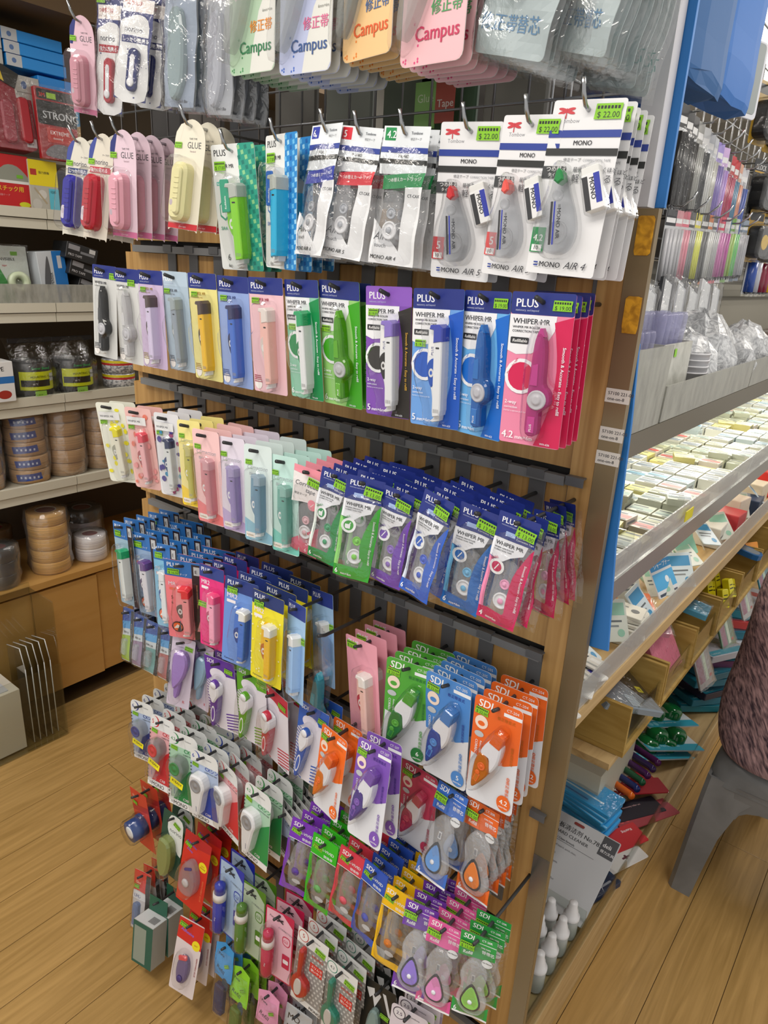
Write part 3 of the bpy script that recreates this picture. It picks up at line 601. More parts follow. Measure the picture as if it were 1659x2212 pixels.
def refill_bag(key, label, dark, light, disc, ph):
    W, H = 66, 165; P = reg(key, Prod(label)); f = fold_fn(2.6, ph); m = MB(); m.base = -9.5; m.tl = .35
    m.flat([(-32, -1), (-30, 0), (31, 0), (32, -2), (31, -38), (-32, -38)], col(NAVY, .25)); m.text(-26, -15, 11.5, 'PLUS', '#eef0f8'); m.text(-25, -19, 2.8, 'stationery and beyond', '#b8c0e0', bold=False)
    m.rect(-16, -33, 0, -26, '#9ab0dc', 1); m.text(2, -30, 4, 'Refill of', '#dfe4f4'); m.text(2, -34, 4, 'Correction Tape', '#dfe4f4')
    m.flat([(-32, -38.2), (22, -38.2), (17, -54), (0, -62), (-10, -70), (-32, -66)], '#e6e8ee'); m.text(-27, -48, 8, 'WHIPER MR', '#22242c'); m.text(-27, -52.5, 3, 'WHIPER MINI ROLLER', '#3a3c44'); m.text(-27, -56, 3, 'CORRECTION TAPE', '#3a3c44')
    m.flat([(32, -38.2), (30, -164), (-32, -164), (-32, -146), (-18, -145), (8, -146)] + [(10 + 2.2 * t - 9 * math.sin(math.pi * t / 7), -142 + 95 * t / 7) for t in range(8)], dark)
    m.flat([(-32, -66.2), (-26, -69), (-25, -146), (-32, -146)], light)
    m.flat(ell(-17, -80, 12), '#eef0f2'); m.flat(ell(-17, -80, 8), dark); m.flat(xf(rrect(0, 0, 1.6, 12, .5, 1), -17, -80, 1, -30), '#eef0f2'); m.text(-27, -72, 4.6, 'REFILL', dark, 30)
    m.text(23, -64, 5.2, 'Smooth & Accurate - Easy to refill', '#f2eef4', -90); m.text(-29, -160, 11, '4' if 'magenta' in key else '6', '#f4f4f4'); m.text(-18, -160, 5.5, 'mm×6m', '#f4f4f4')
    P.part('printed_film', m, fold=f); refill(P, -2, -72, disc, 34, 76)
    pouch(P, W, H, ph, 2.6, -16, z0=-12)
    sticker(P, 16, -20, '13.00', 30, -6, y=-15)
refill_bag('refill_green_bag', 'navy-headed clear pouch with a green-edged refill', '#128a44', '#dfe8e2', '#3a9a6a', 1)
refill_bag('refill_lime_bag', 'navy-headed clear pouch with a lime-edged refill', '#2f9a26', '#8cd070', '#7ac84a', 2)
refill_bag('refill_purple_bag', 'navy-headed clear pouch with a purple-edged refill', '#6a3aa8', '#d8d0e4', '#8a6ac0', 3)
refill_bag('refill_blue_bag', 'navy-headed clear pouch with a royal-blue-edged refill', '#2a5cc0', '#d4dcec', '#3a5cc8', 4)
refill_bag('refill_sky_bag', 'navy-headed clear pouch with a bright-blue-edged refill', '#1668b8', '#6ab4e0', '#6ab0d8', 5)
refill_bag('refill_magenta_bag', 'navy-headed clear pouch with a magenta-edged refill', '#c41c58', '#ec8ab0', '#e8a0c4', 6)
def rose_bag():
    P = reg('refill_rose_bag', Prod('white pouch of pink correction tape refill with pink top')); f = fold_fn(2.4, 8); m = MB(); m.base = -8.5; m.tl = .35
    m.flat([(-30, 0), (30, 0), (30, -17), (-30, -12)], '#f094a4'); m.flat([(-30, -12.2), (30, -17.2), (30, -60), (-30, -66)], '#ece6e6')
    m.text(-26, -34, 12, 'Correction', '#55565c', bold=False, shear=.3); m.text(-4, -44, 12, 'tape', '#55565c', bold=False, shear=.3); m.text(-26, -52, 5, '修正テープ', '#55565c')
    m.flat(ell(12, -64, 10), '#f08a9c'); m.flat(xf(rrect(0, 0, 1.2, 11, .4, 1), 12, -64, 1, -45), '#f4e4e4'); m.flat([(30, -100), (30, -158), (-30, -152), (-30, -140)], '#cc5a74'); m.text(4, -140, 14, '5', '#f4d4dc'); m.text(4, -152, 9, '6', '#f4d4dc')
    P.part('printed_film', m, fold=f); refill(P, 0, -68, '#d8b0b8', 34, 66); pouch(P, 62, 158, 8, y=-15, z0=-12); sticker(P, 16, -22, '11.00', 28, -8, y=-13.5)
rose_bag()
def mrcard(key, label, top, light, cap, body, win, black=True, title='MR', W=74, H=172, dots=None, plain=False, st=None):
    P = reg(key, Prod(label)); m = card(W, H, light, 3)
    m.rect(-W / 2, -34 if title != 'MR2' else -26, W / 2, 0, top, 2.5); m.text(-W / 2 + 5, -14, 12, 'PLUS', '#eef0f8')
    if black:
        m.flat([(W / 2 - 20, -4), (W / 2 - .3, -4), (W / 2 - .3, -H + .3), (W / 2 - 20, -H + .3)], '#2a1a20'); m.rect(W / 2 - 16, -26, W / 2 - 4, -8, '#b9bcc0'); m.text(W / 2 - 14, -22, 10, 'E', '#2a1a20')
        m.text(W / 2 - 12, -46, 4.4, 'Smooth correction of letters', '#c08a5a', -90); m.text(-W / 2 + 20, -30, 5, '修正テープ', '#e8ecf4'); m.text(-W / 2 + 6, -54, 11, 'MR', '#dfe4ee', bold=False)
        m.rect(-W / 2 + 8, -64, -W / 2 + 30, -59, '#e46a50', 1); m.text(-W / 2 + 10, -84, 10, '5', '#3a2a30', bold=False); m.text(-W / 2 + 10, -95, 8, '6', '#3a2a30', bold=False); m.flat(ell(-W / 2 + 20, -146, 12), '#2a2024'); m.flat(ell(-W / 2 + 20, -146, 9.4), '#f0662a')
        m.flat([(-W / 2 + 12, -150), (-W / 2 + 20, -140), (-W / 2 + 28, -148)], '#f2f0e8')
    elif not plain:
        m.text(-W / 2 + 5, -40, 13, 'MR2', '#f0e4ee'); m.rect(-W / 2 + 6, -50, -W / 2 + 26, -44, '#eee8ee', 1); m.text(-W / 2 + 6, -H + 6, 5, 'Correction', '#2a2a40')
        if dots:
            rn = random.Random(5)
            for i in range(34): m.flat(ell(rn.uniform(-W / 2 + 3, W / 2 - 3), -rn.uniform(42, H - 14), 1.7, n=8), dots)
    P.part('card', m)
    dev_box(P, 10 if not black else 2, -52, 100, body, cap, win, 1.15, logo=None if black else '', d=18)
    sx = 8 if not black else 0
    blister(P, spline([(sx - 12, -46), (sx + 4, -42), (sx + 20, -46), (sx + 22, -100), (sx + 22, -140), (sx + 16, -166), (sx - 6, -166), (sx - 20, -120), (sx - 18, -90)], 3), 23)
    sticker(P, *(st or (-W / 2 + 18, -24)), '16.00', 24)
mrcard('mr_green', 'blue-topped card with a white tape dispenser with green cap', '#2a6cb4', '#9ab8cc', '#16a066', '#d8dedc', '#2a7a5a')
mrcard('mr_purple', 'blue-topped card with a white tape dispenser with purple cap', '#2a6cb4', '#8aa4c4', '#5a2a7c', '#d4d2da', '#4a2a5a')
mrcard('mr_blue', 'blue-topped card with a white and blue tape dispenser', '#2a6cb4', '#7ab4d4', '#dfe2e4', '#dcdfe2', '#24509a')
mrcard('mr_red', 'coral card with black side and red-capped pink dispenser', '#2a6cb4', '#f0808a', '#e43440', '#f09aa0', '#7a6a6c')
mrcard('mr2_pink', 'hot pink card with a pink-capped pale pink dispenser', '#2a3c86', '#e0287c', '#f0568c', '#f4a4c0', '#c04a70', False, 'MR2', 70, st=(-26, -84))
mrcard('mr2_blue', 'cornflower blue card with a white-capped blue dispenser', '#26387e', '#6a92d8', '#e8e8e4', '#3e72cc', '#2a4a9a', False, 'MR2', 74)
mrcard('mr2_yellow', 'yellow dotted card with a white-capped yellow dispenser', '#22346e', '#eadc28', '#e8e6dc', '#e8b818', '#c8740c', False, 'MR2', 76, dots='#f4f0c0')
mrcard('mr_skyblue', 'navy-topped light blue card with a white-capped pale blue dispenser', '#2a3c8a', '#9cc0e4', '#e4e6e6', '#96bce8', '#7aa0cc', False, 'MR2', 72, plain=True, st=(26, -60))
mrcard('card_pinkplain', 'pink card with red edge and white-capped pale pink dispenser', '#e8a0b0', '#e8a0b0', '#f0eae6', '#f0c4bc', '#c01c50', False, 'MR2', 74, plain=True, st=(-22, -14))
def clear_teal():
    P = reg('clear_teal', Prod('clear pack with a see-through turquoise tape roller near the bare hook')); m = MB(); m.base = -1
    m.prism([(-24, -70), (-20, 0), (16, -14), (24, -60), (18, -198), (-14, -200)], 0, -.5, BLIS(), .1); P.part('card', m)
    dev_roller(P, 2, -84, 108, '#30b4cc'); blister(P, spline([(-10, -78), (6, -74), (20, -90), (24, -160), (16, -196), (-8, -196), (-12, -140)], 3), 20)
clear_teal()
def sdi(key, label, c, dark, mm, num, W=80, H=174):
    P = reg(key, Prod(label)); m = card(W, H, '#d8dae0', 7); h = W / 2
    m.flat(rrect(0, -30, W, 60, 7)[:8] + [(-h, -H * .55), (-h + 8, -H * .56), (-4, -H * .6), (h * .5, -H * .56), (h, -H * .5)], c)
    m.flat([(-h, -H * .55), (-h + 2, -H * .555), (-h, -H * .9)], c)
    m.rect(h - 30, -18, h - .4, -12.5, '#e8eaee'); m.text(-h + 6, -17, 17, 'SDI', '#f4f4f4', shear=.15); m.flat([(-h + 6, -18), (-h + 10, -18), (-h + 6, -14)], '#b02030')
    m.text(h - 26, -9.5, 6.4, 'CT-' + num, '#eef0f0', bold=False); m.text(h - 40, -27, 6, '修正帶直式', dark); m.flat(ell(-h + 15, -42, 11), '#eed8c8'); m.flat(ell(-h + 15, -44, 6, 4), c); m.flat(ell(-h + 13, -62, 8, 5), '#b8bcc0')
    m.text(-h + 8, -72, 6, 'CORRECTION TAPE', '#e8eaec', -90); m.text(-h + 16, -72, 4.4, 'Retractable', '#dfe2e4', -90); m.text(h - 12, -62, 5, '替換式修正帶', dark, -90); m.text(h - 14, -112, 6.5, '◎修正帶系列', c, -90)
    m.flat(ell(h - 15, -H + 17, 11.5, 13), dark if 'green' in key else c); m.text(h - 15, -H + 15, 11, mm, '#f2f2f2', al='c'); m.text(h - 15, -H + 9, 4.4, 'mm×6m', '#f2f2f2', al='c')
    P.part('card', m); dev_sdi(P, 15, -42, 94, c, dark)
    blister(P, xf(spline([(-10, 5), (10, 5), (20, -40), (20, -66), (10, -100), (-2, -114), (-14, -102), (-21, -72), (-19, -44)], 3), 15, -42, 1, -20), 24)
    sticker(P, -h + 14, -24, '22.00', 23, -4)
sdi('sdi_green', 'green and white card with a green and white roller', '#4ea336', '#2a7a3c', '6', '206')
sdi('sdi_blue', 'light blue and white card with a navy and white roller', '#4a86cc', '#2c4aa0', '5', '205')
sdi('sdi_orange', 'bright orange and white card with an orange and white roller', '#e4641c', '#c06810', '4.2', '204')
sdi('sdi_tangerine', 'orange card turned sideways, with an orange and white roller', '#ee6c1e', '#dc7412', '4.2', '204')
sdi('sdi_purple', 'lilac purple and white card with a violet and white roller', '#7a50b0', '#46288a', '6', '207')
sdi('sdi_crimson', 'crimson and white card with a dark pink and white roller', '#c43c5c', '#b03a5c', '6', '208')
def sdi_refill(key, label, c, disc, W=68, H=172, ph=0):
    P = reg(key, Prod(label)); m = MB(); m.base = -5; m.tl = .3; f = fold_fn(1.6, ph)
    m.flat([(-W / 2, 0), (W / 2, -2), (W / 2, -44), (W * .1, -48), (-W / 2, -50)], c); m.text(-W / 2 + 5, -14, 14, 'SDI', '#f4f4f4', shear=.15); m.text(6, -10, 6, 'CT-20' + 'R', '#f0f0f4'); m.rect(2, -16, W / 2, -15, '#f0f0f4')
    m.text(6, -24, 4, 'ION TAPE', '#f0f0f4'); m.text(8, -34, 8, '替帶芯', '#f0f0f4'); m.text(-W / 2 + 8, -44, 9, 'Refill', '#f4f4f4', shear=.1); m.flat(ell(W * .3, -52, 10, 8), '#e4e6e8'); m.text(W * .3, -52, 3.4, 'Safe Material', '#2a2a2a', al='c')
    m.flat([(-W / 2, -142), (-W / 2 + 10, -150), (W * .3, -152), (W / 2, -140), (W / 2, -H), (-W / 2, -H)], c); m.text(-W / 2 + 4, -H + 5, 12, '6', '#f0f0f4'); m.rect(-W / 2 + 2, -H + .2, W / 2, -H + 4, '#e8e8ea')
    P.part('printed_film', m, fold=f)
    g = MB(); g.prism(spline([(-10, -54), (10, -54), (24, -80), (20, -108), (29, -136), (18, -160), (-10, -162), (-27, -142), (-21, -110), (-25, -82)], 3), -1, -11, tint('#dcdee2', .3, .08), 2.5); b = P.part('refill_case', g)
    d = MB(); d.prism(spline([(0, -98), (19, -132), (11, -152), (-11, -152), (-19, -132)], 4), -11, -11.8, col('#3c4048', .3), .3); d.prism(spline([(0, -104), (16, -133), (9, -149), (-9, -149), (-16, -133)], 4), -11, -13, col(disc, .3), 1)
    d.lathe([(4.5, 0), (4, -1.6), (1, -1.6)], 0, -135, col('#dfe2ea', .3), 14, 'y', -13); d.prism(rrect(0, -86, 7, 13, 1), -10, -11, '#e0e2e6', .3); d.base = -11; d.flat(rrect(0, -86, 4, 9, .5), '#8a8e96'); P.part('tape_reel', d, b)
    pouch(P, W, H, ph, 1.8, -12, margin=1); sticker(P, -W / 4 - 2, -26, '15.00', 28, -3, y=-8.5)
for k, lb, c, d in (('blue', 'blue-headed', '#3a6cc4', '#6a9ad8'), ('orange', 'orange-headed', '#e4641c', '#d87a3c'), ('violet', 'violet-headed', '#6a34a0', '#8a74c8'), ('pink', 'rose-pink-headed', '#de5a9c', '#d888bc'), ('green', 'leaf-green-headed', '#2a9442', '#8cc860')):
    sdi_refill('sdi_refill_' + k, lb + ' clear pouch with a bottle-shaped refill', c, d, ph=len(k))
def vivid(key, label, c, disc, ph):
    W, H = 60, 165; P = reg(key, Prod(label)); m = MB(); m.base = -3
    m.prism([(-W / 2, 0), (W / 2, 0), (W / 2, -46), (-W / 2, -46)], 0, -3, c, .1); m.rect(-W / 2, -46, W / 2, -44.6, '#e8eae8'); m.text(-W / 2 + 5, -15, 14, 'SDI', '#f4f4f4', shear=.15); m.text(-4, -28, 9, 'i-VIVID', '#e8ecee'); m.text(0, -40, 7, '替換帶', '#eef0f0')
    P.part('header', m)
    f = MB(); f.base = -4; f.flat([(-W / 2, -46), (-W / 2 + 6, -46), (-W / 2 + 10, -90), (-W / 2 + 4, -130), (-W / 2 + 14, -H + 12), (W / 2, -H + 14), (W / 2, -H), (-W / 2, -H)], c)
    f.flat(ell(6, -138, 10, 5), '#e0e0e4'); P.part('printed_film', f, fold=fold_fn(2, ph))
    g = MB(); g.prism(spline([(-10, -54), (10, -52), (16, -90), (18, -128), (4, -150), (-12, -140), (-16, -95)], 3), -1, -9, tint('#d0d2d4', .2, .1), 2); b = P.part('refill_case', g)
    r = MB(); r.lathe([(9, 0), (8, -2), (3, -2.4), (2, -3.4), (.5, -3.4)], 2, -112, tint(disc, .9), 16, 'y', -8.5); P.part('tape_reel', r, b)
    pouch(P, W, H, ph, 2.6, -10, margin=1, z0=-44); sticker(P, -W / 4, -26, '12.00', 22, -10, y=-3.4)
vivid('vivid_purple', 'purple header pouch with a slim clear refill', '#7632b4', '#5a3aa0', 11)
vivid('vivid_green', 'vivid green header pouch with a slim clear refill', '#2fb41e', '#6aa860', 12)
vivid('vivid_red', 'red header pouch with a slim clear refill', '#d43a4e', '#d85a6a', 13)
vivid('vivid_blue', 'royal blue header pouch with a slim clear refill', '#2850b4', '#4a5cc8', 14)
vivid('vivid_yellow', 'golden yellow header pouch with a slim clear refill', '#f0bc10', '#e8842a', 15)
def mono_air(key, label, c, mm, tip, num):
    W, H = 80, 174; P = reg(key, Prod(label)); m = card(W, H, '#e4e4e6', 3)
    m.text(-W / 2 + 10, -22, 6, 'Tombow', '#8a8a90', bold=False)
    for a in (-1, 1):
        for b_ in (10, -12): m.flat(xf(ell(0, 0, 5, 1.5), -W / 2 + 16 + a * 4.6, -11 + (2 if b_ > 0 else -1), 1, a * b_), '#c83a44')
    m.flat(rrect(-W / 2 + 16, -13, 1.2, 10, .4, 1), '#c83a44')
    m.rect(-W / 2, -36, W / 2, -29, '#2a3f94'); m.text(0, -43.4, 6.6, 'MONO', '#26262c', al='c'); m.rect(-W / 2, -53.5, W / 2, -46.5, '#2a2b2a')
    m.text(-18, -59, 4, '修正テープ', '#44464c', bold=False); m.text(4, -59, 3.4, 'CORRECTION TAPE', '#8a8c92', bold=False); m.rect(-W / 2, -76, -W / 2 + 27, -64, '#3c3e40'); m.text(-W / 2 + 4, -69, 6, 'つめ替え', '#e8e8e8'); m.text(-W / 2 + 7, -74, 4.4, 'タイプ', '#e8e8e8')
    m.text(-5, -69, 5.4, '最後まで、驚くほど', '#55575c'); m.text(-5, -79, 9, '軽く消せる', '#44464c', bold=False)
    m.rect(-W / 2 + 1, -H + 22, -W / 2 + 17, -H + 48, c, .5); m.text(-W / 2 + 9, -H + 34, 13 if len(mm) < 2 else 9.5, mm, '#f0f0f0', al='c'); m.rect(-W / 2 + 3, -H + 23, -W / 2 + 15, -H + 30, '#ececec'); m.text(-W / 2 + 5, -H + 24.6, 6, '10', '#3a3a3a')
    m.rect(-W / 2 + 9, -H + 8, -W / 2 + 14, -H + 9.5, '#2a3f94'); m.rect(-W / 2 + 9, -H + 11, -W / 2 + 14, -H + 12.5, '#2a3f94'); m.text(-W / 2 + 15.5, -H + 7.4, 8, 'MONO', '#2a2a30'); m.text(5, -H + 7.2, 10.5, 'AIR ' + num, '#3a3a40', bold=False, shear=.35)
    P.part('card', m); dev_mono(P, -13, -76, 78, tip); dev_eraser(P, 25, -86, 20, 1.1); sticker(P, 22, -12, '22.00', 29, 0)
mono_air('mono_air_red5', 'white card with smoky clear roller, red tip and small eraser', '#c43038', '5', '#d02028', '5')
mono_air('mono_air_pink5', 'white card with clear roller, coral tip and small eraser', '#dc4848', '5', '#f05a50', '5')
mono_air('mono_air_green4', 'white card with clear roller, green tip and small eraser', '#1f8a4c', '4.2', '#0f8a42', '4')
def mono_bag(key, label, c, mm, ph):
    W, H = 76, 178; P = reg(key, Prod(label)); f = fold_fn(2.6, ph); m = MB(); m.base = -7; m.tl = .35; h = W / 2
    m.flat([(-h, 0), (h, 0), (h, -60), (-h, -60)], '#dde2e6'); m.rect(-h + 3, -18, -h + 21, -2, c, 1); m.text(-h + 6, -15, 13, mm, '#f4f4f4'); m.text(8, -10, 5, 'Tombow', '#5a6068'); m.text(8, -17, 3.6, '修正テープ', '#44464c', bold=False)
    m.rect(-h, -33, h, -26, '#2a3f94'); m.text(0, -39, 5.6, 'MONO', '#26262c', al='c'); m.rect(-h, -47, h, -41, '#222422')
    m.flat([(-h + 8, -62), (h, -56), (h - 2, -74), (-h + 8, -80)], c); m.text(-h + 16, -70, 5.6, 'つめ替えカートリッジ', '#f0f2f0', 4); m.flat([(10, -76), (h, -74), (h, -H), (10, -H)], '#dfe0e2'); m.text(14, -88, 5.6, 'CT-CAX', '#3c3e44')
    m.flat([(-h, -118), (h * .6, -H + 8), (h * .6, -H), (-h, -H)], '#dcdde0'); m.text(-h + 4, -H + 32, 15, 'AIR', '#44464c', bold=False, shear=.3); m.text(-h + 8, -H + 22, 8, 'touch', '#6a6c72', bold=False); m.text(-h + 3, -H + 6, 7.5, 'MONO AIR ' + mm[0], '#222428', shear=.1)
    P.part('printed_film', m, fold=f); refill(P, -10, -84, '#a8acb4', 32, 66); pouch(P, W, H, ph, 2.6, -14, z0=-10)
mono_bag('mono_bag_blue', 'white pouch with dark blue label and clear refill', '#2838a0', '6', 21)
mono_bag('mono_bag_red', 'white pouch with red label and clear refill', '#d42434', '5', 22)
mono_bag('mono_bag_green', 'white pouch with green label and clear refill', '#148848', '4.2', 23)
def decor(key, label, bg, ck, body, tagc):
    W, H = 90, 172; P = reg(key, Prod(label)); m = card(W, H, '#e2e4e2', 4); h = W / 2
    m.rect(h - 34, -H, h, 0, bg, 3); rn = random.Random(3)
    for i in range(26):
        for j in range(5):
            if (i + j) % 2 == 0: m.flat(xf(rrect(0, 0, 5.4, 5.4, .2, 1), h - 32 + j * 7.2, -5 - i * 6.5, 1, 12), ck[(i * 3 + j) % len(ck)], y=-.75)
    m.text(-h + 5, -15, 12, 'PLUS', '#2a2c30'); m.text(-h + 6, -31, 7.4, 'WHIPER MR', '#2a2c30'); m.rect(-h + 6, -54, -h + 24, -49, '#3ab0a0', 1); m.text(-h + 7, -53, 4, 'Refillable', '#f0f4f4')
    m.flat([(-h + 8, -96), (-h + 8, -80), (-h + 18, -72), (-h + 28, -80), (-h + 28, -96), (-h + 18, -102)], tagc); m.flat([(-h + 10, -94), (-h + 10, -81), (-h + 18, -75), (-h + 26, -81), (-h + 26, -94), (-h + 18, -99)], '#e4ece8'); m.text(-h + 12, -91, 9, 'Life', tagc)
    m.text(-h + 7, -115, 7, 'SIAA', tagc); m.text(-h + 16, -H + 14, 13, '6', '#3a3c40', bold=False); m.text(-h + 16, -H + 4, 7, '6m', '#3a3c40', bold=False)
    P.part('card', m); dev_box(P, 6, -52, 104, body, '#b4bab4', body, 1.3, logo=None, d=20)
    t = MB(); t.prism(rrect(-10, -68, 18, 44, 3), -12, -14, tagc, .5); t.base = -14; t.text(-8, -86, 5, 'Refillable', '#eef4f0', 90); P.part('hang_tag', t)
    blister(P, spline([(-22, -42), (4, -42), (26, -50), (26, -110), (24, -150), (16, -166), (-4, -164), (-18, -120)], 3), 26); sticker(P, -h + 17, -28, '17.00', 24, 0)
decor('decor_green', 'white and green checked card with a tall lime tape dispenser', '#2c9a84', ['#8cc890', '#d8c88a', '#1c7a6c', '#b8d860'], '#84d024', '#1f9a78')
decor('decor_blue', 'white and blue checked card with a tall sky blue tape dispenser', '#2a86cc', ['#6ab8e8', '#a0d4f0', '#1c64b0'], '#28b0dc', '#1c62b8')
def gluecard(key, label, bg, c, mark, see=False, foot=None, W=68, H=172, word='GLUE', red=None):
    P = reg(key, Prod(label, 'glue tape')); m = card(W, H, bg, 4, arch=True); h = W / 2
    m.flat([(-h, -30), (-h + 2, -20), (-h + 12, -8), (-h + 20, -6), (-h + 8, -50), (-h, -50)], mark)
    if word == 'GLUE': m.text(-6, -44, 14, 'GLUE', '#4a4c50', bold=False); m.text(-2, -31, 4, 'TAPE TYPE', '#4a4c50', bold=False); m.text(2, -50, 4, 'Standard', '#a08a90', bold=False)
    else: m.text(-14, -50, 13, 'norino', '#3a3c50', bold=False); m.text(4, -36, 4, 'テープのり', '#4a4c50', bold=False); m.rect(-h + 6, -64, h - 4, -54, red); m.text(-h + 8, -62, 8, 'しっかり貼れる' if 'blue' in key else '強力に貼れる', '#e8e8ee')
    if foot: m.rect(-h + .4, -H + .4, h - .4, -H + 10, foot); m.text(0, -H + 3, 5, 'glue tape', '#e8c8cc', al='c', bold=False)
    else: m.flat([(-8, -H + 18), (0, -H + 22), (8, -H + 18), (0, -H + 10)], '#c8706c'); m.flat([(-5.5, -H + 17.6), (0, -H + 20.4), (5.5, -H + 17.6), (0, -H + 12)], '#e0dcd0')
    P.part('card', m); dev_glue(P, -2, -68, c, see=see); sticker(P, -h + 10, -40 if word == 'GLUE' else -46, '27.00', 18)
gluecard('glue_pink', 'dusty pink glue tape bar on a pink card', '#d2b0bc', '#c58a98', '#2a3272', foot='#b86a88')
gluecard('glue_pink2', 'pink glue tape bar on a pale pink card', '#d8c0cc', '#e0a0b0', '#2a3272', foot='#c86a94')
gluecard('glue_cream', 'cream glue tape bar on a white card with red foot', '#dcd6c4', '#ddd6a0', '#dcd6c4', foot='#c42a34', W=74)
gluecard('glue_blue', 'glossy blue glue tape roller on a narrow card', '#c9c5b8', '#1c149a', '#3a468c', True, word='norino', red='#2c3c66')
gluecard('glue_red', 'glossy red glue tape roller on a narrow card', '#cdc6b8', '#b8142a', '#3a468c', True, word='norino', red='#b03040')
def norino_bag(key, label, c, ph):
    W, H = 70, 190; P = reg(key, Prod(label, 'glue tape')); f = fold_fn(2.2, ph); m = MB(); m.tl = .3; h = W / 2
    m.prism(rrect(0, -H / 2, W, H, 2), 0, -.6, '#2c3470', .1); m.rect(-h + 3, -40, h, -18, '#e4dcd8'); m.text(-h + 5, -29, 8, 'つめ替え用', '#b03a44'); m.text(-h + 5, -37, 5, 'テープのり', '#55404a', bold=False)
    m.flat(spline([(-h + 2, -60), (-h + 14, -52), (0, -44), (h - 10, -52), (h - 6, -90), (h - 2, -120), (h - 2, -H + 4), (-h + 2, -H + 4), (-h + 2, -100)], 3), '#d8d8d8')
    m.text(-h + 12, -74, 14, 'norino', '#30344a', bold=False); m.rect(-h + 6, -92, h - 6, -80, c); m.text(-h + 8, -89.6, 8.4, '強力に貼れる' if 'red' in key else 'しっかり貼れる', '#e8e8ec')
    P.part('card', m, fold=f)
    d = MB(); d.prism(rrect(4, -138, 24, 74, 11, 4), -1, -9, tint(c, .9), 2); d.prism(rrect(4, -138, 10, 52, 5, 4), -9, -9.6, col('#d2d2d6', .3), .3); b = P.part('refill_case', d)
    e = MB(); e.lathe([(8, 0), (7, -2), (2, -2)], 4, -160, col('#dcdce0', .3), 16, 'y', -9); P.part('tape_reel', e, b); pouch(P, W, H, ph, 3, -13)
    if 'red' in key: sticker(P, -h + 14, -10, '21.00', 22, 0, y=-3)
norino_bag('norino_red_bag', 'navy-backed pouch with a dark red glue refill', '#a8182c', 31)
norino_bag('norino_blue_bag', 'navy-backed pouch with a dark blue glue refill', '#222a66', 32)
def plainbag(key, label, back, inner, ph, W=70, H=180, seal='#9aa4b0', txt=None, cat='glue refill'):
    P = reg(key, Prod(label, cat)); m = MB(); m.prism(rrect(0, -H / 2, W, H, 2), 0, -.6, back, .1); h = W / 2
    m.rect(-h + 4, -22, h - 4, -6, seal); m.text(-h + 8, -40, 5, 'テープのり', '#3a3e4a', bold=False); m.text(-4, -H + 6, 6, "Don't Bite", '#30343c', shear=.2)
    P.part('card', m, fold=fold_fn(2, ph))
    d = MB(); d.prism(spline([(-14, -60), (6, -56), (16, -90), (16, -140), (4, -168), (-12, -166), (-18, -120)], 3), -1, -11, tint(inner, .7), 3); P.part('refill_case', d)
    pouch(P, W, H, ph, 3.4, -16, mat=HAZEBAG()); sticker(P, 6, -14, '21.00', 20, 4, y=-6)
plainbag('refill_navy_bag', 'shiny grey-blue pouch with a see-through refill', '#8f9cb0', '#9ab0b4', 33)
plainbag('refill_white_bag', 'shiny silvery pouch with a white refill', '#a2a6ae', '#c4c8d4', 34)
def campus(key, label, bg, blot, dot, t1, t2, W=94, H=190):
    P = reg(key, Prod(label)); m = card(W, H, '#d6d6d2', 9); h = W / 2
    m.flat(rrect(0, -H / 2, W - .4, H - .4, 9), bg); rn = random.Random(4)
    m.flat([(h - .4, -70), (h - .4, -H + 10), (h - 6, -H + 1), (-4, -H + .6), (2, -H + 30), (14, -H + 70)], '#d8d8d2' if 'pink' not in key and 'orange' not in key else bg)
    for i in range(22): m.flat(xf(rrect(0, 0, 2.6, 2.6, .6, 1), rn.uniform(-h + 4, h - 8), rn.choice([-H + rn.uniform(3, 9), -rn.uniform(80, H)]), 1, rn.uniform(0, 90)), dot, y=-.78)
    m.flat(ell(-h + 14, -H + 108, 6, 22), '#e6dcdc'); m.flat(ell(h - 14, -H + 102, 11, 14), dot); m.text(h - 14, -H + 102, 8, '消せ', '#e8e8e8', al='c'); m.text(h - 14, -H + 93, 8, 'る', '#e8e8e8', al='c')
    m.text(h - 6, -H + 68, 5, '6mm×6m', '#8a8a84', al='r', bold=False); m.text(h - 6, -H + 48, 15, '修正帯', t1, al='r'); m.text(h - 7, -H + 24, 20, 'Campus', t2, al='r', bold=True)
    P.part('card', m)
    d = MB(); d.prism(xf(spline([(-10, 30), (10, 30), (18, -10), (14, -60), (4, -88), (-8, -84), (-16, -30)], 3), -12, -78, 1, -16), -1, -18, tint('#c8ccc8', .22, .06), 4); b = P.part('roller_body', d)
    blister(P, xf(spline([(-14, 40), (12, 40), (24, -10), (18, -70), (6, -100), (-12, -96), (-22, -30)], 3), -12, -78, 1, -16), 24)
campus('campus_green', 'green spotted blister card with rounded corners and a clear roller', '#a9c4a8', '#6aa070', '#3f8a50', '#e08a2a', '#2a7a4c')
campus('campus_blue', 'lavender blue blister card with rounded corners and a clear roller', '#b4bcdc', '#8a94c8', '#3a62b8', '#d86a94', '#34548c')
campus('campus_orange', 'apricot blister card with rounded corners and a clear roller', '#e8c088', '#e0a050', '#e07a1c', '#4a6a9c', '#dc5c28')
campus('campus_pink', 'pink blister card with rounded corners and a clear roller', '#e8b6bc', '#e08090', '#d8487c', '#4a9a5c', '#c22c58')
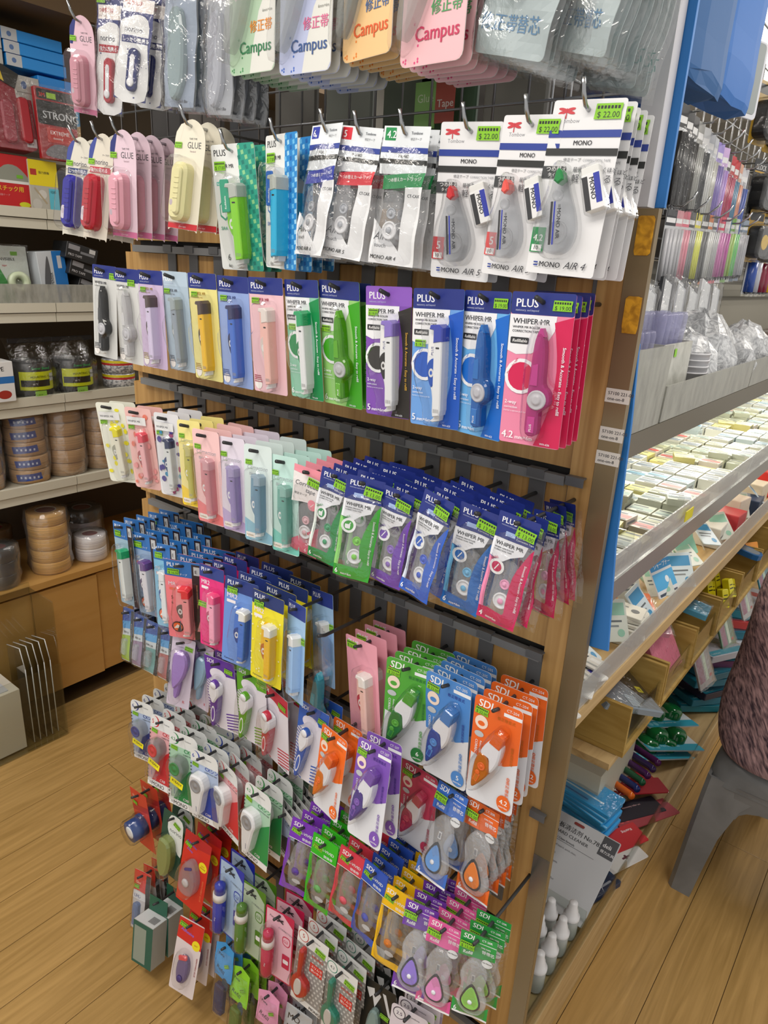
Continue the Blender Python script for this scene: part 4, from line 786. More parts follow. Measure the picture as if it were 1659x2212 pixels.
def campus_refill(key, label, c, ph, W=118, H=180):
    P = reg(key, Prod(label, 'correction tape refill')); m = MB(); m.tl = .4; m.prism(rrect(0, -H / 2, W - 14, H - 10, 6), 0, -.6, '#aebdc0', .1); h = W / 2
    m.rect(-h + 14, -H + 60, h - 30, -H + 70, '#d6dcdc'); m.text(-h + 18, -H + 62, 6, '6mm×6m', '#6a7476', bold=False); m.text(-h + 12, -H + 28, 17, '修正帯替芯', c); m.flat(ell(h - 44, -H + 112, 13, 17), '#6ab8b4'); m.text(h - 44, -H + 110, 8, '消せる', '#d8e8e8', al='c')
    m.text(-h + 30, -H + 138, 16, '修正帯替芯', c)
    P.part('card', m, fold=fold_fn(3, ph))
    d = MB(); d.prism(spline([(-20, -40), (12, -40), (22, -80), (10, -120), (-16, -122), (-26, -80)], 3), -1, -12, tint('#c8d0d4', .2), 3); P.part('refill_case', d); pouch(P, W, H, ph, 4.5, -17, mat=HAZEBAG(), margin=2)
campus_refill('campus_refill_a', 'wide shiny pouch with blue lettering', '#3a7aa8', 41)
campus_refill('campus_refill_b', 'wide shiny pouch with blue lettering and green tint', '#3a78a4', 42)
campus_refill('campus_refill_c', 'hazy flat pouch with teal lettering near the white post', '#2a8a84', 43, 100, 190)
def mono_cx(key, label, c, mm, dev, W=76, H=158, band=None):
    P = reg(key, Prod(label)); m = card(W, H, '#dcdedd', 14); h = W / 2
    m.flat([(-h, -30), (h, -30), (h, -H + 16), (-h, -H + 16)], {'b': '#a8b8d4', 'r': '#dca4a8', 'g': '#a4c8ae'}[band or 'b'])
    m.flat([(h, -60), (h, -H + 14), (-h + 12, -H + 14), (-4, -H + 60), (h * .4, -76)], c)
    m.flat(ell(-h + 15, -15, 12), c); m.flat(ell(-h + 12, -15, 11.4), '#dcdedd'); m.text(-h + 5, -20, 13 if len(mm) < 2 else 10, mm, c); m.text(4, -14, 4.6, 'Tombow', '#7a7c82', bold=False); m.text(2, -38, 11, 'CXシン', c); m.text(0, -44, 4, 'CORRECTION TAPE', '#44464c')
    m.text(0, -H + 18, 8, 'CXB', '#e8e0e4', shear=.2); m.rect(-h, -H + .4, h, -H + 14, '#e2e2e2'); m.text(-h + 5, -H + 2.6, 12, '=MONO', '#26262a')
    for i in range(14): m.rect(-h, -34 - i * 8, -h + 3.4, -37 - i * 8, '#30343c')
    P.part('card', m)
    if dev == 'clear':
        dev_cx(P, -4, -46, c, True, 20, 78); s = MB(); s.base = -22; s.flat(xf(rrect(0, 0, 34, 14, 1), 4, -92, 1, -14), '#f0e414'); s.text(-9, -90, 8, '¥1BAN!', '#3a3010', -14); P.part('yellow_sticker', s)
    elif dev == 'white': dev_cx(P, -6, -46, '#e4e5e8', False, 22, 88)
    if dev: sticker(P, -h + 15, -34, '20.00', 18, -6)
mono_cx('mono_cx_navy', 'white and navy card with clear round roller and yellow sticker', '#2c3c86', '6', 'clear', 72, 150, 'b')
mono_cx('mono_cx_red', 'white and red card with clear round roller and yellow sticker', '#c8242e', '5', 'clear', 72, 158, 'r')
mono_cx('mono_cx_green', 'white and green card with a clear round-headed roller and yellow sticker', '#1c8444', '4.2', 'clear', 76, 160, 'g')
mono_cx('mono_white_blue', 'white and blue card with a white round-headed roller', '#2440a4', '6', 'white', 78, 162, 'b')
mono_cx('mono_white_red', 'white and red card with a white round-headed roller', '#d02a34', '5', 'white', 74, 165, 'r')
mono_cx('mono_white_green', 'white and green card with a white round-headed roller', '#1f8a44', '4.2', 'white', 78, 165, 'g')
mono_cx('mono_flat', 'flat white refill card with black lettering', '#3c4044', '4', None, 76, 150, 'b')
def hood(key, label, c, stripe, W=80, H=168):
    P = reg(key, Prod(label)); m = card(W, H, '#dcd8e2', 3); h = W / 2
    m.flat([(-h, 0), (h, 0), (h, -34), (-h * .2, -38), (-h, -60)], c)
    for i in range(16):
        z = -52 - i * 7; m.flat([(-h, z), (-h + 14 + i * .6, z - 8), (-h + 14 + i * .6, z - 11), (-h, z - 3)], c, y=-.76); 
        if i > 9: m.flat([(6, z - 4), (h, z + 4), (h, z + 1), (6, z - 7)], c, y=-.76)
    m.flat(ell(-6, -38, 22, 14), '#e2dce8'); m.text(-h + 6, -15, 13, 'SDI', '#f0f0f4', shear=.15); m.text(h - 28, -H + 4, 7, '6mm×6', '#4a4a50', bold=False)
    P.part('card', m); dev_hood(P, -4, -52, 104, c); blister(P, xf(spline([(-12, 12), (12, 12), (17, -20), (13, -60), (8, -108), (-8, -108), (-14, -60), (-17, -20)], 3), -4, -52, 1, -10), 26); sticker(P, h - 16, -22, '16.00', 22, -5)
hood('hood_purple', 'purple striped card with a purple pen-type roller with white hood', '#5a2e96', '#5a2e96')
hood('hood_green', 'lime striped card with a green pen-type roller with white hood', '#5aa020', '#5aa020')
hood('hood_red', 'red striped card with a red pen-type roller with white hood', '#c02a42', '#c02a42')
hood('hood_blue', 'blue striped card with a blue pen-type roller with white hood', '#2c5ab4', '#2c5ab4')
def oval(key, label, c):
    P = reg(key, Prod(label)); m = card(56, 170, '#cbc0d2', 3); m.text(8, -H_ + 10, 10, 'R', '#b83a44') if False else m.text(10, -158, 10, 'R', '#b83a44'); m.text(-20, -24, 5, 'Correction', '#7a6a8a', bold=False)
    P.part('card', m); d = MB(); d.prism(spline([(-14, -36), (10, -30), (20, -50), (16, -80), (6, -104), (-10, -120), (-16, -80)], 3), -1, -16, tint(c, .85), 4); b = P.part('roller_body', d)
    e = MB(); e.prism(spline([(-8, -100), (6, -100), (2, -140), (-8, -140)], 3), -1, -12, tint(c, .7), 3); P.part('tape_head', e, b)
    blister(P, spline([(-20, -30), (12, -24), (25, -50), (20, -85), (8, -150), (-14, -150), (-22, -80)], 3), 21); sticker(P, 14, -22, '14.00', 20, -6)
H_ = 0
oval('oval_lilac', 'pale lilac card with a lilac oval roller', '#a884d0'); oval('oval_blue', 'pale grey card with a pale blue oval roller', '#9ac0dc')
def slim(key, label, c, W=42, H=112):
    P = reg(key, Prod(label, 'correction tape refill')); m = MB(); m.base = -.6; m.prism(rrect(0, -H / 2, W, H, 2), 0, -.6, '#c4ccd0', .1); h = W / 2
    m.rect(-h, -30, h, 0, '#1f4a9c'); m.flat([(-h, -30), (h, -24), (h, -40), (-h, -46)], '#4a94cc'); m.text(-h + 4, -14, 9, 'PLUS', '#eef0f8'); m.flat([(h - 10, -4), (h, -4), (h, -H), (h - 10, -H)], '#1c1c22'); m.flat([(-h, -60), (h - 10, -56), (h - 10, -H + 2), (-h, -H + 2)], c)
    m.text(-h + 4, -54, 5, '詰替え用', '#3a3c44'); m.text(h - 7, -30, 4.6, 'RULE ADVENTURE', '#b8b8bc', -90); P.part('card', m, fold=fold_fn(1.6, ord(key[5])))
    d = MB(); d.prism(rrect(-6, -82, 16, 34, 4), -1, -8, tint('#c8ccd0', .3), 1.5); P.part('refill_case', d); pouch(P, W, H, ord(key[5]), 2.4, -10, margin=1)
for k, lb, c in (('lime', 'lime', '#94b038'), ('lilac', 'lilac', '#8a7690'), ('teal', 'teal', '#6a9a98'), ('red', 'brick red', '#a05a58')): slim('slim_' + k, 'small shiny pouch, blue top and %s lower half' % lb, c)
def red_roll():
    P = reg('red_roll', Prod('red card holding a roll of blue tape in a clear drum', 'adhesive tape')); m = card(66, 150, '#c43828', 2); m.text(-26, -20, 9, 'Super', '#e8c8b0', shear=.2); m.flat([(-33, -44), (33, -30), (33, -44), (-33, -58)], '#a82a28'); P.part('card', m)
    d = MB(); d.lathe([(24, -1), (24, -34)], 0, -84, col('#26427e', .3), 26, 'y'); d.lathe([(14, -34), (14, -35), (8, -35)], 0, -84, col('#dfe2e6', .4), 20, 'y'); b = P.part('tape_roll', d)
    e = MB(); e.lathe([(29, -.8), (29, -38), (26, -42), (.1, -42)], 0, -84, BLIS(), 26, 'y', cap=False); P.part('blister', e); sticker(P, -18, -34, '12.00', 18, -8)
red_roll()
def norino_olive():
    P = reg('norino_olive', Prod('dark green and white card with an olive-grey glue roller', 'glue tape')); m = card(62, 150, '#1f4a3c', 3); m.flat(spline([(-8, -6), (24, -6), (30, -40), (30, -90), (4, -66), (-14, -40)], 3), '#dfe2de'); m.text(-8, -44, 13, 'norino', '#3a3c44', bold=False)
    P.part('card', m); d = MB(); d.prism(spline([(-20, -62), (8, -58), (18, -90), (14, -130), (-2, -146), (-18, -120)], 3), -1, -20, tint('#8f9a5a', .85), 5); P.part('roller_body', d); blister(P, spline([(-24, -56), (10, -52), (23, -90), (18, -134), (-2, -150), (-23, -124)], 3), 25); sticker(P, 12, -22, '27.00', 20, -20)
norino_olive()
def red_glue():
    P = reg('red_glue', Prod('scarlet card with a clear teardrop adhesive dispenser', 'glue tape')); m = card(72, 165, '#cc2a1e', 2); m.flat([(-36, 0), (36, 0), (36, -18), (-36, -34)], '#b01c22'); m.text(-30, -24, 8, 'Adhesive', '#5a5ac0', -12, shear=.2); m.text(-26, -40, 8, 'Dots', '#7a6ad0', -12, shear=.2)
    m.flat(ell(22, -56, 11), '#e8d820'); m.text(22, -55, 4, 'EASY', '#b02020', al='c'); m.text(22, -60, 4, 'RELEASE', '#b02020', al='c'); m.text(26, -84, 6, 'REMOVABLE GLUE', '#ee7a50', -90); P.part('card', m)
    o = spline([(-6, -52), (8, -56), (20, -84), (18, -114), (2, -132), (-22, -128), (-28, -100), (-20, -68)], 3)
    d = MB(); d.prism(o, -1, -14, tint('#c0bcc4', .25), 4); b = P.part('roller_body', d); e = MB(); e.lathe([(9, 0), (8, -3), (3, -3)], -4, -100, col('#c8c4c8', .3), 18, 'y', -14); e.prism(xf(rrect(0, 0, 20, 5, 2), -2, -66, 1, 30), -14, -17, '#3a2c7a', .6); P.part('wheel', e, b)
    blister(P, xf(o, -1.5, 6, 1.07), 22); sticker(P, -22, -28, '15.00', 18, -14)
red_glue()
def tube(key, label, c, bg, W=70, H=166):
    P = reg(key, Prod(label)); m = card(W, H, c, 4); h = W / 2; m.flat([(-h + 3, -6), (h * .2, -3), (h - 3, -24), (h - 3, -H + 3), (-h + 3, -H + 3)], bg)
    m.text(-h + 10, -22, 7, 'Peta', '#44464c', -8); m.text(-2, -40, 6, 'CORRECTION', '#55575c', -8, bold=False)
    m.flat(spline([(12, -52), (26, -52), (29, -64), (24, -74), (12, -72), (9, -62)], 3), c); m.flat(spline([(13, -54), (25, -54), (27, -64), (23, -72), (13, -70), (11, -62)], 3), bg); m.text(12, -66, 9, 'G2', c)
    m.flat(rrect(20, -112, 18, 34, 2), c); m.flat(rrect(20, -112, 13, 10, 2), '#e8e4e8'); P.part('card', m)
    d = MB(); d.lathe([(12.5, 0), (12.5, -64), (10, -72), (4, -74)], -16, -14, tint(c, .9), 20, 'z', -80); b = P.part('roller_body', d)
    e = MB(); e.lathe([(13.2, 0), (13.2, -15)], -16, -14, col('#e4e0dc', .3), 20, 'z', -64); P.part('white_band', e, b)
    g = MB(); g.lathe([(3, 0), (10.5, -6), (11, -24)], -16, -14, tint(c, .95), 20, 'z', -40); P.part('roller_cap', g, b)
    k = MB(); k.base = -27.5; k.text(-13, -110, 5, 'Peta', '#d8d8e4', -90); P.part('print', k, b)
    blister(P, rrect(-16, -94, 33, 124, 14, 5), 29, bev=9); s = MB(); s.base = -1.8
    for a in (-28, 24): s.flat(xf(rrect(0, 0, 18, 3, 1, 1), 2, -20, 1, a), '#2c2e34')
    P.part('butterfly_hole', s)
tube('tube_blue', 'pale blue card with a dark blue tube-shaped roller', '#2430a4', '#a4bcd8'); tube('tube_green', 'sage card with an olive green tube-shaped roller', '#4a7a1c', '#a8b8a0'); tube('tube_red', 'pink-edged card with a crimson tube-shaped roller', '#c0204c', '#e4b4c4')
def spoon(key, label, c, mm, W=78, H=172):
    P = reg(key, Prod(label)); m = card(W, H, '#8d8a88', 5); h = W / 2; m.flat([(-h, 0), (h, 0), (h, -34), (-h, -34)], '#dcdcda')
    for i in range(13):
        for j in range(8): m.flat(ell(-h + 7 + j * 9.4 + (i % 2) * 4, -42 - i * 9, 2.6, n=8), '#c4c2be', y=-.75)
    m.rect(-h, -H, h, -H + 14, '#dcdcda'); m.flat(ell(-h + 15, -15, 13), c); m.flat(ell(-h + 15, -15, 11.4), '#e0e0de'); m.text(-h + 15, -19, 13 if len(mm) < 2 else 9, mm, '#b43a34' if mm == '5' else '#3a4048', al='c'); m.text(0, -12, 5, 'Tombow', '#6a6c72', bold=False)
    m.text(2, -48, 9, 'MONO', '#c04a3a'); m.rect(0, -82, 32, -60, '#c8342c'); m.text(3, -69, 7, 'スリムで', '#f0e8e4'); m.text(3, -78, 7, '使いやすい', '#f0e8e4'); m.text(10, -H + 3.4, 9, 'MONO', '#2a2a2e'); P.part('card', m)
    d = MB(); d.prism(spline([(-22, -38), (-12, -38), (-11, -62), (-12, -96), (4, -108), (6, -132), (-14, -150), (-34, -132), (-32, -108), (-23, -96), (-23, -62)], 3), -1, -14, tint(c, .9), 3); b = P.part('roller_body', d)
    e = MB(); e.prism(spline([(-19, -104), (-8, -104), (-5, -124), (-10, -138), (-20, -138), (-24, -122)], 3), -14, -16, tint('#dcd8d4', .8), 1); P.part('window', e, b)
    blister(P, spline([(-25, -33), (-8, -33), (-7, -62), (-8, -92), (9, -106), (11, -134), (-14, -156), (-39, -134), (-37, -106), (-26, -92), (-27, -62)], 3), 19); sticker(P, h - 18, -26, '19.00', 26, -8)
spoon('spoon_red', 'grey dotted card with a red spoon-shaped roller', '#b8241c', '5'); spoon('spoon_teal', 'grey dotted card with a teal spoon-shaped roller', '#1c8068', '4.2')
def mono_black():
    P = reg('mono_black_card', Prod('black card with white slashes and a grey clear roller', 'correction tape')); m = card(74, 170, '#1c1e1c', 2); m.flat([(-32, -20), (-14, -14), (-10, -34), (0, -20), (4, -24), (-8, -56), (-16, -32), (-22, -40)], '#d8d8d8'); m.flat([(6, -14), (14, -14), (34, -62), (26, -58)], '#cfcfcf'); P.part('card', m)
    d = MB(); d.prism(spline([(-12, -60), (4, -56), (14, -100), (12, -160), (-14, -160), (-18, -100)], 3), -1, -14, tint('#8aa09c', .8), 4); P.part('roller_body', d); sticker(P, 18, -64, '26.00', 22, -6)
mono_black()
def eraser_violet():
    P = reg('eraser_violet', Prod('white card numbered 2.5 with purple ring', 'correction tape')); m = card(80, 170, '#d4ccd4', 8); m.flat(ell(-22, -17, 14), '#3c3444'); m.flat(ell(-22, -17, 12), '#d8d4d8'); m.text(-22, -21, 11, '2.5', '#4a3a5a', al='c'); m.text(0, -14, 6, 'Tombow', '#5a5c62', bold=False)
    m.flat([(-40, -60), (40, -50), (40, -150), (-40, -150)], '#b8a8c0'); P.part('card', m); d = MB(); d.prism(rrect(-6, -100, 24, 84, 10), -1, -16, tint('#8a70a8', .8), 4); P.part('roller_body', d); sticker(P, 22, -30, '19.00', 22, -6)
eraser_violet()
def small_red():
    P = reg('small_red', Prod('small red-topped pouch with blue stick', 'glue')); m = MB(); m.prism(rrect(0, -65, 56, 130, 2), 0, -.6, '#c4c2c4', .1); m.rect(-28, -46, 28, 0, '#cc2a24'); m.text(-22, -30, 9, 'Glue', '#e8c4a0', shear=.2); m.rect(-28, -64, 20, -48, '#d8dade'); m.text(-24, -61, 10, 'UHU', '#2c4a90'); m.flat([(14, -4), (28, -4), (28, -130), (14, -130)], '#1c1a1e')
    P.part('card', m, fold=fold_fn(1.6, 51)); d = MB(); d.prism(rrect(-8, -94, 18, 50, 6), -1, -12, tint('#6a86b4', .8), 3); P.part('glue_stick', d); pouch(P, 56, 130, 51, 2.4, -14, margin=1); sticker(P, -16, -36, '12.00', 18)
small_red()
def red_white():
    P = reg('red_white', Prod('white card with slanted red top and small purple roller', 'glue tape')); m = card(62, 150, '#d8cccc', 3); m.flat([(-31, -2), (31, -2), (31, -50), (-31, -44)], '#c8281e'); m.text(-24, -26, 9, 'Adhesive', '#7a6ad0', -8, shear=.2); m.flat(ell(18, -44, 10), '#e8d820'); m.text(18, -45, 4, 'EASY', '#b02020', al='c'); m.text(24, -66, 4.6, 'REMOVABLE GLUE', '#a04a4a', -90)
    P.part('card', m); d = MB(); d.prism(spline([(-8, -72), (8, -72), (14, -96), (8, -120), (-8, -122), (-14, -98)], 3), -1, -12, tint('#8a7aa8', .6), 3); d.prism(xf(rrect(0, 0, 20, 9, 2), 0, -70, 1, 18), -10, -14, '#d84a50', 1); b = P.part('roller_body', d)
    e = MB(); e.lathe([(7, 0), (6, -3), (2, -3)], 0, -112, col('#3c2c7c', .3), 16, 'y', -12); P.part('wheel', e, b); blister(P, spline([(-14, -62), (12, -62), (19, -96), (13, -128), (-13, -130), (-19, -98)], 3), 18); sticker(P, -18, -14, '15.00', 20, -8)
red_white()
def slimrefill(key, label, c, body, ph, W=50, H=160):
    P = reg(key, Prod(label, 'correction tape refill')); m = MB(); h = W / 2; m.prism([(-h, -8), (0, 2), (h, -8), (h, -76), (-h, -76)], -4, -4.6, c, .1); m.base = -4.7; m.text(-h + 8, -30, 9, 'Peta', '#1c2c3c', -8); m.text(-h + 6, -58, 12, 'Refill', '#1c2c3c', -20, bold=False); m.flat(ell(8, -84, 9, 14), '#3a4c5c'); P.part('printed_film', m, fold=fold_fn(2, ph))
    d = MB(); d.prism(rrect(-2, -118, 26, 62, 5), -1, -13, tint(body, .85), 3); P.part('refill_case', d); pouch(P, W, H, ph, 3.2, -15, margin=1, z0=-20); sticker(P, 10, -44, '14.00', 14, 30, y=-7)
slimrefill('slimrefill_blue', 'narrow pouch with sky blue top and dark blue refill', '#3a94d4', '#2c3460', 61); slimrefill('slimrefill_green', 'narrow pouch with lime green top and green refill', '#8cd02c', '#5a7a34', 62); slimrefill('slimrefill_pink', 'narrow pouch with pink top and crimson refill', '#e49ac0', '#b0305c', 63)
def mono_zero():
    P = reg('mono_zero', Prod('white pouch with bold black lettering', 'correction tape refill')); m = MB(); m.prism(rrect(0, -75, 60, 150, 2), 0, -.6, '#c4cad0', .1); m.text(-24, -30, 18, 'MO', '#1c1e24'); m.text(-24, -56, 18, 'NO', '#1c1e24'); m.rect(-30, -74, 30, -64, '#2c3c7c'); P.part('card', m, fold=fold_fn(2, 71)); pouch(P, 60, 150, 71, 3, -10)
mono_zero()

# ---- hang them: one hook per stack, every card on it a thing of its own
ORD = ['front', 'second', 'third', 'fourth', 'fifth', 'sixth', 'seventh', 'eighth', 'ninth', 'tenth']
ROWW = ['top row', 'second row, with chrome hooks', 'third row', 'fourth row', 'fifth row', 'sixth row', 'seventh row', 'eighth row', 'bottom row']
Z = lambda z: z
def hang(P, loc, rot, scale, label, group):
    root = empty(P.cat.replace(' ', '_').replace('-', '_') + '_pack', loc, rot, scale)
    tag(root, label, P.cat, group); obs = []
    for name, me, par, lab in P.parts:
        o = link(name, me, obs[par] if par is not None else root)
        if lab: o['label'] = lab
        obs.append(o)
    return root
RAILS = [1.706, 1.435, 1.157, .88, .605, .33]
def hook(x, z, L, chrome, rail, label):
    h = empty('display_hook', (x, 0, z)); tag(h, label, 'hook', 'chrome hooks on the wire grid' if chrome else 'dark grey hooks on the panel rails')
    m = MB(); c = col('#a9abad', .18, 1) if chrome else col('#2b2c2e', .45); Lm = L * 1000
    if chrome: m.tube([(0, 0, 0), (0, -Lm + 6, 0), (0, -Lm - 4, 3), (-1, -Lm - 10, 14), (-1, -Lm - 14, 26)], 2.3, c)
    else: m.tube([(0, -3, -4), (0, -Lm * .6, -2), (0, -Lm + 4, 0), (0, -Lm - 12, 5)], 2.9, c)
    link('rod', m.mesh('rod'), h)
    if rail is not None:
        q = MB(); top = (rail - z) * 1000
        if top > 150: q.prism(rrect(0, -8, 20, 62, 1), -1, -3, col('#5c5d5f', .45), .5)
        else: q.prism(rrect(0, (top - 70) / 2 - 2, 26, top + 74 if top + 74 > 84 else 84, 1), -1, -3.4, col('#5e5f61', .4), .5)
        if top <= 150: q.box(-13, -14, top + 3, 13, -1, top + 5, col('#5e5f61', .4)); q.box(-13, -14, top - 8, 13, -12.5, top + 3, col('#5e5f61', .4))
        link('backplate', q.mesh('backplate'), h)
def build_stacks():
    seen = {}
    for key, typ, x, yf, z, yaw, tilt, roll, sc, n, dy in STACKS:
        row = int(key[1]); P = PR[typ]; rn = random.Random(key)
        k = 0; lab0 = P.label
        seen[typ] = seen.get(typ, 0) + 1
        if typ == 'refill_magenta_bag': lab0 += {'r3o': ', nearest the viewer', 'r3p': ', tucked behind the nearest', 'r3q': ', further back', 'r3r': ', hard against the wood'}[key]
        if typ == 'glue_pink2': pass
        elif typ == 'glue_pink': lab0 += ' at the very top left'
        if key in ('r3p', 'r3q', 'r3r'): z = 1.412
        nn = int(n); ca, sa = math.cos(roll), math.sin(roll)
        for k in range(nn):
            y = yf + k * dy / 1000
            if y > -.012: break
            j = 0 if k == 0 else 1
            lab = '%s, %s on its hook' % (lab0, ORD[k]) if nn > 1 else lab0
            hang(P, (x + j * rn.uniform(-.002, .002), y, z + j * rn.uniform(-.002, .001)), (tilt * (.6 if j else 1), roll + j * rn.uniform(-.02, .02), yaw * (.7 if j else 1) + j * rn.uniform(-.05, .05)), sc, lab, '%s, %s' % (lab0, ROWW[row]))
        chrome = row < 2
        if key in ('r3p', 'r3q', 'r3r'): continue
        rail = None if chrome else min([r for r in RAILS if r >= z - .02], key=lambda r: r - z)
        hook(x - .010 * sa, z - .010, -yf + .006, chrome, rail, '%s hook carrying %s' % ('chrome wire' if chrome else 'dark grey', lab0 if len(lab0.split()) < 11 else ' '.join(lab0.split()[:11])))
def green_box():
    P = reg('green_box', Prod('boxed refill with dark green header and white printed top', 'glue refill')); m = MB(); m.prism([(-26, 0), (26, 0), (26, -34), (-26, -34)], 0, -1, '#1f5a44', .1); P.part('header', m)
    b = MB(); b.box(-28, -40, -128, 28, -1, -34, col('#a8aaa4')); b.add([(-28, -40.2, -128), (28, -40.2, -128), (28, -40.2, -34), (-28, -40.2, -34)], [(0, 1, 2, 3)], '#24584a'); b.add([(-24, -40.4, -122), (10, -40.4, -122), (10, -40.4, -44), (-24, -40.4, -44)], [(0, 1, 2, 3)], '#8a9488')
    b.add([(-27, -39, -33.8), (27, -39, -33.8), (27, -2, -33.8), (-27, -2, -33.8)], [(0, 1, 2, 3)], '#d4d6d8')
    for i in range(9): b.add([(2 + i * 2.2, -30, -33.6), (3.2 + i * 2.2, -30, -33.6), (3.2 + i * 2.2, -12, -33.6), (2 + i * 2.2, -12, -33.6)], [(0, 1, 2, 3)], '#26282a')
    P.part('carton', b)
green_box()
# ================================================================ the setting
def wbox(name, a, b, mat, parent=None, m=None):
    q = m or MB(); q.box(a[0], a[1], a[2], b[0], b[1], b[2], mat)
    return None if m else link(name, q.mesh(name, scale=1), parent)
def struct(o): o['kind'] = 'structure'; return o
# floor: planks run away along the aisle, staggered butt joints, each its own piece
fl = struct(wbox('floor', (-2.85, -1.6, -.05), (1.0, 5.2, -.006), col('#5c4526', .7)))
_pl = {}
def plank(L):
    if L not in _pl:
        m = MB(); m.prism(rrect(0, 0, .1445, L - .0015, .002, 1), 0, -.006, WOODP(), .0008); me = m.mesh('plank', scale=1)
        for v in me.vertices: x, y, z = v.co; v.co = (x, z, -y - .006)
        me.flip_normals() if hasattr(me, 'flip_normals') else None
        _pl[L] = me
    return _pl[L]
x = -2.47; i = 0
rp = random.Random(2)
while x < .6:
    y = -1.5 - rp.uniform(0, .9)
    while y < 4.2:
        L = 1.2
        if not (-1.38 < x < -.45 and y > .1) and not (x < -2.4 and y > -2): link('plank', plank(L), fl, (x, y + L / 2, 0))
        y += L
    x += .146
struct(wbox('wall_left', (-2.9, -1.2, 0), (-2.85, 5.2, 2.8), col('#8c8a84', .8)))
struct(wbox('wall_back', (-2.9, 5.2, 0), (1.0, 5.25, 2.8), col('#a8a49a', .8)))
cl = struct(wbox('ceiling', (-2.9, -1.6, 2.8), (1.0, 5.25, 2.85), col('#dcdad4', .8)))
def emis(h, s):
    m, n, l = newmat('glow%s%g' % (h, s)); e = n.new('ShaderNodeEmission'); e.inputs[0].default_value = lin(h); e.inputs[1].default_value = s
    l.new(e.outputs[0], n['Material Output'].inputs[0]); return m
GLOW = emis('#fff6ea', 3.2)
for nm, (cx, cy, sx, sy) in zip(['over the aisle in front of the end panel', 'above the left-hand aisle', 'above the right-hand aisle, near end', 'above the far end of the right-hand aisle', 'above the back of the left-hand shelves', 'seen past the wire grid at the top right'], [(-.55, -1.25, 1.2, .25), (-1.75, -.9, .25, 1.2), (.35, .5, .25, 1.2), (.35, 3.0, .25, 1.2), (-1.9, 2.0, .25, 1.2), (-1.15, 3.3, .5, 1.3)]):
    e = empty('ceiling_light', (cx, cy, 2.8)); tag(e, 'white ceiling light fixture ' + nm, 'ceiling light', 'fluorescent ceiling lights')
    m = MB(); m.box(-sx / 2 - .03, -sy / 2 - .03, -.05, sx / 2 + .03, sy / 2 + .03, -.001, col('#dedede')); link('housing', m.mesh('housing', scale=1), e)
    m = MB(); m.box(-sx / 2, -sy / 2, -.06, sx / 2, sy / 2, -.051, GLOW); link('diffuser', m.mesh('diffuser', scale=1), e)

# ---------------------------------------------------------------- the gondola end panel
g = empty('gondola_end', (-.9, 0, 0)); tag(g, 'tall oak end panel with dark hook rails facing the viewer', 'display panel')
def gp(name, a, b, mat): return wbox(name, (a[0] + .9, a[1], a[2]), (b[0] + .9, b[1], b[2]), mat, g)
RZ = [1.706, 1.435, 1.157, .88, .605, .33]
zs = [1.776] + RZ + [.02]
gp('core', (-1.40, .012, .02), (-.35, .05, 1.77), col('#6b5230', .7))
for i in range(len(zs) - 1):
    gp('wood_board', (-1.416, 0, zs[i + 1] + (.012 if i + 1 < len(zs) - 1 else 0)), (-.374, .012, zs[i] - (.012 if i else 0)), WOODV())
gp('wood_post', (-.3725, -.004, .02), (-.3395, .012, 1.776), WOODV())
gp('metal_corner', (-.3385, -.006, .02), (-.310, .006, 1.776), noisy('brown_metal', '#77664a', '#8a7858', (1, 1, 2), .35, 2, .4, 0, .2, .8, .35))
gp('metal_foot_trim', (-.3383, -.0075, .02), (-.3102, -.0062, .80), noisy('bare_steel', '#8a8578', '#a8b0b4', (1, 1, 1.4), .22, 2, .3, 0, .3, .7, .8))
for r in RZ:
    m = MB(); m.box(-1.372 + .9, -.012, r - .002, -.376 + .9, 0, r + .002, col('#7a7b7c', .4)); m.box(-1.372 + .9, -.012, r - .011, -.376 + .9, -.009, r - .002, col('#7a7b7c', .4))
    m.box(-1.372 + .9, .008, r - .011, -.376 + .9, .0115, r + .011, col('#1c1b1a', .8)); link('hook_rail', m.mesh('hook_rail', scale=1), g)
for zz, i in ((1.746, 0), (1.655, 1)):
    m = MB(); rn = random.Random(i); o = [(14 * math.cos(a) * rn.uniform(.75, 1.05), 34 * math.sin(a) * rn.uniform(.8, 1.05)) for a in [k * math.pi / 14 for k in range(28)]]
    m.prism([(max(-10, min(10, x)), max(-22, min(22, z))) for x, z in o], 0, -1.2, noisy('old_tape', '#a8740c', '#e0a424', (90, 90, 90), .8, 3), .2); link('tape_remnant', m.mesh('tape_remnant'), g, (-.322 + .9, -.0062, zz))
for zz in (1.555, 1.505, 1.473):
    m = MB(); m.prism(rrect(0, 0, 32, 18, .5), 0, -.3, '#d8d4cc', .05); m.base = -.3; m.text(-13, 1, 6, '57100 221-00', '#3a3a3c'); m.text(-13, -6, 6, 'one-on-8', '#3a3a3c'); link('paper_label', m.mesh('paper_label'), g, (-.323 + .9, -.0062, zz))
gp('side_panel', (-1.416, .0125, .02), (-1.40, 1.2, 1.776), WOODV())
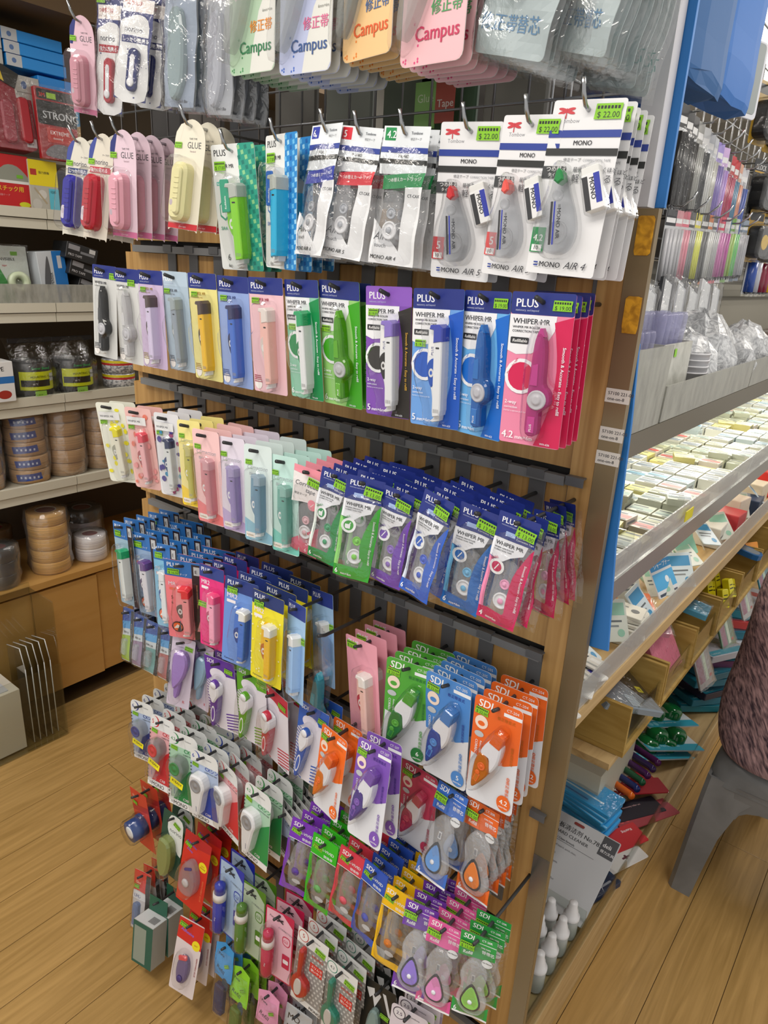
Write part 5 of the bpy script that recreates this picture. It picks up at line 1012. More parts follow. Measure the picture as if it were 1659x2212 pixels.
# white upright and the wire grid that carries the two upper rows
t = wbox('upright_post', (-.352, -.002, 1.778), (-.3255, .022, 2.6), col('#c9c8cc', .45)); tag(t, 'white square metal upright standing on the right end of the oak panel', 'post')
m = MB(); m.prism([(-340, 1620), (-314, 1620), (-307, 1520), (-300, 1350), (-285, 1190), (-340, 1186)], 20, 15, col('#2673bc', .5), .5); m.prism([(-352, 1779), (-314, 1779), (-319, 2600), (-352, 2600)], 29, 23, col('#2673bc', .5), .5)
for i in range(len(m.v)): m.v[i] = tuple(c / 1000 for c in m.v[i])
tag(link('blue_edge_board', m.mesh('blue_edge_board', scale=1)), 'narrow bright blue plastic board behind the right edge of the oak panel', 'board')
m = MB(); gm = col('#8c8e92', .3, .8)
for i in range(22): m.tube([(-1.40 + i * .05, 0, 1.79), (-1.40 + i * .05, 0, 2.55)], .0018, gm, 6)
for i in range(16): m.tube([(-1.41, 0, 1.80 + i * .05), (-.355, 0, 1.80 + i * .05)], .0018, gm, 6)
tag(link('wire_grid', m.mesh('wire_grid', scale=1)), 'grey wire grid above the oak panel behind the two upper rows of packs', 'wire grid')
m = MB(); m.box(-.47, .09, 1.79, -.355, .1, 2.6, col('#1f4f92', .5)); tag(link('blue_backing_sheet', m.mesh('blue_backing_sheet', scale=1)), 'dark blue sheet behind the wire grid beside the white upright', 'board')
for i, (x0, c) in enumerate([(-1.38, '#3c3a3a'), (-1.26, '#55504c'), (-1.14, '#44464a'), (-1.02, '#6a6862'), (-.9, '#7c8078'), (-.78, '#4c5648'), (-.71, '#4f6a50'), (-.6, '#8a8880')]):
    e = empty('stock_pouch', (x0 + .05, .06, 2.06)); tag(e, ['charcoal', 'dark brown', 'slate', 'taupe', 'grey', 'moss', 'deep green', 'pale grey'][i] + ' pouch hanging inside the unit behind the wire grid', 'pouch', 'pouches behind the wire grid')
    m = MB(); m.prism(rrect(0, -135, 98, 270, 5), 0, -8, c, 3); m.base = -8; m.rect(-40, -60, 40, -20, '#8c8c88'); m.text(-34, -48, 14, 'TAPE', '#3a3a3c'); link('pouch', m.mesh('pouch'), e)
e = empty('hanging_sign', (-.665, .03, 1.945)); tag(e, 'small green and red glue tape sign behind the wire grid', 'sign')
m = MB(); m.prism([(-34, 0), (2, 0), (2, -60), (-34, -60)], 0, -2, '#8fbf6c', .1); m.prism([(2, 0), (34, 0), (34, -54), (2, -54)], 0, -2, '#b8584a', .1); m.base = -2; m.text(-30, -26, 15, 'Glue', '#d8e4c4', bold=False); m.text(5, -34, 14, 'Tape', '#e8dcd4'); m.rect(4, 2, 34, 12, '#9cc024'); link('sign_face', m.mesh('sign_face'), e)

# ================================================================ left-hand shelving
L = empty('wall_shelving', (-2.4, .5, 0)); tag(L, 'cream metal shelving with tape goods along the left wall', 'shelf unit')
def lp(name, a, b, mat, par=None): return wbox(name, (a[0] + 2.4, a[1] - .5, a[2]), (b[0] + 2.4, b[1] - .5, b[2]), mat, par or L)
CR = col('#c8c4b4', .45); CRD = col('#aaa594', .5)
for z in (.901, 1.205, 1.51, 1.80):
    lp('shelf_board', (-2.84, -.9, z - .02), (-2.41, 1.9, z), CRD)
    for y0, y1 in ((-.9, -.12), (-.118, .345 if z > 1 else .36), (.3475 if z > 1 else .3625, 1.1), (1.1025, 1.9)):
        lp('shelf_lip', (-2.409, y0, z - .024), (-2.392, y1, z + .006), CR); lp('price_rail', (-2.405, y0, z - .056), (-2.398, y1, z - .027), CR)
lp('shelf_board', (-2.84, -.9, .515), (-2.385, 1.9, .54), PLY())
lp('back_board', (-2.845, -.9, .1), (-2.841, 1.9, 2.4), col('#5a4c3c', .8))
lp('canopy', (-2.84, -.9, 2.36), (-2.36, 1.9, 2.5), col('#5a4426', .6))
lp('upper_ledge', (-2.84, -.9, 1.955), (-2.52, 1.9, 1.965), CRD)
lp('cabinet_body', (-2.84, -.9, .075), (-2.42, 1.9, .512), col('#5c4222', .7)); lp('dark_gap_block', (-2.84, -.9, 0), (-2.5, 1.9, .073), col('#15120e', .8))  # near-black recessed block: colour stands in for the shaded gap under the cabinet
for y0, y1, xx in ((-.9, -.30, -2.41), (-.298, .148, -2.41), (.15, .402, -2.405), (.404, .95, -2.414), (.952, 1.6, -2.41)): lp('cabinet_door', (xx - .008, y0, .072), (xx + .012, y1, .502), PLY())
def goods(name, label, cat, x, y, z, w, h, d, c, art=None, rz=90, tilt=0, group=None, bag=None, r=3, rot=0):
    """box or pack facing +x by default; art(mb) prints on its face; w,h,d in mm"""
    e = empty(name, (x, y, z), (tilt, rot, math.radians(rz))); tag(e, label, cat, group)
    m = MB(); m.prism(rrect(0, h / 2, w, h, r, 2), d / 2, -d / 2, c, min(1.5, d / 4)); m.base = -d / 2 - .1
    if art: art(m)
    link('body' if cat != 'card' else 'card', m.mesh(name + '_body'), e)
    if bag:
        b = MB(); rn = random.Random(label)
        b.grid(-w / 2 - bag, -2, w / 2 + bag, h + bag, 7, 8, lambda a, q: -d / 2 - 4 - 9 * (1 - (a / (w / 2 + bag)) ** 2) + rn.uniform(-3, 3), BAG()); link('clear_wrap', b.mesh('clear_wrap'), e)
    return e
def roll(x, y, z, R_, h, c, label, group, core='#c8bca4', lab=None, cat='tape roll'):
    e = empty('tape_roll', (x, y, z)); tag(e, label, cat, group)
    m = MB(); m.lathe([(R_ * .55, 0), (R_ * .96, 0), (R_, 3), (R_, h - 3), (R_ * .96, h), (R_ * .55, h)], 0, 0, noisy('tape_' + c, c, '#%02x%02x%02x' % tuple(min(255, int(int(c[i:i + 2], 16) * 1.3)) for i in (1, 3, 5)), (3, 3, 700), .28, 2, .2), 26, 'z', cap=False); link('tape', m.mesh('tape'), e)
    m = MB(); m.lathe([(R_ * .55, h), (R_ * .5, h), (R_ * .5, 0), (R_ * .55, 0)], 0, 0, col(core, .6), 22, 'z', cap=False); m.lathe([(R_ * .5, h - 3), (.1, h - 3)], 0, 0, col('#7c1f2a' if core != '#b89a6a' else '#6a5030', .5), 22, 'z', cap=False); link('core', m.mesh('core'), e)
    if lab:
        m = MB(); k = 7; vs = []
        for j in range(2):
            for i in range(k + 1): a = math.radians(-62 + i * 74 / k - j * 4); vs.append(((R_ + .6) * math.cos(a), (R_ + .6) * math.sin(a), h * (.24 + .52 * j) + (i - 3) * .8))
        m.add(vs, [(i, i + 1, k + 2 + i, k + 1 + i) for i in range(k)], col('#1f3f8e', .3))
        for i in range(5): a = math.radians(-52 + i * 12); m.add([((R_ + .9) * math.cos(a + q), (R_ + .9) * math.sin(a + q), h * (.42 + .16 * s)) for q, s in ((0, 0), (.09, 0), (.09, 1), (0, 1))], [(0, 1, 2, 3)], col('#c4cce0', .4))
        link('paper_label', m.mesh('paper_label'), e)
    return e
def wrap(x, y, z, R_, h, label):
    """loose clear bag around a stack of rolls"""
    rn = random.Random(label); m = MB(); n = 26; prof = [(.97, 0)] + [(1.08, h * t / 7) for t in range(1, 7)] + [(1.02, h + 3), (.5, h + 9), (.03, h + 14)]
    vs = [(R_ * r * rn.uniform(.97, 1.09) * math.cos(2 * math.pi * k / n), R_ * r * rn.uniform(.97, 1.09) * math.sin(2 * math.pi * k / n), zz) for r, zz in prof for k in range(n)]
    m.add(vs, [(i * n + k, i * n + (k + 1) % n, (i + 1) * n + (k + 1) % n, (i + 1) * n + k) for i in range(len(prof) - 1) for k in range(n)], WRAP(), True)
    o = link('clear_bag', m.mesh('clear_bag')); o.location = (x, y, z); tag(o, label, 'plastic bag', 'clear bags over the tape stacks')
PLACE = ['lowest', 'second from the bottom', 'middle', 'second from the top', 'topmost']
for yy, nm, lb in ((.075, 'leftmost, half out of frame', 1), (.235, 'with blue labels', 1), (.375, 'third from the left', 0), (.52, 'rightmost, beside the oak panel', 0)):
    for k in range(5): roll(-2.485 + .006 * math.sin(k * 5 + yy * 9), yy, .903 + k * .049, 66, 47, '#967650', '%s brown tape roll in the stack %s' % (PLACE[k], nm), 'brown packing tape rolls on the middle shelf', '#b89a6a', lb and yy > .2)
    wrap(-2.485, yy, .903, 68, 245, 'crinkled clear bag over the brown tape stack %s' % nm)
for k in range(5): roll(-2.48, .275, .542 + k * .0475, 68, 46, '#b48c4c', '%s kraft paper tape roll in the tall stack on the bottom shelf' % PLACE[k], 'kraft tape rolls', '#d8d2c4')
wrap(-2.48, .275, .542, 70, 238, 'clear bag over the kraft paper tape stack')
for k in range(2): roll(-2.475, .435, .542 + k * .051, 58, 50, '#c8c4cc', '%s white cloth tape roll in front of the black one' % ['lower', 'upper'][k], 'white tape rolls', '#d8d4d0')
wrap(-2.475, .435, .542, 60, 102, 'clear bag over the two white cloth tape rolls')
for k in range(3): roll(-2.64, .50, .542 + k * .051, 70, 50, '#1c1c20' if k == 2 else '#8c8890', '%s roll in the stack of black and grey tape at the back right' % ['lowest', 'middle', 'topmost black'][k], 'black tape rolls', '#a8a8b0')
wrap(-2.64, .50, .542, 72, 153, 'clear bag over the black and grey tape stack at the back')
for k in range(3): roll(-2.47, .085, .542 + k * .049, 60, 48, '#17171a', '%s black tape roll at the left end of the bottom shelf' % ['lowest', 'middle', 'topmost'][k], 'black tape rolls at the left', '#2a2a2e')
wrap(-2.47, .085, .542, 62, 148, 'clear bag over the black tape stack at the left')
for k in range(3): roll(-2.66, .16 + .2 * k * 0, .542 + k * .049, 60, 48, '#5a4630', '%s dark brown tape roll behind the kraft stack' % ['lowest', 'middle', 'topmost'][k], 'dark brown rolls at the back', '#6a5a40')
# black-film bags with yellow labels, white box, net tape
def blackbag(y, label, w):
    e = empty('tape_bag', (-2.46, y, 1.207), (0, 0, math.radians(90))); tag(e, label, 'tape pack', 'black packs with yellow labels')
    rn = random.Random(label); m = MB(); m.lathe([(30, 0), (62, 0), (66, 6), (66, 108), (60, 114), (28, 114)], 0, 14, col('#141416', .35), 26, 'z'); link('tape_roll', m.mesh('tape_roll'), e)
    s = MB(); k = 10; R_ = 68
    for c, z0, z1, a0, a1 in (('#c4cc14', 22, 84, 212, 325), ('#161616', 34, 56, 216, 300), ('#c4c8cc', 50, 76, 300, 322)):
        vs = [((R_) * math.cos(math.radians(a0 + (a1 - a0) * i / k)), 14 + R_ * math.sin(math.radians(a0 + (a1 - a0) * i / k)), z) for z in (z0, z1) for i in range(k + 1)]; s.add(vs, [(i, i + 1, k + 2 + i, k + 1 + i) for i in range(k)], col(c, .4)); R_ += .4
    s.base = -R_ + 13; s.text(-36, 64, 10, 'MOUNTING Tape', '#2a3008'); s.text(-34, 47, 8, '', '#cfd0d0') ; s.text(-30, 41, 8, '80 °C', '#c8c8c8', al='l'); s.text(-30, 92, 12, 'Power Bond', '#1c9a4c')
    link('label', s.mesh('label'), e); t = MB(); t.base = -64; t.prism(rrect(-8, 8, 38, 26, .5), -62, -64, '#8cc048', .2); t.text(-24, 6, 7, '$ 38.00', '#1c2a10', bold=False); link('price_sticker', t.mesh('price_sticker'), e)
    b = MB(); b.grid(-78, 0, 78, 190, 9, 10, lambda a, q: -62 * (1 - (a / 84) ** 2) - 12 + (q > 120) * (q - 120) * .8 + rn.uniform(-4, 4), BAG()); link('black_film', b.mesh('black_film'), e)
    h = MB(); h.prism(rrect(0, 184, 150, 16, 3), -4, -8, '#1d1d20', 1); link('header', h.mesh('header'), e)
blackbag(.275, 'black film pack with yellow mounting tape label, left of two', 130); blackbag(.425, 'black film pack with yellow mounting tape label, right of two', 130)
goods('carton', 'white and blue carton at the left end of the shelf of black packs', 'box', -2.44, .13, 1.207, 90, 130, 120, '#d6d6d6', lambda m: (m.rect(-45, 60, 45, 82, '#2c6cb0'), m.flat(ell(10, 24, 22, 14), '#9c3028'), m.text(-30, 100, 20, 'TAPE', '#26262a')))
for k in range(2): 
    e = empty('net_tape_pack', (-2.46, .60, 1.207 + k * .052)); tag(e, '%s checked silver tape roll with yellow strip beside the oak panel' % ['lower', 'upper'][k], 'tape roll', 'checked tape rolls')
    m = MB(); m.lathe([(30, 0), (58, 0), (58, 50), (30, 50)], 0, 0, noisy('checked_tape', '#7c7e84', '#d0d0d2', (120, 120, 160), .35, 0, 0), 28, 'z'); m.lathe([(58.6, 30), (58.6, 37)], 0, 0, col('#b82c2c'), 28, 'z', cap=False); m.lathe([(58.8, 38), (58.8, 47)], 0, 0, col('#d4c420'), 28, 'z', cap=False); link('tape', m.mesh('tape'), e)
# shelf with the tape card, blue box and black boxes, clear fence in front
e = goods('tape_card', 'white card with a round green and cream tape roll', 'tape pack', -2.45, .235, 1.514, 130, 175, 4, '#c4ccc6', lambda m: (m.flat([(-65, 0), (20, 0), (-30, 110), (-65, 120)], '#2c8a3c'), m.text(-30, 130, 13, 'INVISIBLE', '#3a3c40'), m.text(-20, 112, 9, 'tape', '#b03030'), m.rect(12, 146, 34, 158, '#6aaa28')), tilt=-.1, bag=4)
m = MB(); m.lathe([(16, -2), (16, -22), (34, -22), (34, -2)], 22, 62, col('#c8d4b4', .3), 24, 'y'); link('tape_ring', m.mesh('tape_ring'), e)
goods('slim_box', 'white and blue upright box between the green tape card and the black boxes', 'box', -2.46, .375, 1.514, 95, 165, 60, '#c4cad0', lambda m: (m.rect(4, 0, 48, 165, '#2274c0'), m.flat(spline([(-34, 60), (-14, 150), (-8, 100), (-16, 50)], 4), '#5a5c60'), m.text(-2, 40, 12, 'DISPENSER', '#2a2c30', 90), m.rect(20, 110, 34, 150, '#c8ccd4')), rot=-.08)
for k, (dy_, z, a) in enumerate(((.49, 1.514, .35), (.462, 1.575, .3), (.45, 1.63, .25))):
    goods('black_box', '%s black printed box in the leaning pile at the oak panel' % ['lowest', 'middle', 'topmost'][k], 'box', -2.46 + k * .01, dy_, z + .02, 112, 52, 90, '#232426', lambda m: (m.rect(-50, 30, -10, 46, '#8c8c90'), m.rect(-6, 24, 44, 32, '#75777c'), m.text(-48, 10, 11, 'PRO TAPE', '#b4b4b8'), m.rect(24, 34, 46, 48, '#c4c4c4')), rot=a, group='black boxes on the shelf')
t = wbox('shelf_fence', (-2.398, -.6, 1.512), (-2.394, 1.1, 1.575), SCUFF()); tag(t, 'low scuffed clear fence along the shelf with the black boxes', 'shelf fence')
# upper goods
goods('red_pack', 'red pack with yellow lettering and grey arc at the far left', 'tape pack', -2.46, .275, 1.807, 115, 150, 12, '#b8181c', lambda m: (m.flat(spline([(-56, 84), (-20, 118), (20, 118), (56, 84), (50, 74), (-56, 74)], 3), '#8a8c80'), m.rect(-57, 68, 57, 76, '#d8d8d4'), m.text(-50, 46, 17, 'スチック用', '#e0c030'), m.text(-46, 30, 7, '両面テープ', '#d88c8c'), m.flat(ell(34, 8, 18, 8), '#c8c820'), m.rect(16, 84, 36, 94, '#6aaa28')))
goods('yellow_pack', 'yellow-topped clear pack with small hooks next to the red pack', 'hook pack', -2.455, .375, 1.807, 95, 145, 14, '#b0aca0', lambda m: (m.rect(-47, 70, 47, 145, '#e0cc10'), m.rect(-42, 100, -22, 118, '#b03024'), m.text(-16, 106, 9, '强力掛鉤', '#4a4420'), m.flat(ell(-8, 44, 14), '#c8c4bc'), m.flat(ell(-28, 14, 16), '#bcb8b0'), m.flat(xf(rrect(0, 0, 60, 5, 2), -14, 40, 1, -50), '#a8987c'), m.rect(14, 0, 47, 64, '#58b4c8'), m.text(18, 50, 10, '可移', '#1c4a50')))
e = goods('glove_bag', 'crinkled clear bag of dark red cloth-like rolls at the far left', 'pouch', -2.47, .29, 1.97, 150, 190, 60, '#8c1c2c', lambda m: (m.rect(40, 12, 72, 38, '#c8c8cc'), m.text(44, 18, 9, '0012', '#1c1c20'), m.flat(ell(-64, 60, 10, 20), '#c0b8b0')), bag=18, r=20, tilt=-.1)
m = MB(); m.prism(rrect(42, 86, 34, 130, 14), -28, -44, '#a01c28', 5); m.prism(rrect(-8, 76, 40, 120, 16), -26, -40, '#9a3444', 5); link('red_roll', m.mesh('red_roll'), e)
e = goods('header_film', 'yellow and black pointed header of the bag at the top left', 'header card', -2.455, .245, 2.17, 150, 44, 4, '#24221e', lambda m: (m.flat([(-75, 10), (40, 2), (20, 30), (-75, 40)], '#dcc020'),), rot=.35)
goods('strong_pack', 'black and red pack lettered STRO under the pink glue card', 'tape pack', -2.43, .43, 1.957, 130, 205, 18, '#a01c22', lambda m: (m.rect(-64, 100, 65, 168, '#151515', 6), m.rect(-60, 172, 64, 200, '#191818', 6), m.text(-54, 178, 16, '3M', '#d03020'), m.rect(-28, 176, 2, 192, '#9ccc30'), m.text(-48, 118, 30, 'STRONG', '#c4c8cc'), m.rect(-40, 50, 46, 94, '#c43028'), m.text(-30, 74, 15, 'EXTREME', '#e4d8d8'), m.text(-22, 60, 9, 'fastening', '#e4d8d8', shear=.3), m.flat(spline([(-50, 10), (-20, 44), (40, 40), (60, 6)], 4), '#77747a')), bag=5, tilt=-.06)
for k in range(3):
    goods('flat_box', '%s flat glossy sky-blue box in the pile at the top left' % ['lowest', 'middle', 'topmost'][k], 'box', -2.54, .40 - k * .004, 2.208 + k * .034, 190, 32, 150, '#1c88d8', lambda m: (m.rect(-95, 0, -48, 32, '#b8bcc0'), m.flat(ell(-72, 16, 7), '#5470a0')), group='flat blue boxes', r=1)
for k in range(3): goods('grey_carton', '%s pale grey carton left of the blue boxes' % ['lowest', 'middle', 'topmost'][k], 'box', -2.53, .245, 2.205 + k * .042, 100, 40, 130, '#b4b2ac', lambda m: (m.flat(ell(20, 18, 8), '#5a78a8'), m.text(-36, 12, 9, 'TAPE', '#5a5c60')), group='grey cartons', r=1)
goods('dispenser_box', 'large blue box with pale round picture beneath the flat blue boxes', 'box', -2.52, .46, 2.04, 130, 158, 120, '#1a80d0', lambda m: (m.flat([(65, 0), (65, 92), (30, 84), (8, 50), (0, 0)], '#68acdc'), m.flat([(30, 0), (65, 0), (65, 34), (40, 26)], '#c8a468'), m.text(20, 66, 5, 'Tape dispenser', '#1c3050', -80, bold=False)), r=1)
goods('grey_box', 'tall pale grey folded carton leaning behind the strong pack', 'box', -2.5, .355, 2.02, 78, 165, 90, '#a8a6a0', lambda m: (m.rect(-38, 118, 38, 120, '#7c7a74'), m.flat(ell(-10, 140, 9, 11), '#46608c')), r=1)
# clear bin on the floor at the far left
A = empty('clear_bin', (-2.31, -.16, 0)); tag(A, 'open clear acrylic bin on the floor against the cabinets', 'bin')
for nm, a, b in (('bottom_sheet', (-.10, -.30, .003), (.10, .30, .008)), ('front_sheet', (.095, -.30, .009), (.10, .30, .30)), ('back_sheet', (-.075, -.30, .009), (-.07, .30, .56)), ('side_sheet', (-.069, .295, .009), (.094, .30, .54)), ('side_sheet', (-.069, -.30, .009), (.094, -.295, .54))): wbox(nm, a, b, ACRYL(), A)
t = wbox('foam_block', (-2.375, -.40, .012), (-2.235, .0, .25), col('#cfc8ba', .8)); tag(t, 'white foam block with printed top inside the clear floor bin', 'foam block')
t = wbox('leaflet', (-2.36, -.36, .2505), (-2.25, -.03, .254), col('#b9bcc4', .4)); tag(t, 'pale printed leaflet lying on the white foam block', 'leaflet')
for k in range(5):
    y = .03 + k * .022; e = empty('display_tray', (-2.30, y, .012), (.0, 0, math.radians(0))); tag(e, '%s clear plastic tray of five standing upright in the floor bin' % ['leftmost', 'second', 'middle', 'fourth', 'rightmost'][k], 'tray', 'clear plastic trays')
    m = MB(); m.prism([(-60, 0), (60, 0), (60, 300), (36, 372), (-60, 350)], 1.5, -1.5, ACRYL(), .4); m.tube([(60, 0, 0), (60, 0, 300)], 1.8, film('bright_edge', .3, 0, 1, .2, (.95, .95, .9, 1), haze=.55), 6); m.tube([(60, 0, 300), (36, 0, 372), (-60, 0, 350)], 1.8, film('bright_edge'), 6); link('sheet', m.mesh('sheet'), e)
# ================================================================ right-hand gondola side
XF = -.36
U = empty('display_unit', (XF, 1.8, 0)); tag(U, 'long wooden and metal shelf unit running away on the right', 'shelf unit')
def up(name, a, b, mat, par=None): return wbox(name, (a[0] - XF, a[1] - 1.8, a[2]), (b[0] - XF, b[1] - 1.8, b[2]), mat, par or U)
LW = noisy('light_wood', '#a8895a', '#c8ac7c', (30, 3, 30), .5, 5, .8, 0, .3, .7)
up('base_board', (-.84, .052, .005), (XF - .012, 3.6, .118), LW)
up('lip_board', (XF - .012, .052, .003), (XF, 3.6, .13), LW)
MG = col('#6f695c', .4, .3); SV = col('#b9b8b4', .25, .7)
up('shelf_board', (-.84, .052, 1.44), (XF - .004, 3.6, 1.468), MG); up('shelf_front', (XF - .003, .052, 1.432), (XF + .002, 3.6, 1.47), MG)
up('shelf_board', (-.84, .052, 1.178), (XF - .004, 3.6, 1.205), col('#d8d6cc', .5)); up('shelf_front', (XF - .003, .052, 1.172), (XF + .004, 3.6, 1.212), SV)
up('shelf_board', (-.84, .052, .955), (XF - .004, 3.6, .975), LW); up('shelf_front', (XF - .003, .052, .952), (XF + .003, 3.6, .982), LW)
up('shelf_board', (-.84, .45, .665), (XF - .014, 3.6, .682), LW)
up('back_panel', (-.86, .052, .12), (-.845, 3.6, 1.72), col('#8f8b80', .6))
up('back_rail', (-.845, .052, 1.71), (-.82, 3.6, 1.75), col('#77746a', .5)); up('back_rail', (-.845, .052, 1.64), (-.825, 3.6, 1.665), col('#77746a', .5))
m = MB(); gw = col('#c4c6c8', .25, .6)
for i in range(44): m.tube([(-.70, .3 + i * .075, 1.74), (-.70, .3 + i * .075, 2.36)], .0022, gw, 6)
for i in range(13): m.tube([(-.70, .25, 1.75 + i * .05), (-.70, 3.6, 1.75 + i * .05)], .0022, gw, 6)
m.tube([(-.55, .25, 2.34), (-.55, 3.6, 2.34)], .003, gw, 6); m.tube([(-.62, .25, 2.36), (-.62, 3.6, 2.36)], .003, gw, 6)
tag(link('wire_grid', m.mesh('wire_grid', scale=1)), 'bright wire grid above the right-hand shelves carrying pens and tape measures', 'wire grid')
up('back_panel', (-.80, .25, 1.752), (-.79, 3.6, 2.10), col('#3a342e', .8))  # dark board added behind the grid; its colour paints the darkness between packs
# ---- strip lamp tubes under the shelves
for z in (1.434, 1.17):
    m = MB(); m.tube([(-.56, .3, z - .002), (-.56, 3.4, z - .002)], .006, emis('#fff4dc', 6), 8); tag(link('strip_lamp', m.mesh('strip_lamp', scale=1)), 'glowing strip lamp under the %s right-hand shelf' % ('upper' if z > 1.3 else 'lit middle'), 'strip lamp')
# ---- clear fences
def fence(x, y0, y1, z0, z1, lean, mat, label, cat='shelf fence', th=.003):
    m = MB(); m.add([(x, y0, z0), (x, y1, z0), (x + lean, y1, z1), (x + lean, y0, z1), (x - th, y0, z0), (x - th, y1, z0), (x - th + lean, y1, z1), (x - th + lean, y0, z1)], [(0, 1, 2, 3), (7, 6, 5, 4), (0, 4, 5, 1), (1, 5, 6, 2), (2, 6, 7, 3), (3, 7, 4, 0)], mat)
    o = link('shelf_fence', m.mesh('shelf_fence', scale=1)); tag(o, label, cat); return o
fence(XF + .001, .06, .30, 1.471, 1.60, .004, SCUFF(), 'tall scuffed clear panel at the near end of the bottle shelf')
fence(XF + .001, .31, .93, 1.471, 1.532, .002, SCUFF(), 'low scuffed clear fence below the crumpled bags')
fence(XF + .001, .935, 3.5, 1.471, 1.532, .002, SCUFF(), 'far length of low scuffed fence on the bottle shelf')
for i, (y0, y1) in enumerate(((.06, .30), (.303, .62), (.623, 1.15), (1.153, 3.5))): fence(XF + .001, y0, y1, 1.2125, 1.272, .010, FENCE(), '%s clear fence along the brightly lit shelf of small boxes' % ['nearest', 'second', 'third', 'farthest'][i])
for i, (y0, y1) in enumerate(((.06, .62), (.625, 1.2), (1.205, 3.5))): fence(XF + .0, y0, y1, .983, 1.06, .012, FENCE(), '%s clear fence in front of the third shelf of cards' % ['nearest', 'middle', 'farthest'][i])
m = MB(); m.box(0, 0, 0, .002, .05, .022, col('#cfc41c', .4)); 
for i, (y, z) in enumerate(((.55, 1.235), (1.62, 1.235))): o = link('price_tag', m.mesh('price_tag', scale=1) if i == 0 else bpy.data.meshes['price_tag']); o.location = (XF + .013, y, z); tag(o, 'yellow price tag on the %s part of the lit shelf fence' % ['near', 'far'][i], 'price tag')
# ---- small boxes on the lit shelf
rb = random.Random(11); BX = {}
def smallbox(w, d, h, c, top):
    k = (w, d, h, c, top)
    if k not in BX:
        m = MB(); m.box(-w / 2, -d / 2, 0, w / 2, d / 2, h, col(c, .45)); m.add([(-w / 2 + .002, -d * .3, h + .0002), (w / 2 - .002, -d * .3, h + .0002), (w / 2 - .002, d * .12, h + .0002), (-w / 2 + .002, d * .12, h + .0002)], [(0, 1, 2, 3)], col(top, .45))
        m.add([(-w / 2 + .004, d * .2, h + .0002), (w * .2, d * .2, h + .0002), (w * .2, d * .34, h + .0002), (-w / 2 + .004, d * .34, h + .0002)], [(0, 1, 2, 3)], col('#4a5058', .5)); m.add([(-w * .1, -d * .46, h + .0002), (w * .42, -d * .46, h + .0002), (w * .42, -d * .36, h + .0002), (-w * .1, -d * .36, h + .0002)], [(0, 1, 2, 3)], col('#24282c', .5)); m.add([(-w * .45, -d * .2, h + .0003), (w * .1, -d * .2, h + .0003), (w * .1, -d * .13, h + .0003), (-w * .45, -d * .13, h + .0003)], [(0, 1, 2, 3)], col('#3c4248', .5))
        m.add([(w / 2 + .0002, -d * .36, h * .3), (w / 2 + .0002, d * .3, h * .3), (w / 2 + .0002, d * .3, h * .6), (w / 2 + .0002, -d * .36, h * .6)], [(0, 1, 2, 3)], col('#7a7c80', .5))
        BX[k] = m.mesh('box', scale=1)
    return BX[k]
FAM = [('#b4b4a4', '#84948c'), ('#b8b8ac', '#6a747c'), ('#b0a868', '#bcb878'), ('#bcb4a8', '#b04a44'), ('#a8b4b4', '#5c8090'), ('#b4b4a0', '#8c8c70')]
ORDX = ['first', 'second', 'third', 'fourth', 'fifth', 'sixth', 'seventh']; TENS = ['', 'ten', 'twenty', 'thirty']
ONES = ['first', 'second', 'third', 'fourth', 'fifth', 'sixth', 'seventh', 'eighth', 'ninth', 'tenth', 'eleventh', 'twelfth', 'thirteenth', 'fourteenth', 'fifteenth', 'sixteenth', 'seventeenth', 'eighteenth', 'nineteenth', 'twentieth']
def nth(i): return ONES[i] if i < 20 else ('twenty-' if i < 29 else 'thirty-') + ONES[(i - 20) % 10] if i != 29 else 'thirtieth'
y = .12; r_ = 0
while y < 2.75:
    fam = FAM[[0, 4, 1, 1, 2, 3, 5, 0, 1, 5][r_ % 10]]
    for i in range(7):
        big = (r_ % 10) in (2, 3); d = .06 if big else .053
        if rb.random() < .06: continue
        for s in range(2 if rb.random() < .16 and not big else 1):
            fk = fam if rb.random() < .8 else FAM[rb.randrange(6)]; h_ = rb.choice((.014, .018, .024)) if s == 0 else .015
            o = link('lead_case', smallbox(.052, d, h_ if not big else .026, *fk)); z0 = 1.2055 if s == 0 else top_ + .0003
            if s == 0: top_ = 1.2055 + (h_ if not big else .026)
            o.location = (-.40 - i * .056, y + d / 2, z0); o.rotation_euler = (0, 0, rb.uniform(-.05, .05) if s == 0 else rb.uniform(-.4, .4))
            tag(o, '%s box, %s from the aisle in the %s row of lit shelf' % ('loose pale' if s else 'small pale', ORDX[i], nth(r_)), 'small box', 'small refill boxes on the lit shelf')
    y += .068; r_ += 1
for k, (y, lab) in enumerate(((.335, 'nearest'), (.63, 'second'), (1.16, 'third'), (1.9, 'farthest'))):
    o = wbox('shelf_divider', (-.80, y, 1.2056), (-.375, y + .003, 1.262), ACRYL()); tag(o, '%s clear divider across the lit shelf' % lab, 'divider')
for k in range(12):
    e = empty('shelf_ticket', (-.838, .5 + k * .22, 1.34), (0, 0, math.radians(90))); tag(e, '%s ticket, %s from the near end above the lit shelf' % ('yellow' if k == 5 else 'small white', nth(k)), 'ticket', 'white tickets above the lit shelf')
    m = MB(); m.prism(rrect(0, 0, 70, 34, 1), 0, -1, '#d8d6d0' if k != 5 else '#d8cc20', .2); m.base = -1; m.rect(-28, -4, 24, 0, '#8a8a8c'); m.rect(-28, 5, 10, 9, '#4a4a4e'); link('paper', m.mesh('paper'), e)
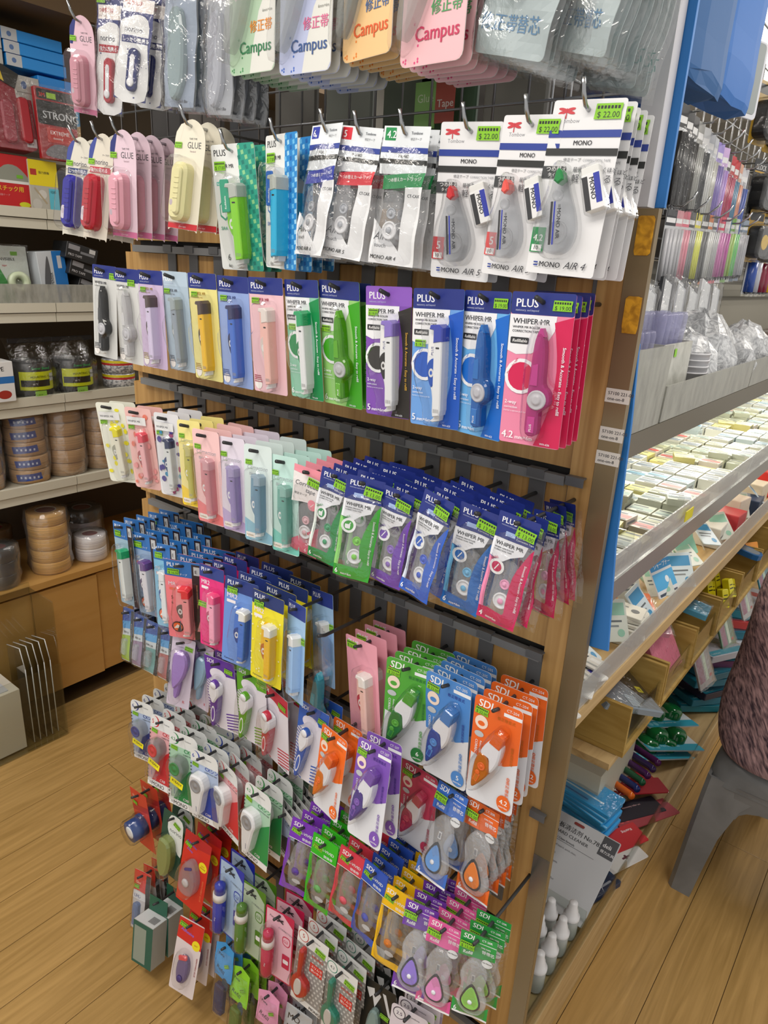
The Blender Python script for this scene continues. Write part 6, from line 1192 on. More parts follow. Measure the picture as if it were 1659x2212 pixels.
# ---- generic lying or leaning packs
def pack(name, label, cat, loc, w, h, d, c, rot=(0, 0, 0), art=None, group=None, bag=0, mat=None, r=4):
    """pack with its printed face up (+z) when rot is zero: w along x, h along y"""
    e = empty(name, loc); e.rotation_mode = 'XYZ'; e.rotation_euler = rot; tag(e, label, cat, group)
    m = MB(); m.prism(rrect(0, 0, w, h, r, 2), 0, -d, mat or c, min(1, d / 4)); m.base = -d
    if art: art(m)
    if bag:
        rn = random.Random(label); b = MB(); b.grid(-w / 2 - bag, -h / 2 - bag, w / 2 + bag, h / 2 + bag, 7, 9, lambda a, q: -d - 3 - 6 * (1 - (a / (w / 2 + bag)) ** 2) + rn.uniform(-2.5, 2.5), BAG())
    def up_(me):
        for v in me.vertices: x, y, z = v.co; v.co = (x, z, -y)
        return me
    link('body', up_(m.mesh(name)), e)
    if bag: link('clear_wrap', up_(b.mesh('clear_wrap')), e)
    return e
RD = math.radians
# third shelf: loose cards and little packs, from the near end
for k in range(7):
    pack('eraser_pack', 'white printed packet, %s in the near stack on the card shelf' % ['lowest', 'second', 'third', 'fourth', 'fifth', 'sixth', 'topmost'][k], 'packet', (-.44 + .006 * (k % 3), .47 + .004 * k, .978 + k * .0085), 130, 62, 7, '#d6d4cc', (0, RD(4), RD(8 + 5 * (k % 3))), lambda m: (m.rect(-50, 8, 30, 14, '#8a8c8c'), m.rect(-50, -4, 10, 0, '#a4a6a6'), m.flat(ell(46, 0, 9), '#6a6c70')), 'white packets in the near stack')
for k in range(6):
    pack('label_card', 'small white and navy tag card in the untidy heap nearest the oak panel, layer %s' % ['one', 'two', 'three', 'four', 'five', 'six'][k], 'card', (-.40 - .01 * (k % 2), .14 + k * .028, .979 + k * .006), 90, 50, 4, '#d2d0cc', (RD(-3 * (k % 3)), RD(5 * (k % 2)), RD(20 * (k % 4) - 25)), lambda m, k=k: (m.rect(-40, -18, 4, 14, '#1f2838'), m.rect(10, 2, 38, 14, ['#c03028', '#3c3ca0', '#e0e0e0'][k % 3]), m.rect(10, -14, 34, -8, '#9a9c9c')))
pack('sharpener_card', 'white and blue card with Japanese lettering standing on the third shelf', 'card', (-.41, .70, 1.055), 92, 110, 3, '#d8dade', (RD(58), 0, RD(80)), lambda m: (m.text(-38, 38, 12, 'CROSS', '#34407a'), m.rect(-45, 8, 45, 28, '#2a8cc8'), m.text(-30, 13, 13, 'シャープナー', '#eef0f0'), m.rect(-45, -38, 45, 2, '#4aa4d8'), m.flat(ell(10, -18, 8), '#e0e6ea'), m.rect(-40, -52, 40, -46, '#3a4458')))
pack('mint_card', 'mint green pack leaning at the back of the third shelf', 'pack', (-.46, 1.0, 1.06), 86, 130, 3, '#8cc8b0', (RD(55), 0, RD(70)), lambda m: (m.rect(-30, 10, 30, 50, '#a8dcc8'), m.rect(-30, -2, 20, 2, '#5a8c7a'), m.rect(-30, -12, 26, -8, '#5a8c7a'), m.rect(-30, -22, 10, -18, '#5a8c7a')))
pack('mint_card', 'second mint green pack with orange and yellow fruit shapes beside it', 'pack', (-.50, .88, 1.05), 86, 120, 3, '#80c4ac', (RD(60), 0, RD(95)), lambda m: (m.flat(ell(0, 20, 18), '#e0a020'), m.flat(ell(14, 38, 14), '#d8482c'), m.flat(ell(-12, -14, 15), '#e8c820')))
pack('orange_card', 'small orange and blue picture packet between the cards', 'packet', (-.46, .60, 1.02), 70, 90, 3, '#d8a080', (RD(40), 0, RD(60)), lambda m: (m.flat(ell(0, 10, 20), '#d86030'), m.rect(-34, -40, 34, -20, '#d8dce0')))
t = pack('eraser_tray', 'white tray holding green and orange erasers on the third shelf', 'tray', (-.50, .55, .978), 110, 80, 22, '#d8d6c4', (0, 0, RD(10)), lambda m: (m.rect(-45, -30, 45, 30, '#c2c4a8'), m.rect(-20, -10, 30, 16, '#8cb07c'), m.flat(xf(rrect(0, 0, 60, 8, 3), -10, -16, 1, -20), '#e0703c')))
pack('orange_bag', 'crumpled orange and clear bag beside the sharpener card', 'pouch', (-.42, .615, .99), 60, 70, 14, '#d86a34', (RD(20), 0, RD(40)), bag=6)
for i, (y, c, nm) in enumerate(((1.22, '#c8c6c0', 'white'), (1.34, '#b03038', 'red'), (1.46, '#c8b8a8', 'cream'), (1.6, '#2c3c58', 'navy'), (1.76, '#cfc4b0', 'tan'), (1.92, '#cc2c28', 'scarlet'), (2.1, '#9adce0', 'aqua'), (2.3, '#d8a0a8', 'rose'))):
    goods('carton', '%s box on the third shelf, %s from the mint cards' % (nm, ['first', 'second', 'third', 'fourth', 'fifth', 'sixth', 'seventh', 'eighth'][i]), 'box', -.44 + .02 * (i % 2), y, .976, 85, 62 + 14 * (i % 3), 90, c, lambda m: (m.rect(-34, 14, 30, 22, '#e0dcd6'), m.rect(-34, 30, 4, 36, '#4a4c50')), rz=92 - 5 * (i % 3))
    o = goods('blister_card', 'small printed card leaning above the %s box' % nm, 'card', -.52, y + .03, .985, 70, 105, 4, ['#b8d8c0', '#e0d8a0', '#d0c8c0'][i % 3], lambda m: (m.rect(-26, 40, 26, 60, '#c04a48'), m.rect(-26, 20, 18, 26, '#6a7078')), rz=80, tilt=-.2)
# ---- wooden bins with dividers
WB = BINW()
Bn = empty('wooden_bin_row', (XF, .49, .683)); tag(Bn, 'row of open wooden bins with thin clear fronts below the third shelf', 'bin row')
def bp(name, a, b, mat): return wbox(name, a, b, mat, Bn)
bp('base_board', (-.34, 0, 0), (0, 1.76, .012), WB)
ys = [0, .30, .325, .62, .645, .90, .925, 1.22, 1.245, 1.50, 1.525, 1.75]
ys = [0, .235, .255, .48, .50, .73, .75, .99, 1.01, 1.27, 1.29, 1.56, 1.75]
for y in ys: bp('divider', (-.34, y, .0125), (-.0, y + .010, .128), WB)
bp('back_board', (-.352, 0, 0), (-.341, 1.76, .13), WB)
for i in range(0, 12, 2): 
    y0, y1 = ys[i] + .011, ys[i + 1] - .001; bp('clear_front', (-.009, y0, .0125), (-.006, y1, .088), ACRYL())
pack('wrap_pack', 'grey and black pack lettered in yellow lying across the nearest wooden bin', 'pack', (-.435, .60, .772), 190, 150, 16, '#7f8b96', (RD(12), RD(20), RD(62)), lambda m: (m.flat([(-20, 75), (95, 75), (95, -20), (60, -40), (20, 20)], '#18181a'), m.text(24, 44, 17, 'クリッ', '#c8c8cc', -20), m.rect(60, -12, 80, 8, '#c8c020'), m.text(63, -9, 14, 'M', '#20200c'), m.text(-60, 30, 9, 'クリップ', '#26282c', -50), m.rect(-10, -68, 24, -30, '#a8b8c4')), bag=6)
pack('pink_pack', 'pink papers standing in the second wooden bin', 'pack', (-.42, .85, .775), 140, 110, 24, '#d67a90', (RD(60), 0, RD(85)), bag=5)
pack('pink_pack', 'crumpled rose-pink bag spilling out between the shelf and the second bin', 'pack', (-.45, .82, .86), 100, 80, 14, '#b8788c', (RD(18), RD(10), RD(40)), bag=8)
pack('blue_pack', 'teal-blue speckled pack across the top of the third wooden bin', 'pack', (-.43, 1.10, .812), 130, 80, 16, '#4a90ac', (0, RD(8), RD(6)), lambda m: [m.flat(ell(-40 + 16 * i, 10 * math.sin(i * 2), 6, 3), '#b8d0d4') for i in range(6)], bag=4)
for k in range(8): pack('yellow_box', 'small yellow box with black lettering, %s in the fourth wooden bin' % ['first', 'second', 'third', 'fourth', 'fifth', 'sixth', 'seventh', 'eighth'][k], 'small box', (-.395 - (k % 2) * .05, 1.40 + (k // 2) * .036, .745 + .012 * (k % 3)), 26, 60, 22, '#dcd018', (RD(70), 0, RD(60 + 7 * (k % 3))), lambda m: (m.rect(-10, -2, 10, 2, '#24220c'), m.rect(-8, 10, 8, 13, '#24220c'), m.rect(-12, -24, 12, -20, '#8a8210')), 'yellow boxes in the fourth bin')
pack('blue_tray', 'blue oval-ended tray in the fifth wooden bin', 'tray', (-.44, 1.74, .80), 170, 60, 20, '#1c5c94', (0, RD(10), RD(0)), lambda m: m.flat(rrect(0, 0, 150, 44, 20), '#7a8288'), r=26)
pack('orange_pack', 'orange corner of a pack in the fifth wooden bin', 'pack', (-.40, 1.80, .78), 60, 80, 10, '#d88a28', (RD(65), 0, RD(60)))
for k in range(5): pack('grey_sleeve', 'grey rounded sleeve, %s of the stack beyond the bins' % ['lowest', 'second', 'third', 'fourth', 'topmost'][k], 'sleeve', (-.44 + .01 * k, 2.36 + .05 * k, .72 + k * .03), 170, 90, 24, ['#5c5856', '#6a6462', '#a8a8aa', '#4c4846', '#5a5654'][k], (0, RD(10), RD(4)), r=30)
for k in range(4): pack('dark_pack', '%s dark pack piled past the grey sleeves' % ['lowest', 'second', 'third', 'topmost black and blue'][k], 'pack', (-.45, 2.75 + .03 * k, .72 + k * .05), 180, 140, 40, ['#26242a', '#1c1a1c', '#2a241c', '#24406c'][k], (0, RD(6), RD(10 * k)), bag=5)
# ---- bottom deck
Zd = .1185
B_ = empty('clear_bottle_bin', (XF - .09, .36, Zd)); tag(B_, 'small clear bin holding white-capped bottles at the near end of the deck', 'bin')
for nm, a, b in (('front_sheet', (.072, -.22, 0), (.075, .16, .05)), ('side_sheet', (-.08, .157, 0), (.071, .16, .07)), ('bottom_sheet', (-.08, -.22, 0), (.071, .156, .002))): wbox(nm, a, b, ACRYL(), B_)
for k, (x, y) in enumerate(((-.405, .485), (-.45, .455), (-.405, .425), (-.45, .395), (-.405, .365), (-.45, .335), (-.405, .305), (-.45, .275))):
    e = empty('glue_bottle', (x, y, Zd + .003), (0, 0, 0), 1.3); tag(e, 'white-capped clear bottle, %s in the clear deck bin' % ['farthest', 'second', 'third', 'fourth', 'fifth', 'nearest', 'back right', 'back left'][k], 'bottle', 'bottles in the clear deck bin')
    m = MB(); m.lathe([(14, 0), (15, 2), (15, 40), (13, 46)], 0, 0, tint('#c8ccca', .75), 18, 'z'); link('bottle', m.mesh('bottle'), e)
    m = MB(); m.lathe([(16, 46), (16, 52), (12, 54), (11, 66), (9, 68), (8, 82), (6.5, 84), (.1, 84.5)], 0, 0, col('#d8d8da', .3), 18, 'z', cap=False); link('cap', m.mesh('cap'), e)
pack('cleaner_card', 'large grey-white board cleaner card leaning behind the bottles', 'card', (-.475, .615, .20), 190, 250, 3, '#b2b4b8', (RD(24), RD(4), RD(2)), lambda m: (m.text(-86, 84, 17, '白板清洁剂 No.7859', '#26282c'), m.text(-80, 66, 13, 'BOARD CLEANER', '#2a2c30'), m.rect(-90, 46, 50, 47, '#4a4c50'), m.rect(50, 66, 92, 122, '#3c3e44'), m.text(54, 92, 17, 'deli', '#d8d8dc'), m.text(54, 76, 9.5, '得力文具', '#d8d8dc'), m.text(-86, 50, 8, '5 Speed / Clean formula', '#3a3c40'), [m.text(-88, 30 - 22 * i, 7, t, '#5a5c60', bold=False) for i, t in enumerate(('Suitable for all board, quick clean,', 'spray, wipe, fast.', 'Keep away from eyes.', 'Contents 100 ml', 'Ref 7859  Made for office'))], m.flat(rrect(-20, 112, 30, 8, 4), '#7c2c28')))
for k in range(12):
    pack('wipe_packet', 'bright blue wet wipe packet, %s in the stack beside the cleaner card' % ['lowest', 'second', 'third', 'fourth', 'fifth', 'sixth', 'seventh', 'eighth', 'ninth', 'tenth', 'eleventh', 'topmost with price sticker'][k], 'packet', (-.54 + .004 * (k % 3), .845 + .003 * (k % 4), Zd + .004 + k * .0118), 190, 105, 10, '#38a0dc', (0, RD(3), RD(-10 + 2.5 * (k % 3))), (lambda m: (m.rect(-30, 10, 24, 34, GREEN), m.text(-26, 16, 10, '$ 12.00', '#203010'), m.rect(-90, -20, 60, -14, '#c8e4f0'), m.rect(-90, -40, 20, -34, '#1c68a8'))) if k == 11 else (lambda m: m.rect(-95, -50, 95, -44, '#8cc8e8')), 'blue wipe packets', bag=3 if k == 11 else 0)
t = empty('white_carton', (-.60, 1.0, Zd)); tag(t, 'plain white boxed stack with paper edges behind the blue wipe packets', 'box'); m = MB(); m.box(-.1, -.15, 0, .1, .15, .21, col('#cac6b4', .6)); m.add([(.06, -.06, .2102), (.066, -.06, .2102), (.066, -.052, .2102), (.06, -.052, .2102)], [(0, 1, 2, 3)], '#2a2a2c'); link('carton', m.mesh('carton', scale=1), t)
def kear(c, t='', slot=True):
    return lambda m: (m.rect(-34, -70, 34, 70, c), m.text(-20, 50, 12, t, '#e4dcdc', -90) if t else 0, m.flat(rrect(12, -36, 8, 24, 4, 1), '#d8d4d0') if slot else 0, m.flat(rrect(12, -36, 20, 7, 3, 1), '#d8d4d0') if slot else 0)
pack('clear_hook_card', 'red hanging card with white lettering next to the blue wipe packets', 'card', (-.412, .86, .150), 68, 145, 3, '#b81c24', (RD(2), RD(6), RD(-26)), kear('#b81c24', 'Kearing'))
pack('blank_hang_card', 'blank white hanging card with a cross-shaped hole at the deck edge', 'card', (-.387, .80, .142), 60, 150, 2, '#d0ccc8', (0, RD(5), RD(-22)), lambda m: (m.flat(rrect(4, 10, 6, 30, 3), '#5a2a38'), m.flat(rrect(4, 10, 16, 8, 3), '#5a2a38')))
pack('chrome_tool_pack', 'clear pack of chrome and navy tools at the deck edge', 'pack', (-.40, .66, .13), 50, 130, 16, '#22304c', (0, 0, RD(-18)), lambda m: (m.flat(ell(-8, 20, 8), '#b8bcc4'), m.flat(rrect(8, 0, 6, 80, 3), '#9a9ea8'), m.flat(ell(8, -44, 8), '#b8bcc4')), bag=4)
for k, (x, y, z, a) in enumerate(((-.50, 1.10, .15, 58), (-.47, 1.08, .163, 50), (-.44, 1.0, .14, 62), (-.40, 1.02, .135, 66))):
    e = pack('roller_pen_card', 'red card of glitter rollers, %s on the deck' % ['farthest', 'topmost', 'lower', 'nearest the edge'][k], 'card', (x, y, z), 240, 70, 4, ['#a81c24', '#981c28', '#24202a', '#a04048'][k], (0, RD(4), RD(a)), lambda m: (m.text(-20, 10, 9, 'stationery roller set', '#d8b0b0', bold=False), m.flat(ell(-100, 0, 8), '#c85a5a'), m.flat(ell(-78, 0, 8), '#c85a5a')))
for k, (c, nm) in enumerate((('#e06c1c', 'orange'), ('#1c2c6c', 'navy'), ('#1c5c3c', 'green'), ('#4a1c5c', 'purple'), ('#38285c', 'violet'), ('#54205a', 'plum'))):
    e = empty('stamp_stick', (-.50 + .004 * k, 1.02 + .033 * k, .195 + .007 * k)); e.rotation_mode = 'XYZ'; e.rotation_euler = (0, 0, RD(-16)); tag(e, '%s plastic stick punch lying in a row behind the red cards' % nm, 'punch', 'stick punches on the deck')
    m = MB(); m.tube([(-70, 0, 0), (52, 0, 0), (62, -6, 2)], 11, tint(c, .9), 12); m.tube([(-74, 0, 0), (-70, 0, 0)], 12.5, tint(c, .9), 12); link('barrel', m.mesh('barrel'), e)
for k, (x, y, z, a, lb) in enumerate(((-.47, 1.33, .16, 60, 'lowest'), (-.455, 1.38, .175, 58, 'middle'), (-.50, 1.47, .20, 62, 'topmost'))):
    e = pack('punch_card', 'white and teal craft punch card with two green punches, %s of three' % lb, 'craft punch', (x, y, z), 250, 110, 5, '#c4ccd0', (0, RD(12), RD(a)), lambda m: (m.rect(-125, -55, 125, -18, '#2a9ab4'), m.text(-60, -34, 12, 'Shape puncher set', '#d0ecf0', bold=False), m.flat(ell(-104, -36, 11), '#7cc4d4'), m.flat(ell(-78, -36, 11), '#7cc4d4')))
    m = MB(); m.lathe([(38, 5), (38, 30), (30, 40), (.1, 42)], -40, 14, tint('#146a34', .9), 22, 'z', cap=False); m.lathe([(38, 5), (38, 30), (30, 40), (.1, 42)], 44, 14, tint('#146a34', .9), 22, 'z', cap=False); link('punch_head', m.mesh('punch_head'), e)
for k in range(9):
    c = ['#1c7a8c', '#1a7088', '#20203a', '#4a1c5c', '#186c84', '#1a6074', '#5c1c50', '#1c7c90', '#a8aab4'][k]
    pack('craft_pack', 'craft punch pack with %s card, %s in the pile beyond the green punches' % (['teal', 'deep teal', 'ink', 'purple', 'sea blue', 'petrol', 'plum', 'bright teal', 'white'][k], ['lowest', 'second', 'third', 'fourth', 'fifth', 'sixth', 'seventh', 'eighth', 'topmost'][k]), 'craft punch', (-.48 + .015 * (k % 3), 1.78 + .02 * (k % 4), Zd + .012 + k * .030), 210, 150, 26, c, (0, RD(5), RD(50 + 9 * (k % 3))), lambda m: (m.rect(-100, -70, 100, -40, '#2494ac'), m.flat(ell(30, 20, 30, 24), '#a41c24' if k % 2 else '#165c34'), m.text(-90, -62, 11, 'Craft Punch', '#c8e0e4'), m.rect(-90, 0, -20, 50, '#c8ccd4')), bag=3)
for k in range(6):
    pack('craft_pack', '%s teal and white pack in the far pile behind the stool' % ['lowest', 'second', 'third', 'fourth', 'fifth', 'topmost'][k], 'craft punch', (-.47, 2.35 + .02 * k, Zd + .012 + k * .04), 210, 190, 34, ['#1c7a8c', '#b8bcc4', '#186c84', '#b83a3c', '#1c7c90', '#b0b4bc'][k], (0, RD(5), RD(60 - 7 * k)), lambda m: (m.flat(ell(30, 20, 34, 26), '#a41c24'), m.rect(-100, -70, 0, -40, '#2494ac')), bag=3)
for k in range(4): pack('flat_card', 'pale hanging sleeve under the bins, %s from the near end' % ['first', 'second', 'third', 'fourth'][k], 'pack', (-.44, 1.55 + .28 * k, .44 + .03 * k), 120, 200, 6, ['#8c8480', '#4c6c4c', '#94908e', '#387c8c'][k], (RD(66), 0, RD(82)), lambda m: (m.rect(-50, -80, -10, 80, '#7c2c4c'), m.rect(0, -80, 20, 80, '#b0c0a4'), m.flat(ell(36, -70, 10, 6), '#a82c2c')), bag=3)
fence(XF - .003, .06, 1.05, .1312, .175, -.004, ACRYL(), 'low clear fence along the near part of the bottom deck')
fence(XF - .003, 1.055, 2.4, .1312, .165, -.004, ACRYL(), 'low clear fence along the far part of the bottom deck')
rk = random.Random(8)
for k in range(34):
    c, t = [('#c8ccc4', '#8ab8a4'), ('#a8ccb8', '#58907c'), ('#d0c8b8', '#c87848'), ('#c4d0d8', '#3a88b8'), ('#d4d4cc', '#8a8c8c'), ('#d8c8c0', '#c04848')][k % 6]; yk = .16 + k * .045
    pack('picture_card', '%s picture card, %s from the near end of the third shelf' % (['grey-green', 'mint', 'tan', 'pale blue', 'white', 'rosy'][k % 6], nth(k)), 'card', (-.415 - .045 * (k % 3) + rk.uniform(-.015, .015), yk, 1.02 + rk.uniform(-.004, .02)), 62, 88, 3, c, (RD(rk.uniform(25, 60)), RD(rk.uniform(-12, 12)), RD(rk.uniform(40, 110))), lambda m, t=t: (m.rect(-26, 10, 26, 36, t), m.rect(-24, -4, 18, 0, '#5a6064'), m.rect(-24, -14, 10, -10, '#7a8084'), m.flat(ell(14, -26, 8), t)))
# ---- bottle shelf (upper)
def crate(x0, y0, x1, y1, h, label):
    e = empty('white_crate', (x0, y0, 1.469)); tag(e, label, 'crate'); c = noisy('scuffed_white', '#a8a8a0', '#c4c4bc', (30, 30, 30), .5, 5)
    wbox('front', (x1 - x0 - .003, 0, 0), (x1 - x0, y1 - y0, h), c, e); wbox('back', (0, 0, 0), (.003, y1 - y0, h), c, e); wbox('end', (.0035, 0, 0), (x1 - x0 - .0035, .003, h), c, e); wbox('end', (.0035, y1 - y0 - .003, 0), (x1 - x0 - .0035, y1 - y0, h), c, e)
    m = MB(); m.prism(rrect(0, 0, 12, 14, .5), 0, -.5, GREEN, .1); link('price_sticker', m.mesh('price_sticker'), e, (x1 - x0 + .001, .06, h - .016), (0, 0, RD(90)))
crate(-.45, .19, -.383, .335, .105, 'nearer scuffed white crate holding short bottles'); crate(-.46, .345, -.383, .50, .125, 'farther scuffed white crate holding taller bottles')
k = 0
for y0, h0, hh, pl in ((.208, 1.472, 145, 'nearer'), (.365, 1.472, 172, 'farther')):
    for i in range(5):
        for j in range(2):
            x, y = -.405 - j * .030, y0 + i * .0285; e = empty('glue_bottle', (x, y, h0)); tag(e, 'violet-tinted capped bottle, %s in the %s line of the %s white crate' % (nth(i), ['front', 'back'][j], pl), 'bottle', 'bottles in the %s white crate' % pl)
            m = MB(); m.lathe([(12.5, 0), (12.5, hh * .45), (11, hh * .5)], 0, 0, col('#d0d0dc', .3), 14, 'z'); m.lathe([(12.8, hh * .1), (12.8, hh * .4)], 0, 0, col('#174c34', .4), 14, 'z', cap=False); link('bottle', m.mesh('bottle'), e)
            m = MB(); m.lathe([(12.5, hh * .5), (8.5, hh * .68), (11.4, hh * .95), (9, hh), (.1, hh)], 0, 0, tint('#c4c4e4', .28), 14, 'z', cap=False); link('cap', m.mesh('cap'), e)
for i in range(11):
    goods('pen_packet', 'silvery pen refill packet leaning back behind the bottles, %s from the post' % ['first', 'second', 'third', 'fourth', 'fifth', 'sixth', 'seventh', 'eighth', 'ninth', 'tenth', 'eleventh'][i], 'packet', -.47 - .02 * (i % 2), .48 + i * .046, 1.472 + .01 * (i % 3), 44, 225, 8, ['#9a9ca0', '#b4b6b8', '#3c3e44', '#c4c6c8', '#a0a2a8'][i % 5], lambda m: (m.rect(-16, 140, 14, 220, '#c8cacc'), m.rect(-16, 20, 14, 90, '#2c3040'), m.flat(ell(2, 130, 7), '#a83430'), m.rect(-14, 96, 12, 120, '#d4d4d6')), rz=82, rot=.38, tilt=-.2, bag=3, group='silvery packets behind the bottles')
for i, (x, y, s, nm) in enumerate(((-.43, .62, 1.0, 'nearest'), (-.45, .78, 1.25, 'largest'), (-.50, .66, 1.1, 'rear'), (-.42, .95, .9, 'farthest'), (-.52, .90, 1.2, 'back right'), (-.44, 1.15, 1.0, 'distant'))):
    e = empty('crumpled_bag', (x, y, 1.469)); tag(e, 'white crumpled plastic bag on the upper right shelf, %s of the heap' % nm, 'plastic bag', 'crumpled bags'); rn = random.Random(i)
    m = MB(); n = 16; prof = [(40, 0), (62, 20), (66, 60), (58, 100), (36, 128), (10, 136), (.5, 134)]
    m.add([(s * r * rn.uniform(.78, 1.15) * math.cos(2 * math.pi * q / n), s * r * rn.uniform(.78, 1.15) * math.sin(2 * math.pi * q / n), s * z * rn.uniform(.94, 1.06) + (0 if z else 1)) for r, z in prof for q in range(n)], [(a * n + q, a * n + (q + 1) % n, (a + 1) * n + (q + 1) % n, (a + 1) * n + q) for a in range(len(prof) - 1) for q in range(n)], noisy('white_film', '#9c9ea2', '#d8dadc', (60, 60, 60), .2, 5, 2, .8))
    link('bag', m.mesh('bag'), e)
goods('note_card', 'white card with purple-blue box and green sticker in front of the crumpled bags', 'card', -.40, .70, 1.50, 90, 62, 3, '#d0d2d8', lambda m: (m.rect(-40, 10, 40, 54, '#5a5a94'), m.flat(ell(-20, 34, 12), '#7aac30'), m.rect(14, 18, 30, 44, '#b8bcd0')), rz=80, tilt=-.2)
for i in range(4): 
    e = empty('paper_cup', (-.40, .57, 1.4695 + i * .012)); tag(e, '%s white cup of the nested stack in front of the bags' % ['lowest', 'second', 'third', 'topmost'][i], 'cup', 'nested white cups'); m = MB(); m.lathe([(26, 0), (34, 60), (35, 60), (35, 63), (33, 63), (25, 2)], 0, 0, col('#d4d4d8', .4), 20, 'z', cap=False); link('cup', m.mesh('cup'), e)
for i in range(8):
    goods('black_packet', 'black pen packet in the row behind the crumpled bags, %s along' % ['first', 'second', 'third', 'fourth', 'fifth', 'sixth', 'seventh', 'eighth'][i], 'packet', -.66, .95 + i * .06, 1.47, 52, 175, 10, '#141416' if i < 5 else ['#2a3458', '#c8bc84', '#30343c'][i - 5], lambda m: (m.rect(-20, 120, 20, 150, '#26262a'), m.rect(-18, 30, -8, 110, '#6a6a50'), m.rect(4, 30, 12, 100, '#b4b070' if m else 0)), rz=90, bag=4, group='black packets')
for i in range(5):
    goods('brown_packet', 'brown and clear packet at the far end of the upper shelf, %s' % ['first', 'second', 'third', 'fourth', 'fifth'][i], 'packet', -.45, 1.45 + i * .14, 1.469, 110, 95, 70, ['#5c4a40', '#8a8680', '#6a4c3c', '#a4a29c', '#6c5c54'][i], rz=85, bag=8, group='brown packets at the far end')
# ---- hanging on the far wire grid
def gridhook(y, z, L_, label):
    m = MB(); m.tube([(-.70, y, z), (-.70 + L_, y, z + .004), (-.70 + L_ + .02, y, z + .02), (-.70 + L_ + .026, y, z + .032)], .0026, col('#c8cacc', .15, 1), 6); tag(link('wire_hook', m.mesh('wire_hook', scale=1)), label, 'hook', 'wire hooks on the far grid')
def penpack(x, y, z, w, h, c, head, label, group, inner=None, n=3):
    e = empty('pen_pack', (x, y, z), (0, 0, RD(90 + random.uniform(-14, 4)))); tag(e, label, 'pen pack', group)
    m = MB(); m.prism([(-w / 2, 0), (w / 2, 0), (w / 2, -h), (-w / 2, -h)], 0, -1, '#c0c2c4', .2); m.base = -1; m.rect(-w / 2, -h * .2, w / 2, 0, head); m.rect(-w / 2 + 3, -h * .16, w / 2 - 3, -h * .1, '#dcdcdc'); m.rect(-w / 2, -h, w / 2, -h * .95, head); link('card', m.mesh('card'), e)
    q = MB()
    for k in range(n): xx = -w / 2 + w * (k + .5) / n; q.tube([(xx, -6, -h * .24), (xx, -6, -h * .9)], w / n * .36, col(c, .25), 8); q.tube([(xx, -6, -h * .9), (xx, -6, -h * .96)], [w / n * .3, .6], col(inner or '#2a2a2e', .3), 8)
    link('pens', q.mesh('pens'), e); b = MB(); b.grid(-w / 2 - 1, -h - 1, w / 2 + 1, -h * .2, 3, 8, lambda a, z_: -12 - random.uniform(0, 3), film('slick_film', .02, .5, 70, .08, gain=.5)); link('pouch', b.mesh('pouch'), e)
NM = ['first', 'second', 'third', 'fourth', 'fifth', 'sixth', 'seventh', 'eighth', 'ninth', 'tenth', 'eleventh', 'twelfth', 'thirteenth', 'fourteenth', 'fifteenth', 'sixteenth']
for i, (c, hd) in enumerate([('#1c1c1e', '#2a2a2c')] * 3 + [('#9a9c98', '#8c8c88'), ('#2c3034', '#c8cacc'), ('#c4c6c4', '#b0b4bc'), ('#b8b8b0', '#c4c8d0'), ('#7c6cb4', '#9a88d0'), ('#b898d8', '#c8a8d8'), ('#a81c4c', '#241c1e'), ('#b02c58', '#c02030'), ('#3c7ca0', '#c4242c'), ('#d89478', '#e0a890'), ('#3a58b0', '#c8c8cc')]):
    penpack(-.57, .80 + i * .044, 2.045 - .004 * i, 40, 215, c, hd, '%s pen pack from the post in the upper row on the far grid' % NM[i], 'upper row of pen packs')
    if i % 2: gridhook(.80 + i * .044, 2.04 - .004 * i, .15, 'chrome hook of the upper pen row, holding the %s pack' % NM[i])
for i, (c, hd) in enumerate([('#c4c4c8', '#2a2c30'), ('#b4b4b8', '#c4848c'), ('#d88c9c', '#c86878'), ('#888a8c', '#3c3c3e'), ('#d4d858', '#d8cc1c'), ('#6c6e6e', '#3a3a3a'), ('#c8cac8', '#c8702c'), ('#b0b2b4', '#46484c'), ('#c874b0', '#d83c5c'), ('#b858a0', '#c8c4c8'), ('#a0c060', '#6a9c3c'), ('#68c468', '#b0b8b0'), ('#a8aab0', '#5c6c7c'), ('#c0c2c8', '#8c98a8')]):
    penpack(-.56, .80 + i * .05, 1.842 + .002 * i, 42, 165, c, hd, '%s pen pack from the post in the lower row on the far grid' % NM[i], 'lower row of pen packs')
    if i % 2 == 0: gridhook(.80 + i * .05, 1.845, .16, 'chrome hook of the lower pen row, holding the %s pack' % NM[i])
